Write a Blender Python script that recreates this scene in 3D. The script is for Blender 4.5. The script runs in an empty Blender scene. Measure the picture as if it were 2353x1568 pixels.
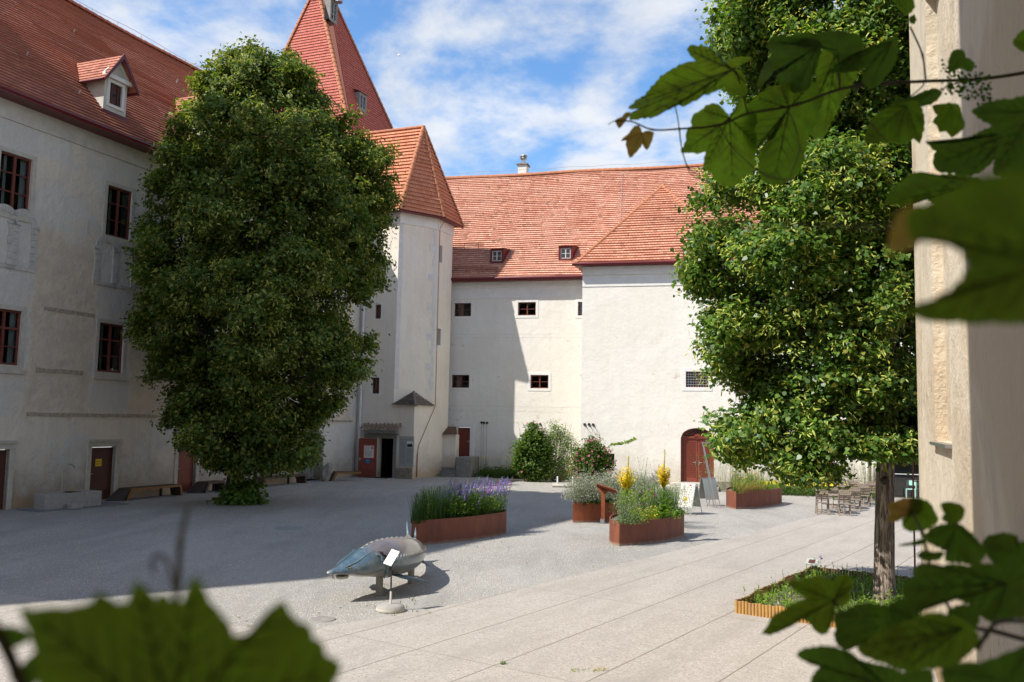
import bpy, math, random
import numpy as np
from mathutils import Vector as V, Matrix, noise as mnoise
rad=math.radians; random.seed(7); rng=np.random.default_rng(7)
S=bpy.context.scene; col=S.collection
# ---------------- camera / world / sun / exposure ----------------
FP=2010.; CX,CY=1176.5,784.; H=3.4; PITCH=math.atan(184/FP); ROLL=0.0200
cd=bpy.data.cameras.new('camera'); cam=bpy.data.objects.new('camera',cd); col.objects.link(cam); S.camera=cam
cd.sensor_width=36; cd.lens=36*FP/2353; cd.clip_start=0.02; cd.clip_end=9000
cam.matrix_world=Matrix.Translation((0,0,H))@Matrix.Rotation(math.pi/2+PITCH,4,'X')@Matrix.Rotation(ROLL,4,'Z')
cd.dof.use_dof=True; cd.dof.focus_distance=22; cd.dof.aperture_fstop=6.8
SUN_AZ=246.; SUN_EL=49.
W=bpy.data.worlds.new('World'); S.world=W; W.use_nodes=True
def setup_world():
    nt=W.node_tree; N=nt.nodes; L=nt.links; N.clear()
    out=N.new('ShaderNodeOutputWorld'); sky=N.new('ShaderNodeTexSky'); sky.sky_type='NISHITA'; sky.sun_disc=False
    sky.sun_elevation=rad(SUN_EL); sky.sun_rotation=rad(SUN_AZ); sky.altitude=300; sky.air_density=1.0; sky.dust_density=.35; sky.ozone_density=2.2
    bg=N.new('ShaderNodeBackground'); bg.inputs[1].default_value=.14; hs=N.new('ShaderNodeHueSaturation'); hs.inputs['Saturation'].default_value=1.18; hs.inputs['Value'].default_value=1.0; hs.inputs['Hue'].default_value=.5; L.new(sky.outputs[0],hs.inputs['Color']); L.new(hs.outputs[0],bg.inputs[0])
    tc=N.new('ShaderNodeTexCoord'); sx=N.new('ShaderNodeSeparateXYZ'); L.new(tc.outputs['Generated'],sx.inputs[0])
    zz=N.new('ShaderNodeMath'); zz.operation='MAXIMUM'; zz.inputs[1].default_value=.03; L.new(sx.outputs[2],zz.inputs[0])
    za=N.new('ShaderNodeMath'); za.operation='ADD'; za.inputs[1].default_value=.12; L.new(zz.outputs[0],za.inputs[0])
    def dv(o):
        d=N.new('ShaderNodeMath'); d.operation='DIVIDE'; L.new(sx.outputs[o],d.inputs[0]); L.new(za.outputs[0],d.inputs[1]); return d
    cb=N.new('ShaderNodeCombineXYZ'); L.new(dv(0).outputs[0],cb.inputs[0]); L.new(dv(1).outputs[0],cb.inputs[1])
    mp=N.new('ShaderNodeMapping'); mp.inputs['Location'].default_value=(3.7,1.6,0); mp.inputs['Scale'].default_value=(1.,.8,1); mp.inputs['Rotation'].default_value=(0,0,.5); L.new(cb.outputs[0],mp.inputs[0])
    n1=N.new('ShaderNodeTexNoise'); n1.inputs['Scale'].default_value=3.2; n1.inputs['Detail'].default_value=9; n1.inputs['Roughness'].default_value=.57; n1.inputs['Distortion'].default_value=.12
    L.new(mp.outputs[0],n1.inputs[0])
    n2=N.new('ShaderNodeTexNoise'); n2.inputs['Scale'].default_value=.9; n2.inputs['Detail'].default_value=2; L.new(mp.outputs[0],n2.inputs[0])
    ad=N.new('ShaderNodeMath'); ad.operation='MULTIPLY_ADD'; ad.inputs[1].default_value=.32; L.new(n2.outputs[0],ad.inputs[0]); L.new(n1.outputs[0],ad.inputs[2])
    # more cloud toward the horizon
    hz=N.new('ShaderNodeMapRange'); hz.inputs[1].default_value=.1; hz.inputs[2].default_value=.5; hz.inputs[3].default_value=.115; hz.inputs[4].default_value=-.04; L.new(sx.outputs[2],hz.inputs[0])
    a2=N.new('ShaderNodeMath'); a2.operation='ADD'; L.new(ad.outputs[0],a2.inputs[0]); L.new(hz.outputs[0],a2.inputs[1])
    cr=N.new('ShaderNodeMapRange'); cr.interpolation_type='SMOOTHSTEP'; cr.inputs[1].default_value=.53; cr.inputs[2].default_value=.80; L.new(a2.outputs[0],cr.inputs[0])
    cm=N.new('ShaderNodeMath'); cm.operation='MULTIPLY'; cm.inputs[1].default_value=.93; L.new(cr.outputs[0],cm.inputs[0])
    # cloud body colour: bright tops, greyer bellies by a shifted lookup
    m2=N.new('ShaderNodeMapping'); m2.inputs['Location'].default_value=(2.36,5.22,0); m2.inputs['Rotation'].default_value=(0,0,.5); L.new(cb.outputs[0],m2.inputs[0])
    n3=N.new('ShaderNodeTexNoise'); n3.inputs['Scale'].default_value=1.6; n3.inputs['Detail'].default_value=6; L.new(m2.outputs[0],n3.inputs[0])
    rr=N.new('ShaderNodeMapRange'); rr.inputs[1].default_value=.35; rr.inputs[2].default_value=.65; L.new(n3.outputs[0],rr.inputs[0])
    mc=N.new('ShaderNodeMix'); mc.data_type='RGBA'; mc.inputs[6].default_value=(.72,.76,.82,1); mc.inputs[7].default_value=(.97,.98,1,1); L.new(rr.outputs[0],mc.inputs[0])
    cbg=N.new('ShaderNodeBackground'); cbg.inputs[1].default_value=.63; L.new(mc.outputs[2],cbg.inputs[0])
    mx=N.new('ShaderNodeMixShader'); L.new(cm.outputs[0],mx.inputs[0]); L.new(bg.outputs[0],mx.inputs[1]); L.new(cbg.outputs[0],mx.inputs[2]); L.new(mx.outputs[0],out.inputs[0])
setup_world()
sd=bpy.data.lights.new('sun','SUN'); sd.energy=4.2; sd.angle=rad(.53); sd.color=(1,.95,.87)
sun=bpy.data.objects.new('sun',sd); col.objects.link(sun)
sdir=V((math.sin(rad(SUN_AZ))*math.cos(rad(SUN_EL)),math.cos(rad(SUN_AZ))*math.cos(rad(SUN_EL)),math.sin(rad(SUN_EL))))
sun.rotation_euler=sdir.to_track_quat('Z','Y').to_euler(); sun.location=(-30,-10,60)
S.view_settings.view_transform='Standard'; S.view_settings.look='None'; S.view_settings.exposure=0.72; S.view_settings.gamma=1
S.render.engine='CYCLES'; S.cycles.max_bounces=7; S.cycles.transparent_max_bounces=12; S.cycles.caustics_reflective=False; S.cycles.caustics_refractive=False

# ---------------- survey helpers: sight lines from the camera station onto real planes ----------------
def ray(u,v):
    x=(u-CX)/FP; y=-(v-CY)/FP; c,s=math.cos(ROLL),math.sin(ROLL); x,y=c*x-s*y,s*x+c*y
    return V((x,math.cos(PITCH)-y*math.sin(PITCH),math.sin(PITCH)+y*math.cos(PITCH)))
C0=V((0,0,H))
def G(u,v,z=0):
    r=ray(u,v); return C0+r*((z-H)/r.z)
def AY(u,v,Y):
    r=ray(u,v); return C0+r*(Y/r.y)
def AD(u,v,d): return C0+ray(u,v).normalized()*d
def HP(u,v,p,n):
    r=ray(u,v); return C0+r*((p-C0).dot(n)/r.dot(n))
class Fr:
    def __init__(s,x,y,d):
        s.o=V((x,y,0)); a=rad(d); s.t=V((math.sin(a),math.cos(a),0)); s.n=V((math.cos(a),-math.sin(a),0)); s.d=d
    def P(s,u,z,off=0): return s.o+s.t*u+V((0,0,z))+s.n*off
    def hit(s,px,py,off=0):
        p=HP(px,py,s.o+s.n*off,s.n); return ((p-s.o).dot(s.t),p.z)
    def M(s,u,z,off=0): # matrix: local x along wall, local -y outward, z up
        m=Matrix.Identity(4)
        for i in range(3): m[i][0]=s.t[i]; m[i][1]=-s.n[i]; m[i][2]=(0,0,1)[i]; m[i][3]=s.P(u,z,off)[i]
        return m
FL=Fr(-9.03,51.6,21.8)            # left palace wing
F1=Fr(-5.5,50.2,112)              # stair tower front; u=0 at its right corner, negative to the left
F3=Fr(-5.5,50.2,22)               # stair tower right side
FC=Fr(3.87,48.3,104)              # projecting block
FB=Fr(4.2,52.8,104.5)             # back wing
FCs=None
FN=Fr(7.35,15.9,202)              # near right wall, u runs toward the camera

# ---------------- materials ----------------
MT={}
def mat(name,c,rough=.8,var=0,vs=3.,c2=None,bump=0,bs=40.,metal=0,spec=.4,coat=0,trans=0):
    if name in MT: return MT[name]
    m=bpy.data.materials.new(name); m.use_nodes=True; nt=m.node_tree; N=nt.nodes; L=nt.links; b=N['Principled BSDF']
    b.inputs['Base Color'].default_value=(*c,1); b.inputs['Roughness'].default_value=rough; b.inputs['Metallic'].default_value=metal
    b.inputs['Specular IOR Level'].default_value=spec
    if coat: b.inputs['Coat Weight'].default_value=coat; b.inputs['Coat Roughness'].default_value=.08
    tc=N.new('ShaderNodeTexCoord')
    if var or c2:
        n=N.new('ShaderNodeTexNoise'); n.inputs['Scale'].default_value=vs; n.inputs['Detail'].default_value=6; n.inputs['Roughness'].default_value=.65; L.new(tc.outputs['Object'],n.inputs[0])
        mr=N.new('ShaderNodeMapRange'); mr.inputs[1].default_value=.32; mr.inputs[2].default_value=.68; L.new(n.outputs[0],mr.inputs[0])
        mx=N.new('ShaderNodeMix'); mx.data_type='RGBA'; c2=c2 or tuple(x*(1-var) for x in c); mx.inputs[6].default_value=(*c,1); mx.inputs[7].default_value=(*c2,1)
        L.new(mr.outputs[0],mx.inputs[0]); L.new(mx.outputs[2],b.inputs['Base Color'])
    if bump:
        n=N.new('ShaderNodeTexNoise'); n.inputs['Scale'].default_value=bs; n.inputs['Detail'].default_value=5; L.new(tc.outputs['Object'],n.inputs[0])
        bp=N.new('ShaderNodeBump'); bp.inputs['Strength'].default_value=bump; bp.inputs['Distance'].default_value=.02; L.new(n.outputs[0],bp.inputs['Height']); L.new(bp.outputs[0],b.inputs['Normal'])
    if trans:
        tr=N.new('ShaderNodeBsdfTranslucent'); ms=N.new('ShaderNodeMixShader'); ms.inputs[0].default_value=trans
        tr.inputs[0].default_value=(min(c[0]*1.9,1),min(c[1]*1.9,1),c[2]*.8,1)
        L.new(b.outputs[0],ms.inputs[1]); L.new(tr.outputs[0],ms.inputs[2]); L.new(ms.outputs[0],N['Material Output'].inputs[0])
    MT[name]=m; return m
class NB: # tiny node helper
    def __init__(s,name):
        s.m=bpy.data.materials.new(name); s.m.use_nodes=True; s.N=s.m.node_tree.nodes; s.L=s.m.node_tree.links; s.b=s.N['Principled BSDF']; s.tc=s.N.new('ShaderNodeTexCoord'); MT[name]=s.m
    def set(s,sock,v):
        if isinstance(v,bpy.types.NodeSocket): s.L.new(v,sock)
        else: sock.default_value=v
    def noise(s,vec,sc,det=5,ro=.6,dist=0):
        n=s.N.new('ShaderNodeTexNoise'); n.inputs['Scale'].default_value=sc; n.inputs['Detail'].default_value=det; n.inputs['Roughness'].default_value=ro; n.inputs['Distortion'].default_value=dist; s.L.new(vec,n.inputs[0]); return n.outputs[0]
    def map(s,vec,scale=(1,1,1),loc=(0,0,0),rot=(0,0,0)):
        n=s.N.new('ShaderNodeMapping'); n.inputs['Scale'].default_value=scale; n.inputs['Location'].default_value=loc; n.inputs['Rotation'].default_value=rot; s.L.new(vec,n.inputs[0]); return n.outputs[0]
    def rng(s,v,a,b,c=0.,d=1.,smooth=False):
        n=s.N.new('ShaderNodeMapRange'); n.inputs[1].default_value=a; n.inputs[2].default_value=b; n.inputs[3].default_value=c; n.inputs[4].default_value=d
        if smooth: n.interpolation_type='SMOOTHSTEP'
        s.L.new(v,n.inputs[0]); return n.outputs[0]
    def mix(s,f,a,b):
        n=s.N.new('ShaderNodeMix'); n.data_type='RGBA'
        s.set(n.inputs[0],f)
        for i,x in ((6,a),(7,b)): s.set(n.inputs[i],(*x,1) if isinstance(x,tuple) and len(x)==3 else x)
        return n.outputs[2]
    def math(s,op,a,b=0.):
        n=s.N.new('ShaderNodeMath'); n.operation=op; s.set(n.inputs[0],a); s.set(n.inputs[1],b); return n.outputs[0]
    def sep(s,v):
        n=s.N.new('ShaderNodeSeparateXYZ'); s.L.new(v,n.inputs[0]); return n.outputs
    def bump(s,h,st=.5,dist=.02):
        n=s.N.new('ShaderNodeBump'); n.inputs['Strength'].default_value=st; n.inputs['Distance'].default_value=dist; s.L.new(h,n.inputs['Height']); s.L.new(n.outputs[0],s.b.inputs['Normal'])
def plaster(name,c,cw,cg,patch=.5,dirt=.5,streak=.3,seed=0.,bs=1.,flakes=(),cols=None):
    q=NB(name); o=q.tc.outputs['Object']; q.b.inputs['Roughness'].default_value=.92; q.b.inputs['Specular IOR Level'].default_value=.15
    z=q.sep(o)[2]; a=q.map(o,loc=(seed,seed*.7,seed*.3))
    p=q.rng(q.noise(a,.28,8,.62,.4),.46,.56,0,patch,True)
    k=q.mix(p,c,cw)
    p2=q.rng(q.noise(a,.7,7,.7,.6),.5,.66,0,patch*.8,True)
    k=q.mix(p2,k,cg)
    f=q.rng(q.noise(q.map(a,scale=(3,3,.25)),1.2,6,.7),.45,.8,0,streak)
    k=q.mix(f,k,tuple(x*.62 for x in cg))
    fine=q.rng(q.noise(a,9,5,.7),.3,.7,-.0,.22); k=q.mix(fine,k,tuple(x*.8 for x in c))
    # damp, flaked base
    zz=q.math('ADD',z,q.rng(q.noise(a,.9,6,.7),0,1,-1.6,1.6)); d=q.rng(zz,.1,2.2,dirt,0,True); k=q.mix(d,k,(cg[0]*.6,cg[1]*.52,cg[2]*.42))
    d2=q.rng(q.math('ADD',z,q.rng(q.noise(a,2.2,5,.7),0,1,-.7,.7)),.3,.5,dirt*.9,0); k=q.mix(d2,k,(cw[0]*.62,cw[1]*.5,cw[2]*.38))
    if cols:
        ot,tx,ty,c0,sp_=cols; so=q.sep(o); u=q.math('SUBTRACT',q.math('ADD',q.math('MULTIPLY',so[0],tx),q.math('MULTIPLY',so[1],ty)),ot+c0)
        fr_=q.math('FRACT',q.math('ADD',q.math('DIVIDE',u,sp_),100.5)); dw=q.math('MULTIPLY',q.math('ABSOLUTE',q.math('SUBTRACT',fr_,.5)),sp_)
        dn=q.math('ADD',dw,q.rng(q.noise(a,.9,8,.68,.8),0,1,-.75,.75)); zn=q.math('ADD',z,q.rng(q.noise(q.map(a,loc=(5,2,8)),.8,8,.68,.8),0,1,-1.3,1.3))
        mk=q.math('MULTIPLY',q.rng(dn,.93,1.06,0,1,True),q.math('MULTIPLY',q.rng(zn,3.1,3.35,0,1,True),q.rng(zn,9.9,10.25,1,0,True)))
        beige=q.mix(q.rng(q.noise(a,2.4,8,.7),.35,.65),(.68,.58,.45),(.55,.465,.365)); k=q.mix(q.math('MULTIPLY',mk,.9),k,beige)
        gr=q.math('MULTIPLY',q.rng(dn,.78,.9,1,0,True),q.rng(zn,3.3,3.6,0,1,True)); k=q.mix(q.math('MULTIPLY',gr,.5),k,(.54,.52,.485))
    if flakes:
        for z0,zw in flakes:
            dz=q.math('ABSOLUTE',q.math('SUBTRACT',z,z0)); m_=q.math('MULTIPLY',q.rng(q.noise(a,3.3,7,.72),.565 if name=='plaster_near' else .585,.64,0,1),q.math('MULTIPLY',q.rng(dz,zw*.5,zw,1,0),q.rng(q.noise(q.map(a,loc=(7,3,1)),.4,3,.6),.47,.56,0,1))); k=q.mix(m_,k,(.36,.22,.15) if name=='plaster_near' else (.56,.44,.33))
    cr_=q.noise(q.map(a,scale=(1,1,.35)),.55,8,.7,1.2); ck=q.math('ABSOLUTE',q.math('SUBTRACT',cr_,.5)); k=q.mix(q.rng(ck,.0,.0016,.35,0),k,tuple(x*.5 for x in cw))
    q.L.new(k,q.b.inputs['Base Color'])
    hh=q.math('ADD',q.math('MULTIPLY',q.noise(a,1.6,9,.68),1.),q.math('MULTIPLY',q.noise(a,26,4,.7),.10))
    q.bump(hh,.75*bs,.05); return q.m
plaster('plaster_white',(.78,.745,.675),(.72,.665,.575),(.68,.645,.575),.4,.6,.14,3.,flakes=((8.2,.45),(6.1,.4),(3.6,.9)))
plaster('plaster_tower',(.80,.73,.625),(.73,.635,.505),(.69,.645,.575),.5,.7,.25,11.)
_a,_b=FL.hit(250,410)[0],FL.hit(306,425)[0]; _w=FL.hit(77,350)[0]-(_b-_a); _lo=(FL.hit(230,738)[0]-_a)*.5
plaster('plaster_grey',(.66,.625,.565),(.74,.64,.505),(.54,.52,.485),.8,.85,.25,21.,2.6,cols=(FL.o.dot(FL.t),FL.t.x,FL.t.y,_w+(_b-_a)/2+_lo,_a-_w))
plaster('plaster_near',(.64,.56,.435),(.53,.43,.30),(.45,.39,.31),.8,.8,.12,31.,2.6,flakes=((1.2,1.9),(4.5,1.2)))
mat('plaster_band',(.77,.75,.71),.9,.12,2.,bump=.3,bs=20)
mat('plaster_arch',(.54,.52,.475),.92,.25,4.,bump=.8,bs=8)
mat('plaster_quoin',(.68,.66,.63),.92,.15,3.,bump=.5,bs=8)
mat('plaster_light',(.60,.575,.52),.92,.2,3.,bump=.8,bs=8)
mat('stone_frame',(.55,.51,.43),.85,.25,4.,bump=.4,bs=30)
mat('scored_groove',(.42,.40,.36),.95,.5,1.5,c2=(.8,.77,.70))
mat('stone_rough',(.34,.29,.22),.9,.5,5.,bump=1,bs=12)
mat('brick_exposed',(.52,.44,.34),.95,.55,9.,bump=1,bs=14)
mat('red_frame',(.18,.048,.032),.5,.3,6.); mat('red_metal',(.13,.012,.014),.35,.2,4.)
mat('brown_door',(.085,.022,.014),.5,.3,5.); mat('red_door',(.23,.052,.03),.5,.2,4.,bump=.1)
mat('dark_inside',(.006,.005,.005),.9); mat('white_frame',(.6,.6,.57),.5,.15)  # near-black dark_inside: gloom of unlit rooms put into the colour
mat('curtain',(.36,.39,.42),.9); mat('metal',(.45,.46,.47),.35,metal=.9); mat('pipe_zinc',(.42,.42,.41),.45,.15,metal=.5)
mat('rusty_rod',(.26,.1,.05),.7,.3); mat('black_metal',(.03,.03,.032),.5); mat('chalk_white',(.75,.75,.73),.6)
mat('concrete',(.27,.255,.23),.9,.3,5.,bump=.5,bs=30); mat('basin_stone',(.36,.34,.31),.9,.25,9.,bump=.5,bs=50)
mat('bench_dark',(.075,.055,.042),.75,.5,6.); mat('bench_edge',(.33,.15,.045),.6,.35,6.); mat('bench_brown',(.12,.07,.045),.7,.4,5.)
mat('wood_grey',(.30,.235,.18),.8,.4,9.); mat('grate_stone',(.2,.2,.2),.9,.3,10.,bump=.5)
mat('mint_paint',(.35,.58,.5),.5); mat('sign_yellow',(.75,.5,.02),.5); mat('ink',(.02,.02,.02),.7); mat('ink_grey',(.25,.26,.25),.7); mat('ink_red',(.4,.05,.04),.7)
mat('panel_grey',(.36,.38,.35),.4); mat('panel_white',(.68,.65,.58),.45,.06,8.); mat('blue_sticker',(.01,.22,.55),.4); mat('poster_red',(.5,.07,.05),.5)
mat('soil',(.09,.07,.05),1,.5,12.,c2=(.2,.17,.12),bump=1,bs=30); mat('silver_paint',(.7,.7,.72),.4,metal=.3)
def glassmat():
    q=NB('window_glass'); N,L=q.N,q.L; N.remove(q.b)
    t=N.new('ShaderNodeBsdfTransparent'); g=N.new('ShaderNodeBsdfGlossy'); g.inputs['Roughness'].default_value=.03; t.inputs[0].default_value=(.72,.78,.78,1)
    lw=N.new('ShaderNodeFresnel'); lw.inputs[0].default_value=1.5; m=N.new('ShaderNodeMixShader'); ad=q.math('ADD',lw.outputs[0],.06)
    L.new(ad,m.inputs[0]); L.new(t.outputs[0],m.inputs[1]); L.new(g.outputs[0],m.inputs[2]); L.new(m.outputs[0],N['Material Output'].inputs[0])
glassmat()
def tiles(name,cs,patch,pc,jit=1.):
    q=NB(name); uv=q.tc.outputs['UV']; q.b.inputs['Roughness'].default_value=.8; q.b.inputs['Specular IOR Level'].default_value=.25
    s=q.sep(uv); fu=q.math('FLOOR',s[0]); fv=q.math('FLOOR',s[1]); cb=q.N.new('ShaderNodeCombineXYZ'); q.L.new(fu,cb.inputs[0]); q.L.new(fv,cb.inputs[1])
    wn=q.N.new('ShaderNodeTexWhiteNoise'); wn.noise_dimensions='2D'; q.L.new(cb.outputs[0],wn.inputs[0])
    cr=q.N.new('ShaderNodeValToRGB'); e=cr.color_ramp.elements
    pos=[0,.25,.6,.86,.95,.985]
    while len(e)<len(cs): e.new(.5)
    for i,c in enumerate(cs): e[i].position=pos[i]; e[i].color=(*c,1)
    q.L.new(wn.outputs[0],cr.inputs[0]); o=q.tc.outputs['Object']
    k=q.mix(q.rng(q.noise(o,.35,7,.65),.46,.62,0,patch,True),cr.outputs[0],pc)
    k=q.mix(q.rng(q.noise(o,2.3,6,.7),.58,.72,0,patch*.7,True),k,tuple(x*.6 for x in pc))
    fr=q.math('FRACT',s[0]); g=q.math('MINIMUM',fr,q.math('SUBTRACT',1.,fr)); k=q.mix(q.rng(g,.02,.07,.75,0),k,(.05,.02,.014))
    q.L.new(k,q.b.inputs['Base Color'])
    q.bump(q.math('ADD',q.noise(o,12,4,.6),q.math('MULTIPLY',wn.outputs[0],.5)),.35,.02)
tiles('tiles_old',[(.52,.24,.165),(.56,.275,.19),(.61,.32,.225),(.67,.41,.29),(.47,.19,.135),(.32,.21,.14)],.5,(.62,.36,.265))
tiles('tiles_block',[(.51,.225,.145),(.55,.25,.16),(.575,.275,.175),(.61,.325,.215),(.47,.19,.12),(.37,.16,.11)],.3,(.58,.30,.205))
tiles('tiles_turret',[(.50,.19,.10),(.53,.205,.11),(.56,.225,.12),(.59,.26,.15),(.47,.17,.09),(.42,.15,.08)],.25,(.54,.23,.14))
tiles('tiles_tower',[(.42,.115,.085),(.45,.125,.09),(.47,.14,.10),(.49,.16,.115),(.40,.105,.08),(.36,.1,.08)],.2,(.45,.14,.11))
tiles('tiles_wing',[(.36,.135,.09),(.42,.16,.105),(.46,.18,.12),(.50,.22,.15),(.30,.11,.075),(.2,.12,.085)],.4,(.36,.15,.10))
mat('ridge_orange',(.5,.2,.1),.8,.3,4.); mat('ridge_red',(.42,.13,.07),.8,.3,4.); mat('tile_mossy',(.33,.27,.22),.95,.6,7.,c2=(.09,.08,.075),bump=.8,bs=18)
mat('tile_mossy_orange',(.34,.19,.12),.95,.6,7.,c2=(.16,.12,.09),bump=.8,bs=18)
def corten(name,c,c2):
    q=NB(name); o=q.tc.outputs['Object']; a=q.map(o,scale=(1,1,.3)); q.b.inputs['Roughness'].default_value=.75
    k=q.mix(q.rng(q.noise(a,3,7,.7),.35,.65),c,c2); k=q.mix(q.rng(q.noise(q.map(o,scale=(2,2,.3)),2,5,.7),.5,.8,0,.4),k,tuple(x*.6 for x in c))
    k=q.mix(q.rng(q.noise(o,30,3,.6),.5,.8,0,.4),k,(.34,.12,.045)); k=q.mix(q.rng(q.noise(q.map(o,scale=(2.2,2.2,.12)),2.5,5,.7),.45,.7,0,.3),k,(.3,.1,.045)); k=q.mix(q.rng(q.math('ADD',q.sep(o)[2],q.rng(q.noise(o,5,4,.6),0,1,-.05,.05)),.02,.09,.6,0),k,(.33,.27,.21)); q.L.new(k,q.b.inputs['Base Color']); q.bump(q.noise(o,60,3),.2,.005)
corten('corten',(.21,.065,.032),(.13,.038,.022)); corten('corten_orange',(.30,.075,.022),(.19,.045,.018))
def ground_mats():
    q=NB('gravel'); o=q.tc.outputs['Object']; q.b.inputs['Roughness'].default_value=.95; q.b.inputs['Specular IOR Level'].default_value=.1
    k=q.mix(q.rng(q.noise(o,.22,7,.65),.4,.62),(.445,.42,.38),(.375,.36,.33))
    v=q.N.new('ShaderNodeTexVoronoi'); v.inputs['Scale'].default_value=55; q.L.new(o,v.inputs[0]); vs=q.sep(v.outputs['Color'])
    k=q.mix(q.rng(vs[0],0,1,0,.7),k,(.27,.25,.225)); k=q.mix(q.rng(vs[1],.84,1,0,.9),k,(.78,.75,.69))
    k=q.mix(q.rng(q.noise(q.map(o,scale=(1,.22,1),rot=(0,0,.62)),.75,7,.7,.6),.47,.66,0,.5),k,(.29,.28,.26)); k=q.mix(q.rng(q.noise(q.map(o,scale=(1,.3,1),rot=(0,0,-.4),loc=(4,4,0)),.5,6,.65),.5,.68,0,.4),k,(.50,.485,.46))
    k=q.mix(q.rng(q.noise(o,1.1,7,.7),.55,.72,0,.35),k,(.34,.30,.25))
    k=q.mix(q.rng(q.noise(q.map(o,loc=(3,9,0)),4.5,5,.7),.62,.76,0,.45),k,(.33,.28,.22))
    q.L.new(k,q.b.inputs['Base Color']); h=q.math('ADD',q.math('MULTIPLY',v.outputs['Distance'],.8),q.math('MULTIPLY',q.noise(o,14,5,.7),1.3)); q.bump(h,1.,.025)
    q=NB('paving_slab'); o=q.tc.outputs['Object']; q.b.inputs['Roughness'].default_value=.85; q.b.inputs['Specular IOR Level'].default_value=.2
    r=q.map(o,rot=(0,0,rad(34))) # x across slabs, y along
    s=q.sep(r); wob=q.rng(q.noise(r,1.5,3),0,1,-.012,.012)
    x=q.math('ADD',q.math('DIVIDE',q.math('ADD',s[0],.13-1.4*9),1.4),wob); y=q.math('ADD',q.math('DIVIDE',q.math('ADD',s[1],-.1),5.1),q.math('MULTIPLY',wob,.3))
    fx=q.math('FRACT',q.math('ADD',x,100.)); gx=q.math('MINIMUM',fx,q.math('SUBTRACT',1.,fx)); fy=q.math('FRACT',q.math('ADD',y,100.)); gy=q.math('MINIMUM',fy,q.math('SUBTRACT',1.,fy))
    jx=q.rng(gx,.004,.011,1,0); jy=q.rng(gy,.0008,.003,.7,0); j=q.math('MAXIMUM',jx,jy)
    cb=q.N.new('ShaderNodeCombineXYZ'); q.L.new(q.math('FLOOR',x),cb.inputs[0]); q.L.new(q.math('FLOOR',y),cb.inputs[1]); wn=q.N.new('ShaderNodeTexWhiteNoise'); wn.noise_dimensions='2D'; q.L.new(cb.outputs[0],wn.inputs[0])
    k=q.mix(q.rng(wn.outputs[0],0,1,0,.6),(.365,.33,.292),(.32,.293,.262))
    v=q.N.new('ShaderNodeTexVoronoi'); v.inputs['Scale'].default_value=42; q.L.new(q.map(o,scale=(1,1.6,1),rot=(0,0,.5)),v.inputs[0]); vs=q.sep(v.outputs['Color'])
    k=q.mix(q.rng(vs[0],.6,1,0,.75),k,(.50,.47,.42)); k=q.mix(q.rng(vs[1],.78,1,0,.8),k,(.19,.155,.13))
    k=q.mix(q.rng(q.noise(q.map(r,scale=(1,.25,1)),1.6,7,.7),.46,.7,0,.6),k,(.26,.235,.205))
    k=q.mix(q.rng(q.noise(o,.5,6,.7),.5,.7,0,.35),k,(.36,.32,.28))
    k=q.mix(q.math('MULTIPLY',j,.75),k,(.15,.12,.09)); q.L.new(k,q.b.inputs['Base Color'])
    q.bump(q.math('SUBTRACT',q.math('MULTIPLY',v.outputs['Distance'],.3),j),.5,.015)
ground_mats()
def barkmat(name,c,c2,sc=1.):
    q=NB(name); o=q.tc.outputs['Object']; q.b.inputs['Roughness'].default_value=.95
    n=q.noise(q.map(o,scale=(9*sc,9*sc,1.1*sc)),2.,5,.6,1.2); k=q.mix(q.rng(n,.42,.6),c,c2); q.L.new(k,q.b.inputs['Base Color']); q.bump(n,1.,.06)
barkmat('bark',(.10,.078,.065),(.38,.31,.25)); barkmat('bark_dark',(.03,.024,.02),(.07,.055,.045))
mat('leaf_deep',(.062,.108,.02),.55,trans=.3,spec=.3); mat('leaf_mid',(.115,.17,.03),.55,trans=.32,spec=.3); mat('leaf_olive',(.2,.21,.035),.6,trans=.3,spec=.2); mat('leaf_pale',(.36,.36,.09),.6,trans=.35,spec=.2)
mat('leafr_deep',(.058,.125,.024),.42,trans=.3,spec=.45); mat('leafr_mid',(.12,.215,.032),.45,trans=.35,spec=.4); mat('leafr_pale',(.46,.5,.12),.5,trans=.35,spec=.2)
mat('herb_green',(.085,.17,.025),.6,trans=.35); mat('herb_dark',(.035,.085,.02),.6,trans=.3); mat('herb_bright',(.22,.32,.03),.6,trans=.35); mat('herb_silver',(.23,.27,.2),.8,trans=.2); mat('herb_haze',(.32,.32,.27),.9,trans=.2)
mat('flower_violet',(.27,.19,.62),.6,trans=.2); mat('flower_magenta',(.45,.06,.35),.6,trans=.2); mat('flower_pink',(.62,.17,.27),.6,trans=.2); mat('flower_yellow',(.85,.62,.02),.6,trans=.15); mat('flower_orange',(.8,.4,.02),.6,trans=.15); mat('straw',(.42,.3,.13),.8,trans=.2)
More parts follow.
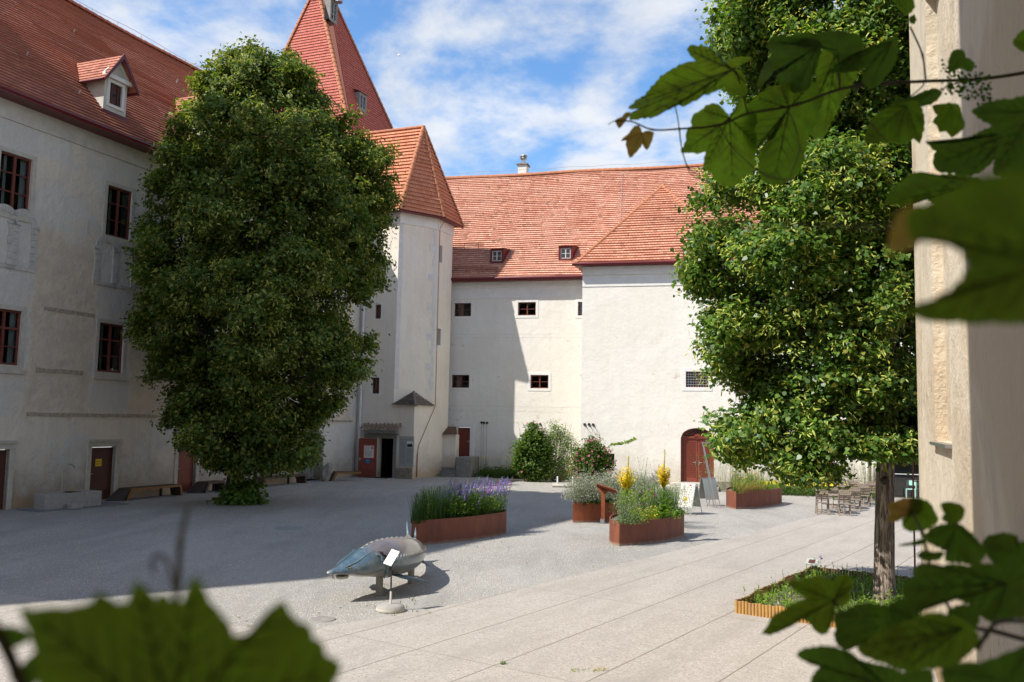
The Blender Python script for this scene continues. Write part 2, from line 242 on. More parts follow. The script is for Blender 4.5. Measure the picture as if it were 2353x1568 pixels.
# ---------------- mesh builder ----------------
def tag(o,label=None,cat=None,group=None,kind=None):
    if label: o['label']=label
    if cat: o['category']=cat
    if group: o['group']=group
    if kind: o['kind']=kind
    return o
def empty(name,loc=(0,0,0),label=None,cat=None,group=None,rz=0,kind=None):
    o=bpy.data.objects.new(name,None); col.objects.link(o); o.location=loc; o.rotation_euler=(0,0,rz); o.empty_display_size=.2
    return tag(o,label,cat,group,kind)
class MB:
    def __init__(s): s.v=[]; s.f=[]; s.m=[]; s.uv=[]; s.mats=[]; s.smooth=False
    def mi(s,m):
        if m not in s.mats: s.mats.append(m)
        return s.mats.index(m)
    def poly(s,pts,m=None,uv=None):
        i=len(s.v); s.v+= [tuple(p) for p in pts]; s.f.append(list(range(i,i+len(pts)))); s.m.append(s.mi(m) if m else 0); s.uv.append(uv)
    def mesh(s,vs,fs,m=None):
        i=len(s.v); s.v+=[tuple(p) for p in vs]; k=s.mi(m) if m else 0
        for f in fs: s.f.append([a+i for a in f]); s.m.append(k); s.uv.append(None)
    def box(s,x0,x1,y0,y1,z0,z1,m=None,M=None):
        vs=[V((x,y,z)) for z in (z0,z1) for x,y in ((x0,y0),(x1,y0),(x1,y1),(x0,y1))]
        if M: vs=[M@p for p in vs]
        s.mesh(vs,[(0,3,2,1),(4,5,6,7),(0,1,5,4),(1,2,6,5),(2,3,7,6),(3,0,4,7)],m)
    def fbox(s,fr,u0,u1,z0,z1,o0,o1,m=None):
        vs=[fr.P(u,z,o) for o in (o0,o1) for u,z in ((u0,z0),(u1,z0),(u1,z1),(u0,z1))]
        s.mesh(vs,[(0,3,2,1),(4,5,6,7),(0,1,5,4),(1,2,6,5),(2,3,7,6),(3,0,4,7)],m)
    def prism(s,pts,d,m=None): # extrude polygon by vector d
        n=len(pts); vs=[V(p) for p in pts]+[V(p)+d for p in pts]
        s.mesh(vs,[list(range(n))[::-1],list(range(n,2*n))]+[(i,(i+1)%n,n+(i+1)%n,n+i) for i in range(n)],m)
    def tube(s,pts,r,m=None,seg=8,cap=True):
        pts=[V(p) for p in pts]; n=len(pts); rr=r if isinstance(r,(list,tuple)) else [r]*n; vs=[]; fs=[]; up=None
        for i,p in enumerate(pts):
            t=(pts[min(i+1,n-1)]-pts[max(i-1,0)]).normalized()
            if up is None: a=V((0,0,1)) if abs(t.z)<.9 else V((1,0,0)); up=t.cross(a).normalized()
            up=(up-t*up.dot(t)).normalized(); w=t.cross(up)
            for k in range(seg):
                a=2*math.pi*k/seg; vs.append(p+(up*math.cos(a)+w*math.sin(a))*rr[i])
        for i in range(n-1):
            for k in range(seg): fs.append((i*seg+k,i*seg+(k+1)%seg,(i+1)*seg+(k+1)%seg,(i+1)*seg+k))
        if cap: fs.append(list(range(seg))[::-1]); fs.append([(n-1)*seg+k for k in range(seg)])
        s.mesh(vs,fs,m)
    def build(s,name,m=None,parent=None,smooth=False,bevel=0):
        me=bpy.data.meshes.new(name); me.from_pydata(s.v,[],s.f)
        ml=[MT[x] if isinstance(x,str) else x for x in s.mats] if s.mats else [MT[m] if isinstance(m,str) else m]
        for x in ml: me.materials.append(x)
        if s.mats: me.polygons.foreach_set('material_index',s.m)
        if any(u is not None for u in s.uv):
            ul=me.uv_layers.new(name='UVMap'); dat=[]
            for f,u in zip(s.f,s.uv):
                for k in range(len(f)): dat+= list(u[k]) if u else [0,0]
            ul.data.foreach_set('uv',dat)
        if smooth: me.polygons.foreach_set('use_smooth',[True]*len(s.f))
        me.update(); o=bpy.data.objects.new(name,me); col.objects.link(o)
        if parent: attach(o,parent)
        if bevel:
            b=o.modifiers.new('bevel','BEVEL'); b.width=bevel; b.segments=2; b.limit_method='ANGLE'
        return o
def wmat(o):
    m=Matrix.LocRotScale(o.location,o.rotation_euler,o.scale)
    return (wmat(o.parent)@o.matrix_parent_inverse@m) if o.parent else m
def attach(o,p):
    o.parent=p; o.matrix_parent_inverse=wmat(p).inverted()
def children(o,pool=None): return [c for c in col.objects if c.parent==o]
def copy_tree(o,parent=None):
    c=o.copy(); col.objects.link(c)
    if parent: c.parent=parent
    for ch in children(o): copy_tree(ch,c)
    return c
def wall(mb,fr,u0,u1,z0,z1,ops,m=None,top=None):
    us=sorted({u0,u1}|{x for o in ops for x in o[:2]}); zs=sorted({z0,z1}|{x for o in ops for x in o[2:4]})
    for a,b in zip(us,us[1:]):
        for c,d in zip(zs,zs[1:]):
            cu,cz=(a+b)/2,(c+d)/2
            if any(o[0]<cu<o[1] and o[2]<cz<o[3] for o in ops): continue
            mb.poly([fr.P(a,c),fr.P(b,c),fr.P(b,d),fr.P(a,d)],m)
    for o in ops:
        a,b,c,d,dep=o[:5]
        mb.poly([fr.P(a,c),fr.P(a,c,-dep),fr.P(a,d,-dep),fr.P(a,d)],m); mb.poly([fr.P(b,c,-dep),fr.P(b,c),fr.P(b,d),fr.P(b,d,-dep)],m)
        mb.poly([fr.P(a,d),fr.P(a,d,-dep),fr.P(b,d,-dep),fr.P(b,d)],m); mb.poly([fr.P(a,c,-dep),fr.P(a,c),fr.P(b,c),fr.P(b,c,-dep)],m)
def window(fr,a,b,c,d,dep,parent,cols=2,rows=2,fm='red_frame',bar=.05,trans=None,curt=0,surround=None,sill=0,name='window',thin=None,grille=False):
    f=MB(); t=bar; o0,o1=-dep-.02,-dep+.06
    f.fbox(fr,a,a+t,c,d,o0,o1); f.fbox(fr,b-t,b,c,d,o0,o1); f.fbox(fr,a+t,b-t,c,c+t,o0,o1); f.fbox(fr,a+t,b-t,d-t,d,o0,o1)
    th=thin or t*.6
    for i in range(1,cols):
        x=a+(b-a)*i/cols; f.fbox(fr,x-th,x+th,c+t,d-t,o0+.004,o1+.008)
    for j in range(1,rows):
        z=c+(d-c)*j/rows; hh=th*(.9 if trans and j in trans else .45)
        for i in range(cols):
            xa=a+(b-a)*i/cols+(t if i==0 else th); xb=a+(b-a)*(i+1)/cols-(t if i==cols-1 else th); f.fbox(fr,xa,xb,z-hh,z+hh,o0+.008,o1-.006)
    w=f.build(name,fm,parent)
    p=MB(); p.poly([fr.P(a+t*.5,c+t*.5,-dep+.01),fr.P(b-t*.5,c+t*.5,-dep+.01),fr.P(b-t*.5,d-t*.5,-dep+.01),fr.P(a+t*.5,d-t*.5,-dep+.01)]); p.build('pane','window_glass',w)
    q=MB(); e=-dep-.03
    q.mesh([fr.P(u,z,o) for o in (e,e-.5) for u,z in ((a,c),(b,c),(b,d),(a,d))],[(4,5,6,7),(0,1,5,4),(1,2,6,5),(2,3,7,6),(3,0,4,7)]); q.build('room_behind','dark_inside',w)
    if curt:
        k=MB()
        for i in range(cols):
            xa=a+(b-a)*i/cols; wd=(b-a)/cols
            s0,s1=(.5,.68) if i==0 else (.55,.95)
            n=6; z0,z1=c+.04,d-.04; xs=[xa+wd*(s0+(s1-s0)*j/n) for j in range(n+1)]
            for j in range(n): k.poly([fr.P(xs[j],z0,e-.08-.02*(j%2)),fr.P(xs[j+1],z0,e-.08-.02*((j+1)%2)),fr.P(xs[j+1],z1,e-.08-.02*((j+1)%2)),fr.P(xs[j],z1,e-.08-.02*(j%2))])
        k.build('curtain','curtain',w)
    if surround:
        sw,so,sm=surround; g=MB(); g.fbox(fr,a-sw,a,c-sw,d+sw,-.01,so); g.fbox(fr,b,b+sw,c-sw,d+sw,-.01,so); g.fbox(fr,a,b,d,d+sw,-.01,so); g.fbox(fr,a,b,c-sw,c,-.01,so)
        g.build('surround',sm,w,bevel=.006)
    if sill:
        g=MB(); sw=surround[0] if surround else .05; g.fbox(fr,a-sw-.06,b+sw+.06,c-sw-.14,c-sw-.002,-.01,sill); g.build('sill','stone_frame',w,bevel=.01)
    if grille:
        g=MB()
        for i in range(1,9): x=a+(b-a)*i/9; g.tube([fr.P(x,c,-.05),fr.P(x,d,-.05)],.014,seg=5)
        for i in range(1,6): z=c+(d-c)*i/6; g.tube([fr.P(a,z,-.05),fr.P(b,z,-.05)],.012,seg=5)
        g.build('grille','metal',w)
    return w
def clip(poly,ax,val,keep_gt):
    out=[]; n=len(poly)
    for i in range(n):
        p,q=poly[i],poly[(i+1)%n]; a=p[ax]-val; b=q[ax]-val
        if not keep_gt: a,b=-a,-b
        if a>=0: out.append(p)
        if (a>=0)!=(b>=0):
            t=a/(a-b); out.append((p[0]+(q[0]-p[0])*t,p[1]+(q[1]-p[1])*t))
    return out
def roof_face(mb,pts,course=.17,tw=.18,lift=.03,wav=0.,seg=2.,m=None,holes=()):
    pts=[V(p) for p in pts]; n=V((0,0,0))
    for i in range(len(pts)): n+=pts[i].cross(pts[(i+1)%len(pts)])
    n.normalize()
    if n.z<0: n=-n
    h=V((0,0,1)).cross(n).normalized(); s=n.cross(h)
    if s.z<0: s=-s
    o=min(pts,key=lambda p:p.z); P2=[((p-o).dot(h),(p-o).dot(s)) for p in pts]
    bmin=min(p[1] for p in P2); bmax=max(p[1] for p in P2); k=0; b=bmin
    def wv(a,bb,lf):
        q=o+h*a+s*bb
        w=wav*(mnoise.noise(q*.22)*1.6+mnoise.noise(q*.9)*.3) if wav else 0
        return q+n*(w+lf)
    while b<bmax-.01:
        b1=min(b+course,bmax); st=clip(clip(P2,1,b,True),1,b1,False)
        if len(st)>=3:
            a0=min(p[0] for p in st); a1=max(p[0] for p in st); ns=max(1,int((a1-a0)/seg)) if wav else 1
            for i in range(ns):
                x0=a0+(a1-a0)*i/ns; x1=a0+(a1-a0)*(i+1)/ns; c=st
                if i>0: c=clip(c,0,x0,True)
                if i<ns-1: c=clip(c,0,x1,False)
                if len(c)<3: continue
                jl=lift*(1+.35*mnoise.noise(V((k*3.7,i*1.3,bmin))))
                q3=[wv(p[0],p[1],jl*(1-(p[1]-b)/(b1-b)) if b1>b else 0) for p in c]
                sh=.5*(k%2)+ .13*math.sin(k*5.1)
                mb.poly(q3,m,[(p[0]/tw+sh+200,k+.5) for p in c])
                lo=[p for p in c if abs(p[1]-b)<1e-6]
                if len(lo)>=2:
                    l0=min(lo); l1=max(lo); mb.poly([wv(l0[0],b,-.004),wv(l1[0],b,-.004),wv(l1[0],b,jl),wv(l0[0],b,jl)],m,[(l0[0]/tw+sh+200,k+.5),(l1[0]/tw+sh+200,k+.5)]*2)
        b=b1; k+=1
    return n
def ridge(mb,p0,p1,r=.12,step=.36,m=None,wav=0):
    p0=V(p0); p1=V(p1); L=(p1-p0).length; n=max(1,int(L/step)); t=(p1-p0)/n
    side=t.cross(V((0,0,1))).normalized(); up=side.cross(t).normalized()
    for i in range(n):
        a=p0+t*i; b=p0+t*(i+1.12)
        if wav: a=a+V((0,0,wav*math.sin(i*.25))); b=b+V((0,0,wav*math.sin((i+1)*.25)))
        vs=[]
        for q,rr in ((a,r*1.12),(b,r*.92)):
            for k in range(7):
                an=math.pi*(k/6)*1.1-.05*math.pi; vs.append(q+side*math.cos(an)*rr+up*(math.sin(an)*rr-.02))
        mb.mesh(vs,[(k,k+1,k+8,k+7) for k in range(6)]+[tuple(range(7))[::-1]],m)
def plank_door(fr,a,b,c,d,off,parent,m,name='door',n=9,handle='l',th=.05,slat=True):
    g=MB()
    if slat:
        for i in range(n):
            z0=c+(d-c)*i/n; z1=c+(d-c)*(i+1)/n-.012; g.fbox(fr,a,b,z0,z1,off-th,off)
        g.fbox(fr,a+.01,b-.01,c+.01,d-.01,off-th,off-.012)
    else: g.fbox(fr,a,b,c,d,off-th,off)
    dr=g.build(name,m,parent)
    k=MB(); x=a+.09 if handle=='l' else b-.09; s=1 if handle=='l' else -1; z=c+1.02
    k.fbox(fr,x-.02,x+.02,z-.1,z+.06,off,off+.01); k.tube([fr.P(x,z,off+.01),fr.P(x,z,off+.06),fr.P(x+s*.13,z,off+.06)],.012,seg=6); k.build('handle','metal',dr)
    return dr
def stone_door_frame(fr,a,b,c,d,w,parent,off=.05,cornice=True,m='stone_frame'):
    g=MB(); g.fbox(fr,a-w,a,c,d,-.1,off); g.fbox(fr,b,b+w,c,d,-.1,off); g.fbox(fr,a-w-.02,b+w+.02,d+.003,d+w,-.1,off+.015)
    if cornice: g.fbox(fr,a-w-.06,b+w+.06,d+w+.002,d+w+.07,-.05,off+.07); g.fbox(fr,a-w-.04,b+w+.04,d+w+.073,d+w+.11,-.05,off+.04)
    return g.build('door_frame',m,parent,bevel=.008)
def text(s,fr,u,z,off,size,m,parent,name='lettering',align='CENTER'):
    c=bpy.data.curves.new(name,'FONT'); c.body=s; c.size=size; c.align_x=align; c.extrude=.001
    o=bpy.data.objects.new('tmp',c); col.objects.link(o); dg=bpy.context.evaluated_depsgraph_get(); me=bpy.data.meshes.new_from_object(o.evaluated_get(dg)); bpy.data.objects.remove(o)
    me.transform(fr.M(u,z,off)@Matrix.Rotation(math.pi/2,4,'X')); me.materials.clear(); me.materials.append(MT[m]); q=bpy.data.objects.new(name,me); col.objects.link(q)
    if parent: attach(q,parent)
    return q
# ======================= GROUND =======================
g=MB(); g.poly([(-600,-600,0),(600,-600,0),(600,900,0),(-600,900,0)]); tag(g.build('ground','gravel'),kind='structure')
edge=[(-200,1335),(0,1362),(70,1372),(171,1387),(300,1406),(430,1425),(530,1438),(590,1447),(660,1450),(730,1446),(804,1433),(880,1419),(960,1406),(1075,1384),(1190,1356),(1300,1329),(1400,1305),(1500,1280),(1600,1255),(1700,1231),(1780,1211),(1840,1195),(1870,1189)]
pe=[G(*p) for p in edge]
far=[G(2060,1135),V((30,47,0)),V((30,-8,0)),V((-30,-8,0))]
pts=[V((-30,12,0))]+pe+far; g=MB(); top=[V((p.x,p.y,.012)) for p in pts]; n=len(top)
me=bpy.data.meshes.new('pavement'); 
import bmesh
bm=bmesh.new(); vs=[bm.verts.new(p) for p in top]; bm.faces.new(vs[::-1] if True else vs); bm.normal_update()
for f in bm.faces:
    if f.normal.z<0: f.normal_flip()
bmesh.ops.triangulate(bm,faces=bm.faces[:]); 
vb=[bm.verts.new((p.x,p.y,-.02)) for p in top]
for i in range(n): bm.faces.new((vs[i],vs[(i+1)%n],vb[(i+1)%n],vb[i]))
bm.to_mesh(me); bm.free(); me.materials.append(MT['paving_slab']); pv=bpy.data.objects.new('pavement',me); col.objects.link(pv); tag(pv,kind='structure')

# ======================= LEFT PALACE WING =======================
pw=empty('palace_wing',FL.P(-14,0,0),'long grey weathered palace wing on the left with red tiled roof and dormers','building')
EZ=14.3; UA=-62.; UB=0.
def hu(px,py,fr=FL): return fr.hit(px,py)
w2a,w2b=FL.hit(250,410)[0],FL.hit(306,425)[0]; ww=w2b-w2a; w1b=FL.hit(77,350)[0]; w1a=w1b-ww
sp=w2a-w1a
ops=[];wins=[]
for k in range(-6,6):
    a=w1a+sp*k
    if a+ww>UB-1.5 or a<UA+1: continue
    lo=FL.hit(230,738)[0]-w2a
    wins.append((a,a+ww,10.4,12.4,k)); wins.append((a+lo,a+lo+ww,5.0,6.92,k))
for a,b,c,d,k in wins: ops.append((a,b,c,d,.16))
d0b=FL.hit(17,1100)[0]; d1a,d1b=FL.hit(206,1090)[0],FL.hit(262,1090)[0]; d2a,d2b=FL.hit(407,1080)[0],FL.hit(449,1080)[0]
doors=[(d0b-1.15,d0b,'dark'),(d1a,d1b,'dark'),(d2a,d2b,'red')]
for a,b,_ in doors: ops.append((a,b,0,2.08,.22))
ga,gb=FL.hit(684,1080)[0],FL.hit(742,1080)[0]; gz=FL.hit(742,985)[1]
ops.append((ga,gb,0,3.1,.75))
# three small square windows far along the ground floor behind the tree
g=MB(); wall(g,FL,UA,UB,0,EZ,ops)
g.poly([FL.P(UB,0),FL.P(UB,0,-10),FL.P(UB,EZ,-10),FL.P(UB,EZ)]); g.poly([FL.P(UA,0,-12),FL.P(UA,0),FL.P(UA,EZ),FL.P(UA,EZ,-12)]); g.build('wall','plaster_grey',pw)
for a,b,c,d,k in wins:
    w=window(FL,a,b,c,d,.14,pw,2,3,bar=.075,trans=(2,) if c<7 else (),curt=1,surround=(.16,.02,'stone_frame'),sill=.08 if c<7 else .04,thin=.045)
for i,(a,b,cc) in enumerate(doors):
    plank_door(FL,a+.01,b-.01,.03,2.06,-.12,pw,'brown_door' if cc=='dark' else 'red_door',n=11)
    stone_door_frame(FL,a,b,0,2.08,.19,pw)
# yellow notice on the middle door
mx=(d1a+d1b)/2
ys=empty('door_notice',FL.P(mx,1.45,-.1),'small yellow notice on the dark brown door behind the stone trough','sign')
g=MB(); su,sz=FL.hit(232,1054); g.fbox(FL,su-.15,su+.15,1.33,1.61,-.118,-.108); g.build('plate','sign_yellow',ys)
text('Ausfahrt',FL,su,1.5,-.104,.065,'ink',ys); text('freihalten!',FL,su,1.40,-.104,.065,'ink',ys)
# gate with chamfered head
g=MB()
g.prism([FL.P(gb,3.1),FL.P(gb-.75,3.1),FL.P(gb-.62,2.75),FL.P(gb-.1,2.2),FL.P(gb,2.1)],FL.n*-.75); g.prism([FL.P(ga,3.1),FL.P(ga+.75,3.1),FL.P(ga+.62,2.75),FL.P(ga+.1,2.2),FL.P(ga,2.1)],FL.n*-.75); g.build('gate_spandrel','plaster_light',pw)
gt=MB(); gt.fbox(FL,ga+.02,gb-.02,0.02,1.98,-.62,-.58); gp=gt.build('gate','concrete',pw)
g=MB(); g.fbox(FL,ga+.02,gb-.02,2.02,2.14,-.62,-.5); g.build('gate_beam','white_frame',gp)
g=MB(); g.fbox(FL,ga+.02,gb-.02,2.16,3.1,-.64,-.6); g.build('gate_transom','ink_grey',gp)
g=MB(); x=ga+.1
while x<gb-.1:
    ph=random.random()*6; am=random.uniform(.02,.07); top_=random.uniform(1.0,1.9)
    g.tube([FL.P(x+am*math.sin(ph+z*2.2),.03+z,-.56) for z in np.linspace(0,top_,7)],.012,seg=4); x+=random.uniform(.04,.09)
g.build('reed_relief','panel_grey',gp)
# string courses of exposed brick between the windows, plus blind arches
g=MB()
def strc(px0,px1,z,h,m='brick_exposed'):
    g=MB(); a,b=FL.hit(px0,900)[0],FL.hit(px1,900)[0]; n=max(2,int((b-a)/.35))
    for i in range(n):
        t0=a+(b-a)*i/n; t1=a+(b-a)*(i+1)/n; j=random.uniform(-.03,.03); g.fbox(FL,t0,t1+.01,z-h/2+j*.5,z+h/2+j*.3,-.01-.0007*(i%3),.014+abs(j)*.5)
    g.build('string_course','brick_exposed',pw)
strc(88,206,7.15,.13); strc(308,440,7.1,.1); strc(78,187,4.9,.15); strc(308,380,4.88,.1); strc(64,360,3.3,.14); strc(360,560,3.3,.08); strc(752,812,3.2,.12); strc(560,690,3.3,.1)
def blind_arch(uc,z0,w,hgt,side):
    g=MB(); t=.035; n=10; r=w/2
    # pilaster bands and arch ring, made of slightly uneven blocks
    for s in (-1,1):
        z=z0
        while z<z0+hgt-r:
            h=random.uniform(.2,.3); a=uc+s*(r+.02); b=uc+s*(r+random.uniform(.22,.28)); g.fbox(FL,min(a,b),max(a,b),z,min(z+h-.012,z0+hgt-r),-.01,t+random.uniform(0,.02)); z+=h
        a=uc+s*(r-.0); b=uc+s*(r+.32); g.fbox(FL,min(a,b),max(a,b),z0+hgt-r+.002,z0+hgt-r+.09,-.01,t+.04)
    pts=[]; zc=z0+hgt-r+.1
    for i in range(n):
        a0=math.pi*i/n; a1=math.pi*(i+1)/n-.02; q=[(uc+r*math.cos(a0),zc+r*math.sin(a0)),(uc+(r+.22)*math.cos(a0),zc+(r+.22)*math.sin(a0)),(uc+(r+.22)*math.cos(a1),zc+(r+.22)*math.sin(a1)),(uc+r*math.cos(a1),zc+r*math.sin(a1))]
        g.prism([FL.P(x,z,-.01) for x,z in q],FL.n*(t+.01))
    g.fbox(FL,uc-r-.25,uc+r+.25,z0-.14,z0-.002,-.01,t)
    g.build('blind_arch','plaster_quoin' if 0 else 'plaster_arch',pw)
for px in (50,5): blind_arch(FL.hit(px,560)[0],FL.hit(50,620)[1]+.1,.62,1.75,0)
for px in (243,287): blind_arch(FL.hit(px,600)[0],FL.hit(243,655)[1]+.1,.62,1.55,0)
# cornice, gutter, roof
g=MB(); g.fbox(FL,UA,UB+.01,EZ-.75,EZ-.1,.0,.05); g.build('cornice','plaster_light',pw)
g=MB()
for a,b in [(UA-.2,UB+.3)]: g.tube([FL.P(a,EZ+.02,.62),FL.P(b,EZ+.02,.62)],.11,seg=8); g.fbox(FL,a,b,EZ-.1,EZ-.04,.05,.7)
g.build('gutter','red_metal',pw)
s_=7.2; r1=FL.hit(165,0,-s_); r2=FL.hit(470,185,-s_); RZ=22.1; RL=[FL.P(UA-.3,EZ,.65),FL.P(UB+.3,EZ,.65)]
sl=(r2[1]-r1[1])/(r2[0]-r1[0]); rz=lambda u: r1[1]+sl*(u-r1[0])
RA=-36.
g=MB(); roof_face(g,[FL.P(UA-.3,EZ,.65),FL.P(UB+.3,EZ,.65),FL.P(UB+.3,(r1[1]+r2[1])/2,-s_),FL.P(UA-.3,(r1[1]+r2[1])/2,-s_)],course=.23,tw=.2,lift=.07,wav=.06,seg=2.5)
RZ=(r1[1]+r2[1])/2
g.poly([FL.P(UA-.3,RZ,-s_),FL.P(UB+.3,RZ,-s_),FL.P(UB+.3,EZ,-s_*2),FL.P(UA-.3,EZ,-s_*2)]); rf=g.build('roof','tiles_wing',pw)
g=MB(); ridge(g,FL.P(UA,RZ+.05,-s_),FL.P(UB+.3,RZ+.05,-s_),.17,.42,wav=.04); g.build('ridge_tiles','ridge_red',rf)
g=MB(); g.tube([FL.P(u,RZ+.38+.05*math.sin(u),-s_) for u in np.linspace(UA,UB,60)],.012,seg=4)
for u in np.arange(UA,UB,1.6): g.tube([FL.P(u,RZ+.1,-s_),FL.P(u,RZ+.38,-s_)],.012,seg=4)
g.build('lightning_conductor','pipe_zinc',rf)
sn=V((0,0,0)); rn=(FL.P(0,EZ,.65)-FL.P(0,RZ,-s_)).cross(FL.t).normalized()
if rn.z<0: rn=-rn
g=MB()
for px,py in [(168,77),(180,218),(405,190),(695,382),(682,355),(60,130),(405,192)]:
    p=HP(px,py,FL.P(0,EZ,.65),rn); g.tube([p,p+rn*.12+V((0,0,.1))],.03,seg=5)
g.build('roof_hook','pipe_zinc',rf)
# gabled dormer; front plane parallel to the wall
def dormer(pxl,pyb,pxr,parent,wd=None,hh=1.6,gh=.85,shut=True,tm='tiles_wing'):
    p=HP(pxl,pyb,FL.P(0,EZ,.65),rn); d=p-FL.o; u0=d.dot(FL.t); off=d.dot(FL.n); z0=p.z
    q=HP(pxr,pyb,FL.o+FL.n*off,FL.n); u1=u0+wd if wd else (q-FL.o).dot(FL.t)
    slope=(RZ-EZ)/(s_+.65); z1=z0+hh; zr=z1+gh; um=(u0+u1)/2
    bo=off-hh/slope; ro=off-(zr-z0)/slope
    D_=MB()
    D_.poly([FL.P(u0,z0,off),FL.P(u0,z1,off),FL.P(u0,z1,bo)][::-1]); D_.poly([FL.P(u1,z0,off),FL.P(u1,z1,off),FL.P(u1,z1,bo)])
    oz0,oz1=z0+.46,z1-.26; oa,ob=u0+.26,u1-.26
    wall(D_,Fr_off(off),u0,u1,z0,z1,[(oa,ob,oz0,oz1,.12)])
    D_.poly([FL.P(u0,z1,off),FL.P(u1,z1,off),FL.P(um,zr,off)])
    dm=D_.build('dormer','plaster_light' ,parent)
    f=Fr_off(off); g=MB()
    g.fbox(f,oa-.12,oa,oz0-.12,oz1+.12,-.01,.04); g.fbox(f,ob,ob+.12,oz0-.12,oz1+.12,-.01,.04); g.fbox(f,oa,ob,oz1,oz1+.12,-.01,.04); g.fbox(f,oa,ob,oz0-.12,oz0,-.01,.04)
    g.fbox(f,u0-.12,u1+.12,z1-.12,z1+.04,-.01,.14)
    for s in (-1,1): # gable moulding
        a=V(f.P(um,zr-.05)); b=V(f.P(um+s*((u1-u0)/2+.1),z1+.05)); dn=V((0,0,-.22)); g.prism([a,b,b+dn*.6,a+dn],f.n*.07)
    g.build('moulding','plaster_band',dm)
    g=MB()
    n=4
    for i in range(n): za=oz0+(oz1-oz0)*i/n; g.fbox(f,oa,ob,za,za+(oz1-oz0)/n-.012,-.1,-.06)
    for x in (oa+.12,ob-.2): g.fbox(f,x,x+.08,oz0+.02,oz1-.02,-.058,-.03)
    sh=g.build('shutter','brown_door',dm)
    g=MB(); g.tube([f.P((oa+ob)/2,(oz0+oz1)/2,-.055),f.P((oa+ob)/2,(oz0+oz1)/2,-.045)],.07,seg=12); g.build('vent_hole','ink',sh)
    g=MB(); e=.3; ov=.28; gs=gh/((u1-u0)/2)
    A=FL.P(um,zr+.08,off+ov); B=FL.P(um,zr+.08,ro)
    for s in (-1,1):
        ue=um+s*((u1-u0)/2+e); ze=z1-e*gs+.08; C=FL.P(ue,ze,off+ov); Dd=FL.P(ue,ze,off-(ze-z0)/slope); roof_face(g,[A,B,Dd,C],course=.2,tw=.2,lift=.03)
    dr=g.build('dormer_roof',tm,dm)
    g=MB()
    for s in (-1,1):
        ue=um+s*((u1-u0)/2+e); ze=z1-e*gs+.08; C=FL.P(ue,ze,off+ov+.03); A2=A+FL.n*.03; dn=V((0,0,-.16)); g.prism([A2+V((0,0,.07)),C+V((0,0,.07)),C+dn*.6,A2+dn],FL.n*.05)
        g.tube([FL.P(ue,ze,off+ov),FL.P(ue,ze,off-(ze-z0)/slope)],.06,seg=6)
    g.fbox(f,u0-.1,u1+.1,z0-.05,z0+.12,.0,.1); g.tube([FL.P(u0-.03,z0+.03,off),FL.P(u0-.03,z1-.1,bo+.1)],.06,seg=5); g.tube([FL.P(u1+.03,z0+.03,off),FL.P(u1+.03,z1-.1,bo+.1)],.06,seg=5)
    g.build('flashing','red_metal',dm)
    return u0,u1,off
def Fr_off(off):
    f=Fr(0,0,FL.d); f.o=FL.o+FL.n*off; return f
dormer(236,258,289,rf)
dormer(456,318,490,rf,wd=1.4,hh=1.5)

# ======================= FAR ROOF TOWER (big red pyramid) =======================
tz=19.5; K0=AY(832,425,59.)
fT=Fr(K0.x,K0.y,112); tw_=empty('gate_tower',(K0.x,K0.y,0),'tall square tower behind the left tree with steep dark red pyramid roof','tower')
K0.z=tz; wl=12.6; wr=10.5; tR=V((math.sin(rad(22)),math.cos(rad(22)),0)); tL=-fT.t
A_=AY(728,-34,64.); 
A_.z=A_.z; B_=A_+fT.t*.8
KL=K0+tL*wl; KR=K0+tR*wr; KB=KL+tR*wr
A2=B_+tR*.6
g=MB(); roof_face(g,[KL,K0,A_],course=.24,tw=.2,lift=.06,m='tiles_tower'); roof_face(g,[K0,KR,B_],course=.24,tw=.2,lift=.06,m='tiles_tower'); g.poly([KR,KB,B_],'tiles_tower'); g.poly([KB,KL,A_],'tiles_tower'); g.poly([K0,B_,A_],'tiles_tower'); g.poly([A_,B_,KB],'tiles_tower')
tr=g.build('roof','tiles_tower',tw_)
g=MB(); ridge(g,K0,A_+V((0,0,.05)),.16,.42); ridge(g,KR,B_,.16,.42); ridge(g,KL,A_,.16,.42); g.build('ridge_tiles','ridge_orange',tr)
g=MB(); b=.35
c0=K0+(tL*b+tR*b); c1=KL+(-tL*b+tR*b); c2=KB+(-tL*b-tR*b); c3=KR+(tL*b-tR*b)
for p,q in ((c0,c1),(c1,c2),(c2,c3),(c3,c0)): g.poly([(p.x,p.y,0),(q.x,q.y,0),(q.x,q.y,tz),(p.x,p.y,tz)])
g.build('wall','plaster_tower',tw_)
nR=(KR-K0).cross(B_-K0).normalized(); 
if nR.dot(V((1,-.3,0)))<0: nR=-nR
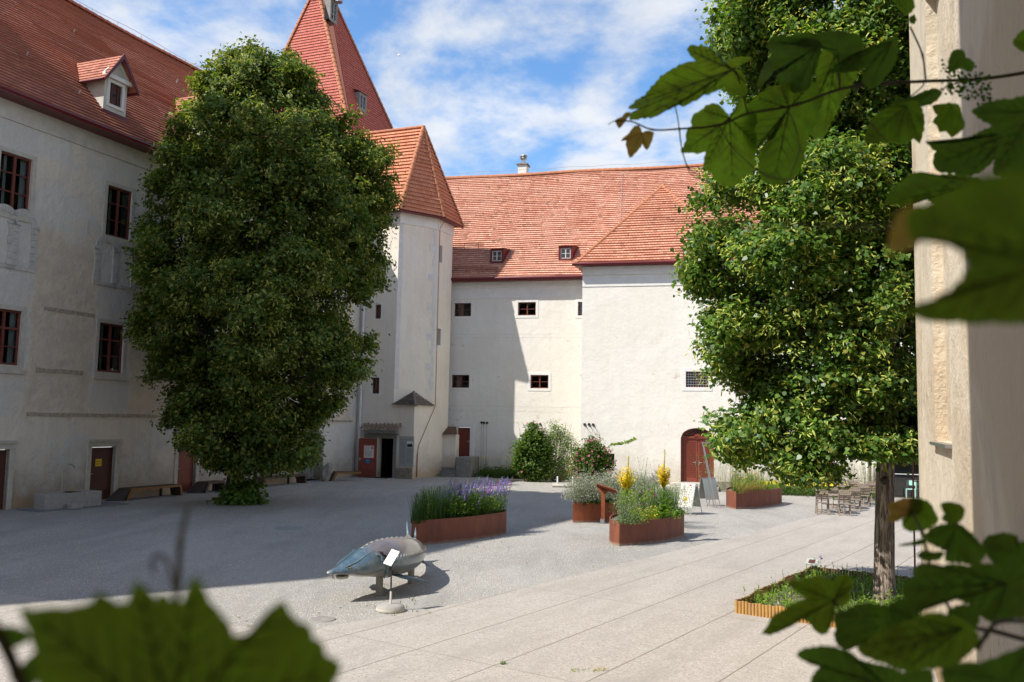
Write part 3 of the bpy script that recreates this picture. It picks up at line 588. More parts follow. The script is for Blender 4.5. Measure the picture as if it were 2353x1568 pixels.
def tower_dormer(px,py,w,h,siren=False):
    p=HP(px,py,K0,nR); t=tR; f=Fr(0,0,22); f.o=V((p.x,p.y,0)); g=MB(); z=p.z; sl=math.hypot(nR.x,nR.y)/nR.z; dp=h/ sl
    f0=.05
    g.poly([f.P(0,z,f0),f.P(0,z+h,f0),f.P(0,z+h*1.0,-dp)][::-1]); g.poly([f.P(w,z,f0),f.P(w,z+h,f0),f.P(w,z+h,-dp)])
    wall(g,Fx(f,f0),0,w,z,z+h,[(.14,w-.14,z+.22,z+h-.14,.1)]); g.poly([f.P(-.1,z+h,f0+.12),f.P(w+.1,z+h,f0+.12),f.P(w+.1,z+h+.35,-dp-.25),f.P(-.1,z+h+.35,-dp-.25)])
    d=g.build('dormer','concrete',tr); window(Fx(f,f0),.14,w-.14,z+.22,z+h-.14,.09,d,2,3,fm='panel_grey',bar=.04)
    if siren:
        g=MB(); c=f.P(w*.5,z+h*.9,.45); g.tube([c,c+V((0,0,.18)),c+V((0,0,.2)),c+V((0,0,.45))],[.28,.28,.2,.1],seg=12); g.tube([c+V((0,0,.2)),f.P(w*.5,z+h+.2,-.2)],.05); g.build('siren','metal',d)
def Fx(f,off):
    q=Fr(0,0,f.d); q.o=f.o+f.n*off; return q
tower_dormer(824,252,1.0,1.35); tower_dormer(757,47,.95,1.7,True)

# ======================= STAIR TOWER =======================
st=empty('stair_tower',(-5.5,50.2,0),'pale angular stair tower with orange tiled roof and open red door below','tower')
TZ=15.6; zc=F1.hit(958,931)[1]        # level where the corner turns into a chamfer
cu=F1.hit(906,880)[0]; cv=F3.hit(996,880)[0]  # chamfer ends
PL=F1.P(cu,0); PR=F3.P(cv,0); e3=F3.hit(1031,900)[0]; uL=-4.6
F2=Fr(PL.x,PL.y,math.degrees(math.atan2(PR.x-PL.x,PR.y-PL.y))); cl=(PR-PL).length
ops1=[]; dl,dr_=F1.hit(880-18,1050)[0],F1.hit(903,1050)[0]; dl=F1.hit(866,1050)[0]
ops1.append((dl,dr_,0,F1.hit(890,1008)[1],.5))
wz=[(855,872,868,905),(862,876,700,733)]
for a,b,c,d in wz: ops1.append((F1.hit(a,c)[0],F1.hit(b,c)[0],F1.hit(a,d)[1],F1.hit(a,c)[1],.22))
g=MB(); wall(g,F1,uL,0,0,zc,[o for o in ops1 if o[3]<zc]); wall(g,F1,uL,cu,zc,TZ,[o for o in ops1 if o[3]>zc])
ops3=[]
for a,b,c,d in [(1009.5,1016.5,563,603),(1005.5,1013,755,793)]: ops3.append((F3.hit(a,c)[0],F3.hit(b,c)[0],F3.hit(a,d)[1],F3.hit(a,c)[1],.35))
wall(g,F3,0,e3,0,zc,[]); wall(g,F3,cv,e3,zc,TZ,ops3); wall(g,F2,0,cl,zc,TZ,[])
g.poly([F3.P(e3,0),F3.P(e3,0,-6),F3.P(e3,TZ,-6),F3.P(e3,TZ)]); g.poly([F1.P(uL,0),F1.P(uL,TZ),F1.P(uL,TZ,-6),F1.P(uL,0,-6)])
g.build('wall','plaster_tower',st)
for o in ops1[1:]: window(F1,o[0],o[1],o[2],o[3],.2,st,2,2,bar=.05,surround=(.1,.012,'plaster_band'),fm='red_frame')
for o in ops3: window(F3,o[0],o[1],o[2],o[3],.3,st,1,2,bar=.04,surround=(.1,.012,'plaster_band'),fm='red_frame')
# quoins and edge bands
g=MB(); g.fbox(F2,0,.28,zc+.9,TZ-.7,-.01,.012); g.fbox(F2,cl-.22,cl,zc+.9,TZ-.7,-.01,.012)
for i in range(11):
    z=zc+1.2+i*.9; g.fbox(F2,cl-.22-.25*(i%2)-.1,cl-.221,z,z+.42,-.01,.013)
g.build('corner_band','plaster_quoin',st)
g=MB(); g.fbox(F1,uL,cu-.02,TZ-.7,TZ-.02,-.01,.06); g.fbox(F2,.0,cl,TZ-.7,TZ-.02,-.01,.06); g.fbox(F3,cv+.02,e3,TZ-.7,TZ-.02,-.01,.06); g.build('cornice','plaster_band',st)
# roof: eave polygon offset outward
ov=.45
def isec(fa,fb,off):
    # intersection of two offset wall lines
    a=fa.P(0,0,off); b=fb.P(0,0,off); d=b-a; den=fa.t.x*fb.t.y-fa.t.y*fb.t.x; t=(d.x*fb.t.y-d.y*fb.t.x)/den; return a+fa.t*t
e12=isec(F1,F2,ov); e23=isec(F2,F3,ov); eL=F1.P(uL-3,0,ov); eR=F3.P(e3+.5,0,ov)
for p in (e12,e23,eL,eR): p.z=TZ
ap=AY(973,292,52.6); apL=ap-F1.t*7+V((0,0,0))
g=MB(); roof_face(g,[eL,e12,ap,apL],course=.26,tw=.2,lift=.08); roof_face(g,[e12,e23,ap],course=.26,tw=.2,lift=.08); roof_face(g,[e23,eR,ap],course=.26,tw=.2,lift=.08); g.poly([eR,eR-F1.t*9,apL,ap])
sr=g.build('roof','tiles_turret',st)
g=MB(); ridge(g,e12,ap,.13,.42); ridge(g,e23,ap,.13,.42); ridge(g,eR,ap,.13,.42); ridge(g,apL,ap,.13,.42); g.build('ridge_tiles','ridge_orange',sr)
g=MB()
for p,q in ((eL,e12),(e12,e23),(e23,eR)): g.tube([p-V((0,0,.06)),q-V((0,0,.06))],.075,seg=6)
for fr,a,b in ((F1,uL,cu),(F2,0,cl),(F3,cv,e3)): g.fbox(fr,a,b,TZ-.05,TZ+.0,.06,ov)
g.build('gutter','red_metal',sr)
# little hipped cap roof over the square corner
g=MB(); m_=(PL+PR)/2; m_.z=zc+.8; cc=V((-5.5,50.2,zc-.02)); eo=.16
q0=F1.P(cu-.15,zc-.05,eo); q1=isec(F1,F3,eo); q1.z=zc-.05; q2=F3.P(cv+.12,zc-.05,eo); mb_=m_-F2.n*.02
roof_face(g,[q0,q1,mb_],course=.13,tw=.16,lift=.06); roof_face(g,[q1,q2,mb_],course=.13,tw=.16,lift=.06); g.build('corner_cap_roof','tile_mossy',st)
g=MB(); ridge(g,q1,mb_,.09,.2); g.build('cap_ridge','tile_mossy',st)
# door canopy of old tiles
ca,cb=F1.hit(838,985)[0],F1.hit(920,985)[0]; czz=F1.hit(880,991)[1]
g=MB(); n=9
for r_ in range(3):
    for i in range(n+1):
        x=ca+(cb-ca)*(i+.5*(r_%2))/n; o_=.5-.16*r_; z=czz+.08+.12*r_; a=random.uniform(-.02,.02)
        vs=[]
        for k in range(5):
            an=math.pi*k/4
            vs+= [F1.P(x+.085*math.cos(an),z+.07*math.sin(an)+a,o_),F1.P(x+.075*math.cos(an),z+.1+.07*math.sin(an)+a,o_-.2)]
        g.mesh(vs,[(2*k,2*k+1,2*k+3,2*k+2) for k in range(4)])
cn=g.build('door_canopy','tile_mossy_orange',st); g=MB(); g.fbox(F1,ca+.1,cb-.1,czz-.12,czz+.05,0,.3); g.fbox(F1,ca+.25,cb-.05,czz-.2,czz-.12,0,.12); g.build('canopy_shelf','concrete',cn)
g=MB(); dz=ops1[0][3]; g.fbox(F1,dr_,dr_+.22,0,dz+.25,-.3,.03); g.fbox(F1,dl-.9,dr_-.002,dz+.002,dz+.25,-.3,.03); g.build('door_frame','concrete',st)
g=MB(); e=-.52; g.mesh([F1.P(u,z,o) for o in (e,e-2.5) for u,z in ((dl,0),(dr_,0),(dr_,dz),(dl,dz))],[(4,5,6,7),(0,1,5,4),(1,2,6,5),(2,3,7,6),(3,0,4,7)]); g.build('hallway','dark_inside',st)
# open door leaf, hinged at the left jamb and swung outward
leafa=rad(18); fl_=Fr(0,0,112+ -0); hp=F1.P(dl,0,.05)
wl_=dr_-dl; a112=112-22
fD=Fr(hp.x-0,hp.y,0); dirv=(-F1.t*math.cos(leafa)+F1.n*math.sin(leafa)); 
fD.t=-dirv; fD.n=V((fD.t.y,-fD.t.x,0)); fD.o=hp+dirv*wl_
dd=plank_door(fD,0,wl_,.04,dz-.02,.0,st,'red_door',n=1,handle='l',slat=False)
ps=empty('door_poster',fD.P(wl_*.5,1.5,.03),'red framed white notice fixed to the open red door','poster')
g=MB(); g.fbox(fD,.24*wl_/.95,.85*wl_/.95,1.08,1.86,.002,.012); g.build('frame','poster_red',ps)
g=MB(); g.fbox(fD,.3*wl_/.95,.80*wl_/.95,1.13,1.81,.013,.016); g.build('sheet','panel_white',ps)
g=MB()
for i in range(13):
    z=1.5-i*.025; g.fbox(fD,.33*wl_/.95,(.77-.1*random.random())*wl_/.95,z,z+.011,.0165,.0175)
g.build('lines','ink_grey',ps); g=MB()
for z in (1.73,1.66,1.56): g.fbox(fD,.33*wl_/.95,.6*wl_/.95,z,z+.022,.0165,.0175)
g.build('heading','ink_red',ps); g=MB(); g.fbox(fD,.66*wl_/.95,.77*wl_/.95,1.6,1.77,.0165,.0175); g.build('picture','ink_grey',ps)
g=MB(); g.tube([fD.P(.5*wl_/.95,.93,.001),fD.P(.5*wl_/.95,.93,.008)],.12,seg=20); bs=g.build('round_sticker','blue_sticker'); tag(bs,'round blue sticker low on the open red door','sticker')
g=MB(); g.prism([fD.P(.47*wl_/.95,.88,.0085),fD.P(.55*wl_/.95,.92,.0085),fD.P(.52*wl_/.95,.99,.0085)],fD.n*.002,'ink'); g.build('emblem',None,bs)
# information panel
pa,pb=F1.hit(917,1040)[0],F1.hit(951,1040)[0]; pz1=F1.hit(934,1003)[1]; pz0=F1.hit(934,1072)[1]
ip=empty('information_panel',F1.P((pa+pb)/2,pz0,0),'tall grey information panel with red heading on the wall right of the open door','sign')
g=MB(); g.fbox(F1,pa,pb,pz0,pz1,.0,.03); g.build('board','panel_grey',ip,bevel=.004)
H_=pz1-pz0; Wd=pb-pa
text('Schloss Orth an der Donau',F1,(pa+pb)/2,pz1-.2,.032,Wd*.083,'ink_red',ip)
g=MB()
for c in range(2):
    x0=pa+Wd*(.08 if c==0 else .53); z=pz1-.3-(0 if c==0 else .42); 
    while z>pz0+.12:
        if random.random()>.12: g.fbox(F1,x0,x0+Wd*random.uniform(.34,.39),z,z+.012,.0305,.032)
        z-=.027
g.build('text_lines','ink_grey',ip)
g=MB(); g.fbox(F1,pa+Wd*.54,pb-Wd*.06,pz1-.62,pz1-.28,.0305,.0325,'chalk_white'); g.prism([F1.P(pa+Wd*x,pz1-z,.033) for x,z in ((.55,.6),(.55,.42),(.62,.46),(.68,.36),(.7,.45),(.82,.4),(.84,.3),(.86,.44),(.92,.46),(.92,.6))],F1.n*.001,'ink'); g.build('picture',None,ip)
# downpipe and conductor rod
g=MB(); g.tube([F1.P(-3.52,.35,.12),F1.P(-3.52,TZ,.12)],.075,seg=10)
for z in (1.2,2.9,4.6,6.3,8,9.7,11.4,13): g.tube([F1.P(-3.52,z,.12),F1.P(-3.52,z+.07,.12)],.09,seg=10)
g.build('downpipe','plaster_band',st)
g=MB(); cx=cv+.25; g.tube([F3.P(cx,TZ-.1,.35),F3.P(cx-.05,TZ-.6,.05),F3.P(cx-.02,zc,.05),F3.P(.55,1.9,.05),F3.P(.42,1.45,.05),F3.P(.42,.1,.05)],.018,seg=5); g.tube([F3.P(.42,.1,.05),F3.P(.42,1.45,.05)],.03,seg=5); g.build('conductor_rod','rusty_rod',st)
g=MB(); g.fbox(F1,dr_+.24,-.02,.0,.62,-.01,.05); g.build('rubble_plinth','stone_rough',st)
g=MB(); g.fbox(F1,dl-.75,dr_+.2,.0,.03,.1,1.0,'panel_white'); g.fbox(F1,dl-.7,dr_+.15,.03,.04,.14,.96,'ink'); tag(g.build('door_mat',None),'black door mat with pale frame in front of the open door','mat')
# buttress wall beside the stair door
g=MB(); zz=F3.hit(1040,962)[1]; 
fS=Fr(F3.P(e3,0).x,F3.P(e3,0).y,FB.d); g.fbox(fS,-.3,.75,0,2.5,-.02,.62); g.build('side_wall','plaster_tower',st)
g=MB(); roof_face(g,[fS.P(-.1,2.48,.8),fS.P(.9,2.48,.8),fS.P(.55,2.95,.0),fS.P(-.1,2.95,.0)],course=.13,tw=.16,lift=.05); g.build('side_wall_cap','tile_mossy_orange',st)
# ======================= BACK WING =======================
bw=empty('back_wing',FB.P(0,0,0),'whitewashed back wing with broad old orange tile roof, chimney and small square windows','building')
BZ=FB.hit(1200,640,.5)[1]
ubl=FB.hit(1029,900)[0]-1.2; ubr=26.
def ob(fr,x0,y0,x1,y1,dep): 
    a,d=fr.hit(x0,y0); b,c=fr.hit(x1,y1); return (a,b,min(c,d),max(c,d),dep)
bwin=[ob(FB,1044,697,1082,727,.2),ob(FB,1190.5,695,1231,725,.2),ob(FB,1328,694,1369,725,.2),ob(FB,1038,861.7,1077.8,891.6,.2),ob(FB,1219,862,1260,893,.2)]
bdoor=ob(FB,1052,982,1079,1053,.2)
g=MB(); wall(g,FB,ubl,ubr,0,BZ,bwin+[bdoor]); g.poly([FB.P(ubr,0),FB.P(ubr,0,-12),FB.P(ubr,BZ,-12),FB.P(ubr,BZ)]); g.build('wall','plaster_white',bw)
for o in bwin: window(FB,o[0],o[1],o[2],o[3],.17,bw,2,2,bar=.06,surround=(.16,.02,'plaster_band'))
plank_door(FB,bdoor[0]+.01,bdoor[1]-.01,bdoor[2]+.01,bdoor[3]-.01,-.12,bw,'red_door',n=12,handle='r')
g=MB(); a,b,c,d,_=bdoor; g.fbox(FB,a-.28,a,c,d+.24,-.01,.04); g.fbox(FB,b,b+.28,c,d+.24,-.01,.04); g.fbox(FB,a,b,d,d+.24,-.01,.04); g.build('door_surround','plaster_band',bw)
# painted bands: thin double lines under the sills and a broad eaves band
def bandz(fr,px,py): return fr.hit(px,py)[1]
g=MB()
for y in (768,776,935,946):
    z=bandz(FB,1200,y); g=MB(); g.fbox(FB,ubl,ubr,z-.009,z+.009,-.004,.004); g.build('scored_line','scored_groove',bw)
g=MB(); g.fbox(FB,ubl,ubr,BZ-1.15,BZ-.12,-.005,.03); g.fbox(FB,ubl,ubr,BZ-.5,BZ-.119,.03,.1); g.build('cornice','plaster_band',bw)
bs_=-7.0; brz=FB.hit(1330,397,bs_)[1]
UBL=ubl-5; pf=[FB.P(UBL,BZ,.55),FB.P(ubr,BZ,.55),FB.P(ubr,brz,bs_),FB.P(UBL,brz,bs_)]
g=MB(); roof_face(g,pf,course=.22,tw=.19,lift=.078,wav=.07,seg=1.6); g.poly([FB.P(UBL,brz-.1,bs_),FB.P(ubr,brz-.1,bs_),FB.P(ubr,BZ,2*bs_),FB.P(UBL,BZ,2*bs_)])
bre=g.build('roof','tiles_old',bw)
bn=(pf[1]-pf[0]).cross(pf[3]-pf[0]).normalized()
if bn.z<0: bn=-bn
g=MB(); g.poly([FB.P(ubr,BZ,.5),FB.P(ubr,brz,bs_),FB.P(ubr,BZ,2*bs_)]); g.build('gable','plaster_white',bw)
g=MB(); ridge(g,FB.P(UBL,brz+.04,bs_),FB.P(ubr,brz+.04,bs_),.17,.42,wav=.03); g.build('ridge_tiles','ridge_orange',bre)
g=MB(); g.tube([FB.P(UBL,BZ+.02,.62),FB.P(ubr,BZ+.02,.62)],.1,seg=8); g.fbox(FB,UBL,ubr,BZ-.12,BZ-.05,.1,.6); g.build('gutter','red_metal',bw)
g=MB(); g.tube([FB.P(u,brz+.42+.04*math.sin(u*2),bs_) for u in np.linspace(UBL,ubr,50)],.01,seg=4)
for px in (1120,1430,1535): 
    q=[HP(px-6*t,400+ (590-400)*t,pf[0],bn)+bn*.16 for t in (0,.2,.4,.6,.8,1)] if px==1430 else [HP(px,410,pf[0],bn)+bn*.1]*1
    if len(q)>1: g.tube(q,.012,seg=4)
g.build('lightning_conductor','pipe_zinc',bre)
def hooks(pts,plane,nrm,parent):
    for px,py in pts:
        g=MB(); p=HP(px,py,plane,nrm); g.tube([p,p+nrm*.1+V((0,0,.05)),p+nrm*.12+V((0,0,-.12))],.022,seg=5); g.build('roof_hook','rusty_rod',parent)
hooks([(1054,437),(1124,433),(1282,418),(1409,413),(1110,492),(1438,570-80),(1240,565),(1330,440)],pf[0],bn,bre)
def guard(x0,x1,y):
    p=HP(x0,y,pf[0],bn); q=HP(x1,y,pf[0],bn); g=MB(); h=bn*.05+V((0,0,.0)); up=V((0,0,.28))
    for k in (0.05,.14,.26): g.tube([p+h+bn*.1+V((0,0,k)),q+h+bn*.1+V((0,0,k))],.012,seg=4)
    n=int((q-p).length/.12)
    for i in range(n+1): a=p+(q-p)*i/n+h+bn*.1; g.tube([a,a+V((0,0,.28))],.007,seg=3)
    for i in range(0,n+1,8): a=p+(q-p)*i/n; g.tube([a,a+bn*.2,a+bn*.16+V((0,0,.3))],.02,seg=4)
    g.build('snow_guard','rusty_rod',bre)
guard(1036,1113,574); guard(1040,1152,627); guard(1036,1072,523)
def skylight(x0,y0,x1,y1):
    p=HP(x0,y1,pf[0],bn); off=(p-FB.o).dot(FB.n)+.25; f=Fx(FB,off); a,z1=f.hit(x0,y0); b,z0=f.hit(x1,y1); g=MB(); e=.12; sl=(brz-BZ)/(.55-bs_); dp=(z1+e-z0)/sl+.6
    wall(g,f,a-e,b+e,z0-e,z1+e,[(a,b,z0,z1,.12)])
    g.poly([f.P(a-e,z0-e,0),f.P(a-e,z1+e,0),f.P(a-e,z1+e+.1,-dp),][::-1]); g.poly([f.P(b+e,z0-e,0),f.P(b+e,z1+e,0),f.P(b+e+.25,z1+e+.15,-dp),f.P(b+e,z0,-.5)]); g.poly([f.P(a-e-.06,z1+e,.08),f.P(b+e+.06,z1+e,.08),f.P(b+e+.3,z1+e+.2,-dp),f.P(a-e-.06,z1+e+.2,-dp)])
    d=g.build('roof_dormer','red_metal',bre); window(f,a,b,z0,z1,.1,d,2,2,fm='white_frame',bar=.05)
skylight(1131,577,1152,600); skylight(1288,571,1311,594)
# chimney
cp=HP(1199.5,412,pf[0],bn); cf=Fx(FB,(cp-FB.o).dot(FB.n)-1.0); ca_,cz0=cf.hit(1188.5,408); cb_,cz1=cf.hit(1211,378)
g=MB(); g.fbox(cf,ca_+.04,cb_-.04,cz0-2,cz1,-.7,0); ch=g.build('chimney','plaster_white',bre)
g=MB(); g.fbox(cf,ca_-.06,cb_+.06,cz1,cz1+.09,-.8,.1); g.build('chimney_cap','concrete',ch)
g=MB(); cc=cf.P((ca_+cb_)/2,cz1+.09,-.35); ph_=cf.hit(1200,353)[1]-cz1-.09
g.tube([cc,cc+V((0,0,ph_-.1))],.15,seg=12)
for k in (.5,.62,.74): g.tube([cc+V((0,0,ph_*k)),cc+V((0,0,ph_*k+.07))],[.2,.27],seg=12)
g.tube([cc+V((0,0,ph_-.12)),cc+V((0,0,ph_-.06)),cc+V((0,0,ph_))],[.3,.27,.08],seg=12); g.build('flue','metal',ch)
def anchors(fr,pts,parent,wire):
    for i,(px,py) in enumerate(pts):
        u,z=fr.hit(px,py); g=MB(); g.tube([fr.P(u,z,0),fr.P(u,z,.05)],.075,seg=12); g.tube([fr.P(u,z,.05),fr.P(u,z,.1)],.025,seg=8)
        if wire: g.tube([fr.P(u,z,.08),fr.P(u+.02,.35,.08)],.007,seg=3); g.tube([fr.P(u+.02,.35,.0),fr.P(u+.02,.35,.1)],.06,seg=8)
        else: g.tube([fr.P(u,z,.1),fr.P(u+.22,z-.3,.12)],.012,seg=5); g.tube([fr.P(u+.22,z-.3,.12),fr.P(u+.26,1.5,.1)],.006,seg=3)
        g.build('cable_anchor','black_metal',parent)
anchors(FB,[(1107,971.5),(1112.3,972),(1119.4,972)],bw,True); anchors(FB,[(1226.5,974.5),(1233.5,975),(1241.5,975)],bw,False)

# ======================= PROJECTING BLOCK =======================
pb_=empty('projecting_block',FC.P(3,0,0),'bright white projecting block with hipped orange roof, barred window and arched red double door','building')
uc1=FC.hit(1700,1000)[0]; CZ=FC.hit(1450,604,.55)[1]
ad_=FC.hit(1564,1050)[0],FC.hit(1640.5,1050)[0]; adz=FC.hit(1600,984)[1]; adz0=FC.hit(1600,1109)[1]
cw_=ob(FC,1576,854,1628,890.5,.25); cw2=ob(FC,1380,1042,1411.5,1071,.3)
um=(ad_[0]+ad_[1])/2; R_=(ad_[1]-ad_[0])/2; rise=R_*.62; spz=adz-rise
g=MB(); wall(g,FC,0,uc1,0,CZ,[cw_,cw2,(ad_[0],ad_[1],adz0,adz,.35)])
n=16; arc=[(um-R_+2*R_*i/n, spz+rise*math.sqrt(max(0,1-((2*i/n)-1)**2))) for i in range(n+1)]
for i in range(n):
    (x0,z0),(x1,z1)=arc[i],arc[i+1]; g.poly([FC.P(x0,z0),FC.P(x1,z1),FC.P(x1,adz),FC.P(x0,adz)]); g.poly([FC.P(x0,z0),FC.P(x0,z0,-.35),FC.P(x1,z1,-.35),FC.P(x1,z1)])
g.poly([FC.P(uc1,0),FC.P(uc1,0,-6),FC.P(uc1,CZ,-6),FC.P(uc1,CZ)]); g.poly([FC.P(0,0,-6),FC.P(0,0),FC.P(0,CZ),FC.P(0,CZ,-6)]); g.build('wall','plaster_white',pb_)
window(FC,*cw_[:4],.2,pb_,2,2,surround=(.2,.02,'plaster_band'),grille=True,bar=.06); window(FC,*cw2[:4],.28,pb_,1,1,bar=.05)
# arched double door
dz1=spz-.02
for s,(a,b) in enumerate(((ad_[0]+.12,um-.012),(um+.012,ad_[1]-.12))):
    plank_door(FC,a,b,adz0+.02,dz1,-.24,pb_,'red_door',n=1,handle='l' if s else 'r',slat=False,name='door_leaf')
    lf=col.objects[-1] if False else None
g=MB()
for a,b in ((ad_[0]+.22,um-.11),(um+.11,ad_[1]-.22)):
    n=16
    for i in range(n):
        z0=adz0+.22+(dz1-adz0-.36)*i/n; z1=z0+(dz1-adz0-.36)/n-.025; g.prism([FC.P(a,z0,-.239),FC.P(a,z1,-.239),FC.P(a,z1,-.205)],FC.t*(b-a))
g.build('door_louvre','red_door',pb_)
g=MB(); g.fbox(FC,ad_[0],ad_[0]+.1,adz0,spz,-.3,-.18); g.fbox(FC,ad_[1]-.1,ad_[1],adz0,spz,-.3,-.18); g.fbox(FC,ad_[0]+.1,ad_[1]-.1,dz1+.003,dz1+.12,-.3,-.17)
for i in range(16):
    (x0,z0),(x1,z1)=arc[i],arc[i+1]; k=.9; q=lambda x,z:(um+(x-um)*k,spz+(z-spz)*k)
    a0,b0=q(x0,z0); a1,b1=q(x1,z1); g.prism([FC.P(x0,z0-.004,-.3),FC.P(x1,z1-.004,-.3),FC.P(a1,b1,-.3),FC.P(a0,b0,-.3)],FC.n*.12)
for i in range(1,9):
    an=math.pi*i/9; x=um+R_*.9*math.cos(an); z=spz+.1+(rise*.86-.1)*math.sin(an); g.tube([FC.P(um+.12*math.cos(an),spz+.12+.08*math.sin(an),-.22),FC.P(x,z,-.22)],.022,seg=5)
g.tube([FC.P(um,spz+.1,-.23),FC.P(um,spz+.1,-.17)],.16,seg=12)
fan=g.build('fanlight_frame','red_door',pb_)
g=MB(); g.poly([FC.P(x,z,-.27) for x,z in arc]); g.build('pane','window_glass',fan)
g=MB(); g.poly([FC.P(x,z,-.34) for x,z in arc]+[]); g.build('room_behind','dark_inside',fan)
g=MB(); g.fbox(FC,0,uc1,CZ-1.2,CZ-.1,-.005,.03); g.fbox(FC,0,uc1,CZ-.55,CZ-.099,.03,.12); g.build('cornice','plaster_band',pb_)
ov=.4; q0=FC.P(-ov,CZ,ov); q1=FC.P(uc1+ov,CZ,ov); apx=HP(1522,428,FC.P(0,0,-4.2),FC.n); r2=apx-FC.n*6.5; q2=q0-FC.n*12; q3=q1-FC.n*12
g=MB(); roof_face(g,[q0,q1,apx],course=.22,tw=.19,lift=.078,wav=.05,seg=1.6); q2z=V((q2.x,q2.y,CZ)); 
roof_face(g,[q0,apx,r2,q0-FC.n*10.5],course=.21,tw=.19,lift=.055); roof_face(g,[q1,q1-FC.n*10.5,r2,apx],course=.21,tw=.19,lift=.055); cro=g.build('roof','tiles_block',pb_)
g=MB(); ridge(g,q0,apx,.13,.36); ridge(g,q1,apx,.13,.36); ridge(g,r2,apx,.13,.36); g.build('ridge_tiles','ridge_orange',cro)
g=MB(); g.tube([FC.P(-ov-.1,CZ,ov+.1),FC.P(uc1+ov+.1,CZ,ov+.1)],.1,seg=8); g.fbox(FC,-ov+.02,uc1+ov-.02,CZ-.1,CZ-.05,.12,ov); g.build('gutter','red_metal',pb_)
anchors(FC,[(1343.5,975.5),(1353.6,975.5),(1363,976)],pb_,False)
nf=(q1-q0).cross(apx-q0).normalized(); nf=nf if nf.z>0 else -nf
hooks([(1444,540),(1515,482),(1412,533)],q0,nf,cro)
g=MB()
for (x0,y0,wd,hh,n) in [(1450,768,70,5,70),(1510,767,40,6,40),(1440,857,55,10,90),(1395,858,25,8,20),(1490,857,20,6,20),(1375,900,40,80,14)]:
    pass
# stone steps in front of the arched door
sps=empty('door_steps',FC.P(um,0,.6),'two low worn stone steps in front of the arched red door','steps')
g=MB(); g.fbox(FC,ad_[0]-1.0,ad_[1]+.25,0,adz0*.55,0,1.3); g.build('step','stone_frame',sps,bevel=.02); g=MB(); g.fbox(FC,ad_[0]-.5,ad_[1]+.12,adz0*.55,adz0-.01,0,.8); g.build('step','stone_frame',sps,bevel=.02)
g=MB(); g.fbox(FC,.05,ad_[0]-.01,0,.28,0,.05); g.fbox(FC,ad_[1]+.15,uc1-.02,0,.45,0,.05); g.build('rubble_plinth','stone_rough',pb_)
# stair to the back door
stp=empty('door_stair',FB.P(bdoor[0]-.3,0,1),'grey stone stair with side wall up to the narrow red door in the corner','stairs')
sh=bdoor[2]; nst=6
for i in range(nst):
    g=MB(); z1=sh*(i+1)/nst; g.fbox(FB,bdoor[0]-.75,bdoor[1]-.32,sh*i/nst,z1-.004,.0,.45+.28*(nst-1-i)); g.build('step','concrete',stp,bevel=.01)
g=MB(); g.fbox(FB,bdoor[1]-.3,bdoor[1]+.62,0,sh+.12,0,1.75); g.build('side_wall','concrete',stp,bevel=.02)

# ======================= GLASS FRONT, NEAR WALL, UNSEEN TOWERS =======================
g=MB(); ue=FC.hit(2004,1100)[0]
wall(g,FC,uc1+.004,ue+12,0,CZ,[(ue+.1,ue+12,0,3.3,.1),(uc1+2.2,uc1+3.3,5.6,6.4,.2),(uc1+5.6,uc1+6.7,5.6,6.4,.2)],None); g.build('front_wall','plaster_white',bw)
for uu in (uc1+2.2,uc1+5.6): window(FC,uu,uu+1.1,5.6,6.4,.17,bw,2,2,bar=.06,surround=(.16,.02,'plaster_band'))
g=MB(); roof_face(g,[FC.P(uc1-.2,CZ-.02,.45),FC.P(ue+12,CZ-.02,.45),FC.P(ue+12,brz,-11.),FC.P(uc1+1.5,brz,-11.)],course=.21,tw=.19,lift=.055); g.build('front_roof','tiles_old',bw)
gp0=FC.hit(2004,1100)[0]
gb_=empty('glass_entrance',FC.P(gp0+4,0,1),'dark glazed entrance front with slim pale mullions beside the rough near wall','building')
fG=Fx(FC,.6)
g=MB(); g.fbox(FC,gp0,gp0+12,3.32,3.6,.003,.75); g.fbox(FC,gp0-.05,gp0+.1,0,3.3,0,.75); g.build('wall','plaster_white',gb_)
g=MB(); 
for u in (gp0+.12,gp0+2.3,gp0+3.1,gp0+5.2,gp0+7.4): g.fbox(fG,u,u+.09,0,3.3,-.06,.06)
g.fbox(fG,gp0+.2,gp0+12,1.15,1.19,-.03,.03); g.fbox(fG,gp0+.2,gp0+12,3.2,3.3,-.06,.06); g.build('mullion','white_frame',gb_)
g=MB(); g.poly([fG.P(gp0+.1,0),fG.P(gp0+12,0),fG.P(gp0+12,3.3),fG.P(gp0+.1,3.3)]); g.build('pane','window_glass',gb_)
g=MB(); g.fbox(FC,gp0+.15,gp0+11.9,0.02,3.28,-6,-.12); g.build('room_behind','ink',gb_)  # ink-black box, the unlit room's darkness is in its colour
g=MB(); g.tube([FC.P(gp0-.25,.1,.15),FC.P(gp0-.25,BZ,.15)],.07,seg=8); g.tube([FC.P(gp0-.25,1.0,.15),FC.P(gp0-.25,1.06,.15)],.085,seg=8); g.build('downpipe','plaster_band',gb_)

nw=empty('near_wall_building',FN.P(4,0,0),'rough ochre plastered building close on the right edge, with tall recessed panel','building')
NH=15.; FNw=Fr(0,0,202)
r0=ob(FN,2141,640,2187,1020,.16); r0=(r0[0],r0[1],r0[2],9.3,.14)
ru=ob(FN,2137,-60,2177,203,.3); 
a0,b0,c0_,d0_,_=r0
g=MB(); wall(g,FN,.55,26,0,NH,[(a0,b0,c0_,d0_,.14)])
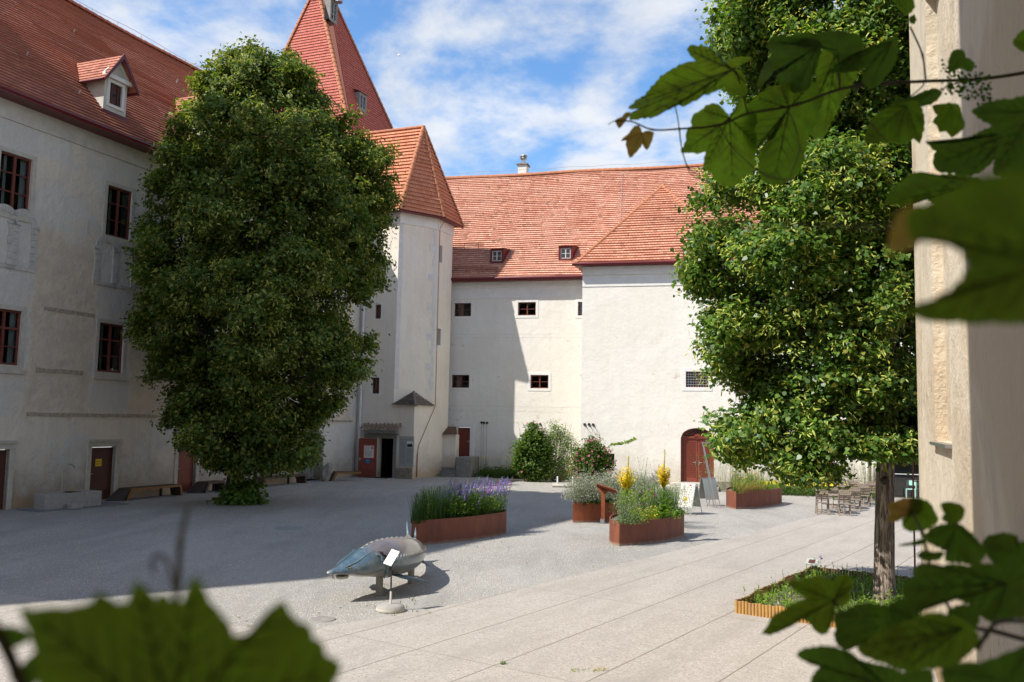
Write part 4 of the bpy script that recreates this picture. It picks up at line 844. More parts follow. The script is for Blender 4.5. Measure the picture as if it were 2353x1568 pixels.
# rounded far corner
cen=FN.P(.55,0,-.55); pv_=[]
for i in range(7):
    an=math.pi/2*i/6; d=FN.n*math.cos(an)-FN.t*math.sin(an); pv_.append(cen+d*.55)
for p,q in zip(pv_,pv_[1:]): g.poly([p,q,q+V((0,0,NH)),p+V((0,0,NH))])
e_=pv_[-1]; e2=e_-FN.n*14; g.poly([e_,e2,e2+V((0,0,NH)),e_+V((0,0,NH))]); g.build('wall','plaster_near',nw)
g=MB(); g.poly([FN.P(a0,c0_,-.139),FN.P(b0,c0_,-.139),FN.P(b0,d0_,-.139),FN.P(a0,d0_,-.139)]); g.build('recess_panel','plaster_light' if False else 'plaster_near',nw)
g=MB(); g.fbox(FN,a0-.06,b0+.05,c0_-.05,c0_-.01,-.1,.07); g.fbox(FN,b0-.045,b0-.002,c0_,d0_,-.12,-.03); g.build('recess_flashing','metal',nw)
g=MB(); pr_=[]
pc=G(2106,1330); Yc=pc.y
pr_=[AY(2082,20,Yc),AY(2090,500,Yc),AY(2096,900,Yc),AY(2103,1330,Yc)]
pr_=[V((pr_[-1].x,pr_[-1].y,z)) for z in (14,9,5,.05)]
g.tube(pr_,.02,seg=6)
for z in (2.2,5.2,8.2): g.tube([V((pr_[0].x,pr_[0].y,z)),V((pr_[0].x+.5,pr_[0].y-.2,z))],.012,seg=5)
g.build('conductor_rod','rusty_rod',nw)
# unseen towers of guessed shape, put in to shade the yard and near wall
ot=empty('unseen_corner_tower',(-28,12,0),'unseen corner tower beyond the left edge, shaped to throw its shade into the yard','tower')
HT=27.5; base=[V((-25.3,9.4,0)),FL.P(-29.5,0,.03),FL.P(-29.5,0,-11),V((-36,12,0)),V((-31,5.6,0))]
def prismwall(name,base,h,m,parent,roofm=None,apex=None):
    g=MB(); n=len(base); hz_=h if isinstance(h,list) else [h]*n
    for i in range(n): p,q=base[i],base[(i+1)%n]; g.poly([p,q,q+V((0,0,hz_[(i+1)%n])),p+V((0,0,hz_[i]))])
    g.build(name,m,parent)
    if apex:
        g=MB()
        for i in range(n): p,q=base[i],base[(i+1)%n]; g.poly([p+V((0,0,hz_[i])),q+V((0,0,hz_[(i+1)%n])),apex])
        g.build('roof',roofm,parent)
prismwall('wall',base,[27.,30.5,31,29,27],'plaster_grey',ot,'tiles_wing',V((-31,12,HT+5)))
nt_=empty('unseen_shade_tower',(-3,-3,0),'unseen grey tower added behind the viewpoint to shade the near wall and vines','tower')
prismwall('wall',[V((-7.6,2.55,0)),V((4.2,-2.2,0)),V((0,-14,0)),V((-12,-9,0))],24,'plaster_grey',nt_,'tiles_wing',V((-4,-5,34)))
# ======================= TREES =======================
def np_mesh(name,verts,nper,mats,mi,parent=None):
    n=len(verts)//nper; me=bpy.data.meshes.new(name); me.vertices.add(n*nper); me.vertices.foreach_set('co',verts.astype(np.float32).ravel())
    me.loops.add(n*nper); me.loops.foreach_set('vertex_index',np.arange(n*nper,dtype=np.int32)); me.polygons.add(n); me.polygons.foreach_set('loop_start',np.arange(n,dtype=np.int32)*nper)
    for m in mats: me.materials.append(MT[m])
    me.polygons.foreach_set('material_index',mi.astype(np.int32)); me.update(calc_edges=True)
    o=bpy.data.objects.new(name,me); col.objects.link(o)
    if parent: attach(o,parent)
    return o
def norm(a): return a/np.maximum(np.linalg.norm(a,axis=1,keepdims=True),1e-9)
LEAF6=np.array([(0,0),(.42,.18),(.46,.55),(0,1.12),(-.46,.55),(-.42,.18)]); LEAF4=np.array([(0,0),(.45,.45),(0,1.1),(-.45,.45)])
BRACT=np.array([(0,0),(.16,.3),(.13,1.),(0,1.35),(-.13,1.),(-.16,.3)]); BR4=np.array([(0,0),(.2,.5),(0,1.4),(-.2,.5)])
def leaves(pos,nrm,tip,size,shape):
    tip=norm(tip-nrm*np.sum(tip*nrm,1,keepdims=True)); side=np.cross(tip,nrm); n=len(pos); k=len(shape)
    sx=shape[:,0][None,:,None]; sy=shape[:,1][None,:,None]; s=size[:,None,None]
    v=pos[:,None,:]+side[:,None,:]*sx*s+tip[:,None,:]*(sy-.5)*s + nrm[:,None,:]*(np.abs(sx)*.35-(sy-.4)**2*.35)*s
    return v.reshape(-1,3)
def crown_pts(prof,Y,lobes,nclump,amp=.12,seed=0,shell=.62,depth=1.,yoff=0.,boughs=(100,18,1.)):
    r=np.random.default_rng(seed); P=[]; O=[]
    zz=[];xc=[];rr=[]
    for y,xl,xr in prof:
        a=AY(xl,y,Y); b=AY(xr,y,Y); zz.append((a.z+b.z)/2); xc.append((a.x+b.x)/2); rr.append((b.x-a.x)/2)
    zz=np.array(zz)[::-1]; xc=np.array(xc)[::-1]; rr=np.array(rr)[::-1]
    w=np.maximum(rr,.3); tot=0
    zs=np.linspace(zz[0],zz[-1],200); ws=np.interp(zs,zz,rr)+.4; ws/=ws.sum(); nb,kb,br=boughs
    z=r.choice(zs,nb,p=ws); an=(np.arange(nb)*2.39996+r.normal(0,.35,nb)); R=np.interp(z,zz,rr); X=np.interp(z,zz,xc)
    lump=np.array([mnoise.noise(V((math.cos(a)*2+seed,math.sin(a)*2,zv*.5))) for a,zv in zip(an,z)])
    rad_=np.maximum(R*(1+amp*lump*1.6)*r.uniform(.86,1.,nb)-br*.62,.1); B=np.stack([X+np.cos(an)*rad_,Y+yoff+np.sin(an)*rad_*depth,z],1); oB=np.stack([np.cos(an),np.sin(an),np.full(nb,.2)],1)
    sb=br*r.uniform(.65,1.2,nb)*np.clip(R/rr.max(),.45,1)
    d=norm(r.normal(size=(nb,kb,3)).reshape(-1,3)); f=r.uniform(.25,1,nb*kb)**.5; s_=np.repeat(sb,kb); q=np.repeat(B,kb,0)+d*f[:,None]*np.stack([s_,s_,s_*.62],1); q[:,2]-=.18*((q[:,0]-np.repeat(B,kb,0)[:,0])**2+(q[:,1]-np.repeat(B,kb,0)[:,1])**2)/np.maximum(s_,.3)
    P.append(q); O.append(norm(d*.8+np.repeat(norm(oB),kb,0)*.6+np.array([0,0,.15])))
    z=r.choice(zs,nclump,p=ws); an=r.uniform(0,6.283,nclump); R=np.interp(z,zz,rr); X=np.interp(z,zz,xc); fr=r.uniform(.1,.8,nclump)**.7; p=np.stack([X+np.cos(an)*R*fr,Y+yoff+np.sin(an)*R*fr*depth,z],1); P.append(p); O.append(np.stack([np.cos(an),np.sin(an),np.full(nclump,.25)],1))
    for (px,py,dy,rx,rz,k) in lobes:
        c=AY(px,py,Y+dy); d=norm(r.normal(size=(k,3))); f=r.uniform(.45,1,k)**.6; q=np.array(c)[None]+d*np.array([rx,rx*.9,rz])[None]*f[:,None]; P.append(q); O.append(d)
    return np.concatenate(P),norm(np.concatenate(O))
def pjy(P):
    d=P-np.array([0,0,H]); f=d[:,1]*math.cos(PITCH)+d[:,2]*math.sin(PITCH); y=-d[:,1]*math.sin(PITCH)+d[:,2]*math.cos(PITCH); x=d[:,0]/f; y=y/f; c,s=math.cos(ROLL),math.sin(ROLL)
    return CX+FP*(c*x+s*y), CY-FP*(-s*x+c*y)
def trim(P,O,low,left=None,right=None,seed=3):
    # keep limbs within the clipped shape of the tree: underside and flanks
    x,y=pjy(P); r=np.random.default_rng(seed); j=r.normal(0,7,len(P)); lx,ly=zip(*low); ok=y+j<np.interp(x,lx,ly)
    if left: a,b=zip(*left); ok&= x+j>np.interp(y,[q for q in a],[q for q in b])
    if right: a,b=zip(*right); ok&= x+j<np.interp(y,[q for q in a],[q for q in b])
    P,O=P[ok],O[ok]; x,y=x[ok],y[ok]
    # leafy twig ends standing out of the outline
    cx=np.interp(y,np.linspace(y.min(),y.max(),30),[x[np.abs(y-q)<40].mean() if (np.abs(y-q)<40).any() else x.mean() for q in np.linspace(y.min(),y.max(),30)])
    e=np.abs(x-cx)/np.interp(y,np.linspace(y.min(),y.max(),30),[np.abs(x[np.abs(y-q)<40]-x[np.abs(y-q)<40].mean()).max()+1 if (np.abs(y-q)<40).any() else 1 for q in np.linspace(y.min(),y.max(),30)])
    k=np.where((e>.82)|(y<y.min()+60))[0]; k=r.choice(k,min(len(k),int(len(P)*.055)),replace=False) if len(k) else k
    for s in (.2,.4,.6): d=O[k]*np.array([1,1,0])+np.array([0,0,.25])+r.normal(0,.25,(len(k),3)); P=np.concatenate([P,P[k]+norm(d)*s]); O=np.concatenate([O,O[k]])
    return P,O
def foliage(P,O,per,spread,size,shape,mats,weights,bshape,bfrac,parent,seed=1,name='crown',droop=.5):
    r=np.random.default_rng(seed); n=len(P)*per; c=np.repeat(P,per,0); o=np.repeat(O,per,0)
    off=r.normal(size=(n,3))*np.array([spread,spread,spread*.8]); pos=c+off
    nr=norm(o*.6+np.array([0,0,.75])+r.normal(size=(n,3))*.55); tip=norm(o*.5+np.array([0,0,-droop])+r.normal(size=(n,3))*.6)
    sz=size*r.uniform(.6,1.25,n); nb=int(n*bfrac); isb=np.zeros(n,bool); cl=np.repeat(r.random(len(P)),per); isb=(r.random(n)<bfrac*2*(cl>.35)*cl)
    a=~isb; mi=r.choice(len(weights),n,p=np.array(weights)/sum(weights)); 
    ob1=np_mesh(name,leaves(pos[a],nr[a],tip[a],sz[a],shape),len(shape),mats[:-1],mi[a],parent)
    if isb.any(): ob2=np_mesh('blossom_bracts',leaves(pos[isb]+o[isb]*spread*.6,nr[isb],tip[isb],sz[isb]*.9,bshape),len(bshape),[mats[-1]],np.zeros(isb.sum()),ob1)
    return ob1
def limb(mb,a,b,r0,r1,jit=.15,n=6,seg=8):
    a=V(a);b=V(b); pts=[];rs=[]
    for i in range(n+1):
        t=i/n; p=a.lerp(b,t); 
        if 0<i<n: p+=V((random.uniform(-1,1),random.uniform(-1,1),random.uniform(-.5,.5)))*jit
        pts.append(p); rs.append(r0+(r1-r0)*t)
    mb.tube(pts,rs,seg=seg); return pts
# left linden
tb=G(536,1158); YT=tb.y
lt=empty('linden_tree',tb,'big dense dark linden tree on the left in front of the grey palace wing','tree')
prof=[(128,585,600),(150,535,655),(185,490,700),(235,455,790),(290,420,830),(340,385,880),(400,375,892),(470,335,895),(540,318,890),(600,305,872),(660,300,866),(710,298,858),(760,300,850),(810,330,835),(850,362,826),(900,395,800),(930,420,775),(980,425,735),(1030,430,712),(1080,455,690)]
P,O=crown_pts(prof,YT,[(290,735,0,.9,.35,30),(840,935,0,.9,.3,20),(300,505,0,.5,.35,18),(445,965,-1,.9,.35,30),(440,1020,-2,.9,.4,26),(700,1055,-1.5,1.,.5,34),(560,165,0,.7,.6,40),(640,175,0,.9,.6,40),(870,330,0,.9,.6,40),(850,255,0,.5,.5,22)],1500,.14,3,boughs=(130,15,1.15))
P,O=trim(P,O,[(250,780),(300,800),(370,860),(400,990),(440,1040),(480,1075),(560,1090),(640,1085),(700,1060),(725,1010),(760,960),(830,915),(880,760)],[(130,560),(160,530),(200,495),(260,440),(330,400),(430,392),(480,362),(520,345),(620,335),(660,328),(720,330),(770,335),(810,355),(880,395),(930,420),(1000,400),(1080,420)],[(130,608),(150,660),(200,725),(260,820),(340,868),(400,885),(520,875),(700,858),(780,848),(860,825),(930,780),(1000,725),(1080,700)])
foliage(P,O,74,.19,.145,LEAF4,['leaf_deep','leaf_mid','leaf_olive','leaf_pale'],[.5,.35,.15],BR4,.17,lt,5)
g=MB(); tp=limb(g,tb,tb+V((.1,.1,3.2)),.34,.27,.05,5,12); 
tk=g.build('trunk','bark_dark',lt,True)
g=MB(); c=tb+V((.1,.1,3.2))
for i in range(11):
    an=i*2.4; e=c+V((math.cos(an)*3.6,math.sin(an)*3.6,random.uniform(1.5,8))); limb(g,c+V((0,0,random.uniform(-.6,1.5))),e,.14,.03)
limb(g,c,c+V((.8,0,9.5)),.26,.05,.2,8); g.build('branches','bark_dark',tk)
P=[];O=[]
r=np.random.default_rng(9)
d=norm(r.normal(size=(120,3))); d[:,2]=np.abs(d[:,2]); f=r.uniform(.4,1,120); Ps=np.array(tb)[None]+np.array([.25,0,0])+d*f[:,None]*np.array([.95,.8,1.0]); foliage(Ps,d,26,.14,.14,LEAF6,['herb_green','leaf_mid','leafr_mid','leaf_pale'],[.4,.3,.3],BR4,0,lt,6,'basal_shoots')
# right linden
tb=G(2035,1391); YR=tb.y; tc_=tb+V((.9,1.4,0))
rt=empty('linden_tree',tb,'glossy sunlit linden tree on the right, standing in the log edged bed','tree')
prof=[(-120,1800,2130),(-60,1730,2160),(0,1690,2190),(60,1665,2200),(120,1675,2200),(190,1715,2200),(260,1735,2200),(330,1735,2200),(400,1640,2205),(440,1612,2205),(540,1585,2205),(640,1572,2205),(720,1590,2205),(800,1625,2200),(860,1655,2195),(920,1665,2190),(980,1668,2170),(1040,1690,2150)]
P,O=crown_pts(prof,YR+.6,[(1800,1075,-.5,.95,.33,75),(1890,1108,-.6,.55,.14,34),(1840,1095,-.4,.6,.2,34),(1690,1045,-.3,.5,.3,34),(1690,1000,0,.45,.25,26),(1700,1020,-.6,.55,.35,40),(2050,1035,-1,.6,.3,60),(1990,1040,-.8,.5,.3,46),(1590,560,0,.5,.5,50),(1610,450,0,.4,.3,30),(1580,650,0,.45,.4,40),(1670,90,0,.4,.4,30),(1725,80,0,.6,.5,46),(1640,780,0,.5,.4,36)]+[(2040,yy,.3,.9,.6,44) for yy in range(40,1000,95)]+[(1950,yy,-.6,.9,.6,34) for yy in range(90,980,110)],850,.14,13,depth=.8,boughs=(122,17,.85))
m_=~((P[:,0]>7.15)&(P[:,1]<16.35)); P=P[m_];O=O[m_]
P,O=trim(P,O,[(1550,680),(1600,830),(1640,960),(1660,1040),(1700,1050),(1735,1020),(1760,1040),(1800,1085),(1880,1095),(1925,1098),(1940,1035),(1980,1030),(2040,1040),(2110,1040)],[(0,1700),(90,1675),(130,1690),(190,1730),(300,1760),(400,1680),(440,1645),(500,1640),(545,1595),(640,1585),(720,1610),(800,1655),(860,1690),(960,1685),(1040,1660)],seed=4)
keep=np.array([not(mnoise.noise(V((p[0]*.55+9,p[1]*.35,p[2]*.55)))>.30 and p[2]<9.5) for p in P]); P=P[keep];O=O[keep]
foliage(P,O,64,.145,.092,LEAF6,['leafr_deep','leafr_mid','leaf_olive','leafr_pale'],[.5,.42,.08],BRACT,.24,rt,15)
g=MB(); tp_=[];tr_=[]
for i in range(25):
    t=i/24; z=-.1+3.85*t; tp_.append(tb+V((-.02+.14*t+.02*mnoise.noise(V((0,0,z*1.3))),.05*min(1,t*4)+.05*t+.02*mnoise.noise(V((3,0,z*1.3))),z))); tr_.append((.25 if i==0 else .2*(1+.22*math.exp(-max(z,0)*5))-.012*z)+.006*mnoise.noise(V((9,0,z*2))))
g.tube(tp_,tr_,seg=28)
tk=g.build('trunk','bark',rt,True)
g=MB(); limb(g,tb+V((.12,.1,3.7)),tb+V((.2,.2,9.5)),.17,.04,.08,8,12)
for i in range(16):
    an=rad(100+i*137.5); z=random.uniform(2.9,7.5); L_=random.uniform(1.8,3.2); e=tb+V((math.cos(an)*L_-.8,abs(math.sin(an))*L_*.8,z+random.uniform(-.3,2.0))); limb(g,tb+V((.12,.1,z)),e,.07,.012,.12,6,6)
for px,py in ((1800,1060),(1680,1000),(1870,1090),(1920,1000)): limb(g,tb+V((.1,.1,4.0)),AY(px,py,YR),.05,.01,.1,7,6)
g.build('branches','bark',tk)
g=MB(); kp=AY(2036,1105,YR-.21); g.tube([kp+V((0,.06,0)),kp+V((0,-.03,0))],[.085,.05],seg=10); g.build('branch_scar','bark_dark',tk)
# distant trees are not visible; the yard is closed by buildings

# ======================= GRAVEL-YARD PLANTS =======================
def blade(mb,p,h,lean,an,w,m):
    d=V((math.cos(an),math.sin(an),0)); s=V((-d.y,d.x,0)); pts=[]
    for i in range(4):
        t=i/3; q=p+V((0,0,h*(t-.18*lean*t*t)))+d*(lean*h*t*t); ww=w*(1-t*.85); pts.append((q-s*ww,q+s*ww))
    for i in range(3): mb.poly([pts[i][0],pts[i][1],pts[i+1][1],pts[i+1][0]],m)
def leafq(mb,p,d,n,s,m,asp=.45):
    d=V(d).normalized(); sd_=d.cross(V(n)).normalized(); mb.poly([p,p+d*s*.5+sd_*s*asp*.5,p+d*s,p+d*s*.5-sd_*s*asp*.5],m)
def stem(mb,p,h,lean,an,lm,ls=.08,nl=14,spike=None,sl=.3,sm='herb_green',sr=.02,bare=.0):
    d=V((math.cos(an),math.sin(an),0)); f=lambda t: p+V((0,0,h*t))+d*(lean*h*t*t)
    s=V((-d.y,d.x,0))*.005
    for i in range(4): mb.poly([f(i/4)-s,f(i/4)+s,f((i+1)/4)+s,f((i+1)/4)-s],sm)
    top=1-(sl/h if spike else 0)
    for i in range(nl):
        t=bare+(top-bare)*random.random(); a=random.uniform(0,6.283); leafq(mb,f(t),(math.cos(a),math.sin(a),random.uniform(-.1,.9)),(random.uniform(-.4,.4),random.uniform(-.4,.4),1),ls*random.uniform(.6,1.2)*(1.15-.5*t),lm)
    if spike:
        n=int(sl/.012)
        for i in range(n):
            t=top+(1-top)*i/n; a=random.uniform(0,6.283); r_=sr*(1-.75*i/n); leafq(mb,f(t),(math.cos(a),math.sin(a),.5),(0,random.uniform(-1,1),1),r_*2.0,spike,.9)
def planter(c,R,label,sc=1.,wid=1.4,m='corten',h=.67,grp='rusty steel planters in the gravel yard',pointed=False):
    c=V((c.x,c.y,0)); R=V((R.x,R.y,0)); L=(R-c).length/3.55; a=(R-c).normalized(); b=V((-a.y,a.x,0)); w=wid/1.4
    ctr=[(0,0),(.6,-.12),(1.2,-.2),(1.9,-.22),(2.6,-.12),(3.2,.02),(3.5,.22),(3.6,.55),(3.4,.9),(2.9,1.2),(2.2,1.33),(1.5,1.2),(.9,.92),(.45,.62),(.18,.36)]
    if pointed: ctr=ctr[:8]+[(3.35,.88),(2.8,1.1),(2.1,1.12),(1.5,.95),(.9,.66),(.4,.32)]
    pts=[]
    n=len(ctr)
    for i in range(n):
        p0,p1,p2,p3=[V((*ctr[(i+k)%n],0)) for k in (-1,0,1,2)]
        for j in range(3):
            t=j/3; q=.5*((2*p1)+(-p0+p2)*t+(2*p0-5*p1+4*p2-p3)*t*t+(-p0+3*p1-3*p2+p3)*t**3); pts.append(c+a*q.x*L+b*q.y*w)
    o=empty('steel_planter',sum(pts,V((0,0,0)))/len(pts),label,'planter',grp)
    g=MB(); n=len(pts); cen=sum(pts,V((0,0,0)))/n; z1=V((0,0,h)); ins=[p+(cen-p).normalized()*.035 for p in pts]
    vs=[p for p in pts]+[p+z1 for p in pts]+[p+z1 for p in ins]+[p+V((0,0,.4)) for p in ins]; fs=[]
    for i in range(n):
        j=(i+1)%n
        for k in range(3): fs.append((k*n+i,k*n+j,(k+1)*n+j,(k+1)*n+i))
    g.mesh(vs,fs); w_=g.build('wall',m,o,True)
    md=w_.modifiers.new('es','EDGE_SPLIT'); md.split_angle=rad(40)
    g=MB(); g.poly([p+V((0,0,h-.07)) for p in ins]); g.build('soil','soil',o)
    def samp(u0=0,u1=1,v0=.08,v1=.92):
        u=random.uniform(u0,u1)*3.5; v=random.uniform(v0,v1); lo=-.12+.3*max(0,u-2.5); hi=min(1.05,.12+.62*u)-.6*max(0,u-2.8); return c+a*(u*L)+b*((lo+(hi-lo)*v)*w)+V((0,0,h-.08))
    return samp
def bush(mb,p,n,r_,h,m,ls,shape='leaf',up=.6,asp=.5):
    for i in range(n):
        d=V((random.gauss(0,1),random.gauss(0,1),abs(random.gauss(0,1)))).normalized(); f=random.random()**.4; q=p+V((d.x*r_*f,d.y*r_*f,d.z*h*f)); a=random.uniform(0,6.283)
        leafq(mb,q,(math.cos(a)+d.x,math.sin(a)+d.y,up),(random.uniform(-1,1),random.uniform(-1,1),1),ls*random.uniform(.6,1.3),m if isinstance(m,str) else random.choice(m),asp)
PC=lambda x,y:G((2200+.306*x)/1.7407,(1750+.306*y)/1.7407)
# planter 1 : violet speedwell
s1=planter(G(946,1255),G(1179,1226),'rusty oval steel planter with violet flower spikes, nearest the fish sculpture',wid=1.5,pointed=True)
def plantobj(name,label,cat,mb,kind=None,group=None):
    o=mb.build(name,None); tag(o,label,cat,group,kind); 
    return o
g=MB()
for i in range(650): p=s1(0,.38); blade(g,p,random.uniform(.45,.9),random.uniform(0,.45),random.uniform(0,6.28),.006,random.choice(['herb_dark','herb_green','herb_dark']))
for i in range(70): p=s1(0,.25,.0,.9); stem(g,p,random.uniform(.5,.85),random.uniform(0,.3),random.uniform(0,6.28),'herb_dark',.05,10,'herb_haze',.2,'herb_dark',.01)
plantobj('grass_clump','dark green grassy clump at the left end of the violet flowered planter','plant',g)
g=MB()
for i in range(260): p=s1(.12,.78); stem(g,p,random.uniform(.5,.95),random.uniform(0,.3),random.uniform(0,6.28),random.choice(['herb_green','herb_bright','herb_green','herb_dark']),.09,26)
for i in range(60): bush(g,s1(.15,.95)+V((0,0,.15)),60,.28,.5,['herb_green','herb_bright','herb_green'],.07)
plantobj('herb_mound','leafy mid green herbs filling the middle of the violet flowered planter','plant',g)
g=MB()
for i in range(190): p=s1(.46,1.); k=random.random(); stem(g,p,random.uniform(.65,1.2)*(1-.1*k),random.uniform(0,.38),random.uniform(-.6,1.2),random.choice(['herb_green','herb_bright','herb_green','leaf_mid']),.07,22,'flower_violet' if random.random()<.85 else 'flower_magenta',random.uniform(.2,.36),'herb_green',.026)
for i in range(45): p=s1(.3,.6); stem(g,p,random.uniform(.55,.9),random.uniform(0,.25),random.uniform(0,6.28),'herb_green',.06,14,'flower_violet',random.uniform(.12,.24),'herb_green',.022)
plantobj('speedwell','violet speedwell spikes at the right end of the nearest planter','plant',g)
# planter 2 : baby's breath
s2=planter(PC(297,1116),PC(297,1116)+V((3.5,1.9,0)),'orange rusty steel planter under hazy silver plants, behind the rust coloured lectern',wid=1.7,m='corten_orange',pointed=True)
g=MB()
def haze(n,sf,r0,h0,ms=('herb_haze','herb_silver','herb_haze'),ls=.028):
    for i in range(n):
        p=sf(); r_=random.uniform(.35,.6)*r0; h=random.uniform(.6,1.)*h0
        for k in range(16):
            a=random.uniform(0,6.28); e=p+V((math.cos(a)*r_*random.random(),math.sin(a)*r_*random.random(),h*random.uniform(.5,1))); s=V((.003,0,0)); g.poly([p-s,p+s,e+s*.5,e-s*.5],'herb_silver')
        bush(g,p+V((0,0,h*.15)),380,r_,h*.9,ms,ls,up=.5,asp=.8)
haze(52,lambda:s2(.0,.9),1.0,1.25,ls=.045)
for i in range(8): bush(g,s2(.1,.5,.0,.3),18,.3,.12,['herb_green','herb_dark'],.2)
plantobj('babys_breath','hazy silver grey cloud of tiny flowered plants in the orange rusty planter','plant',g)
# planter 3 : mulleins and herbs
s3=planter(PC(905,1420),PC(1838,1292),'rusty steel planter with two yellow mulleins, right of the rust coloured lectern',wid=1.6)
def mullein(px,pyb,ytop,Yw,lab,spread,leafy,tl,th):
    b=AY(px,pyb,Yw); z=AY(px,ytop,Yw).z; h=z-b.z; g=MB(); g.tube([b,b+V((.02,0,h*.5)),b+V((.03,0,h*.75)),V((b.x+.04,b.y,z))],[.018,.014,.01,.006],'herb_green',seg=5)
    for i in range(110 if leafy else 60):
        t=random.random()**1.3*.5; a=random.uniform(0,6.28); leafq(g,b+V((0,0,h*t)),(math.cos(a),math.sin(a),.5),(0,.3,1),(.34 if t<.2 else .2)*random.uniform(.6,1.1)*(1.1-t),random.choice(['herb_green','leafr_mid','herb_green']),.42)
    n=30
    for i in range(n):
        a=6.283*i/n+random.uniform(-.2,.2); q_=random.random()**.6; rr_=spread*(.12+.88*q_); t0=tl+(th-tl)*random.uniform(0,.28); st_=b+V((0,0,h*t0)); e=b+V((math.cos(a)*rr_,math.sin(a)*rr_,h*(th-(th-tl)*.42*q_*q_-random.uniform(0,.04))))
        if i==0: e=V((b.x+.04,b.y,z)); st_=b+V((0,0,h*.55))
        L_=(e-st_).length
        cpt=st_+(e-st_)*.4+V((math.cos(a)*rr_*.42,math.sin(a)*rr_*.42,0)) if i else (st_+e)/2
        for k in range(int(L_/.011)):
            t=k*.011/L_; q=st_*(1-t)**2+cpt*2*t*(1-t)+e*t*t; b2=random.uniform(0,6.28); leafq(g,q,(math.cos(b2),math.sin(b2),.2),(0,random.uniform(-1,1),1),.075*(1-.5*t),'flower_yellow' if random.random()<.9 else 'herb_bright',.95)
    return plantobj('mullein',lab,'plant',g,group='yellow mulleins in the planter')
mullein(1440,1168,1047,26.6,'yellow candelabra mullein on the left, the broader and lower of the two',.33,False,.30,.84)
mullein(1524,1192,1032,25.8,'taller yellow mullein on the right with large green stem leaves',.28,True,.44,.81)
g=MB()
for i in range(40): p=s3(.0,.35,.1,.9); stem(g,p,random.uniform(.4,.95),random.uniform(0,.35),random.uniform(0,6.28),'herb_silver',.06,30,None)
for i in range(16): bush(g,s3(.0,.28,.0,.5),90,.3,.3,['herb_silver','herb_green'],.05)
for i in range(14): bush(g,s3(.2,.55,.4,.95)+V((0,0,.2)),80,.35,.75,['herb_silver','herb_haze','herb_green','straw'],.045)
plantobj('silver_herbs','feathery silver green herbs at the left of the mullein planter','plant',g)
g=MB()
for i in range(26): bush(g,s3(.2,.66,.0,.45),110,.26,.42,['herb_bright','herb_bright','herb_green','flower_yellow'] if i%3 else ['herb_green','herb_bright'],.045)
for i in range(14): bush(g,s3(.55,.95,.0,.35),60,.24,.26,['herb_green','herb_bright','herb_green'],.1)
for i in range(60): p=s3(.3,.7,.4,.95); stem(g,p,random.uniform(.6,1.0),random.uniform(0,.3),random.uniform(0,6.28),'herb_green',.06,16,'herb_bright',.18,'herb_green',.03)
plantobj('spurge','low yellow green spurge along the front of the mullein planter','plant',g)
g=MB()
for i in range(330): p=s3(.74,.96,.2,.85); stem(g,p,random.uniform(.5,.95),random.uniform(.05,.6),random.uniform(0,6.28),random.choice(['herb_silver','herb_green','herb_dark']),.035,20,'herb_haze' if random.random()<.3 else None,.12,'herb_green',.012)
for i in range(5): p=s3(.7,.9,.2,.8); blade(g,p,1.3,.2,random.uniform(0,6.28),.004,'straw')
plantobj('lavender_bush','grey green lavender bush at the right end of the mullein planter','plant',g)
g=MB()
for i in range(5): p=s3(.5,.7,.3,.8); stem(g,p,random.uniform(.7,1.),.1,1.,'herb_green',.08,8,'flower_magenta',.1,'herb_green',.03)
for k in range(52): bush(g,V((4.9+random.uniform(-1.1,.95),29.6+random.uniform(-.7,1.2),.4)),200,.5,1.15,['herb_haze','herb_silver','herb_green'],.035,up=.5,asp=.8)
for k in range(30): p=V((5.1+random.uniform(-1.0,.6),30.5,.4)); stem(g,p,random.uniform(1.1,1.9),.15,random.uniform(0,6.28),'herb_silver',.07,20)
plantobj('fennel_thicket','tall wispy grey green thicket behind the mullein planter','plant',g)
# planter 4
p4a=G((2700+.425*575)/1.7407,(1750+.425*678)/1.7407); p4b=G((2700+.425*1052)/1.7407,(1750+.425*625)/1.7407)
s4=planter(p4a,p4b,'rusty steel planter with drooping grasses and yellow flowers near the wooden tables',wid=1.7,h=.72)
g=MB()
for i in range(900): p=s4(0,.5,0,1); blade(g,p,random.uniform(.4,.75),random.uniform(.1,1.0),random.uniform(0,6.28),.008,random.choice(['herb_green','herb_bright','herb_dark','straw']))
for i in range(220): p=s4(.02,.5,0,.25); blade(g,p,random.uniform(.4,.7),random.uniform(1.1,2.2),random.uniform(-2.4,-.6),.005,'straw')
for i in range(260): p=s4(.6,1,0,1); blade(g,p,random.uniform(.3,.6),random.uniform(.1,.9),random.uniform(0,6.28),.008,random.choice(['herb_green','herb_bright']))
plantobj('ornamental_grass','arching green and straw grasses spilling over the planter near the tables','plant',g)
g=MB()
for i in range(150): p=s4(.25,.75,.2,1); stem(g,p,random.uniform(.5,.95),random.uniform(0,.3),random.uniform(0,6.28),'herb_green',.08,20,'flower_orange' if i%2 else None,.035,'herb_green',.035)
for i in range(20): p=s4(.2,.6,.7,1); stem(g,p,random.uniform(1.,1.6),.2,random.uniform(0,6.28),'herb_silver',.06,26)
plantobj('coreopsis','golden yellow flowers standing above the grasses of the planter near the tables','plant',g)
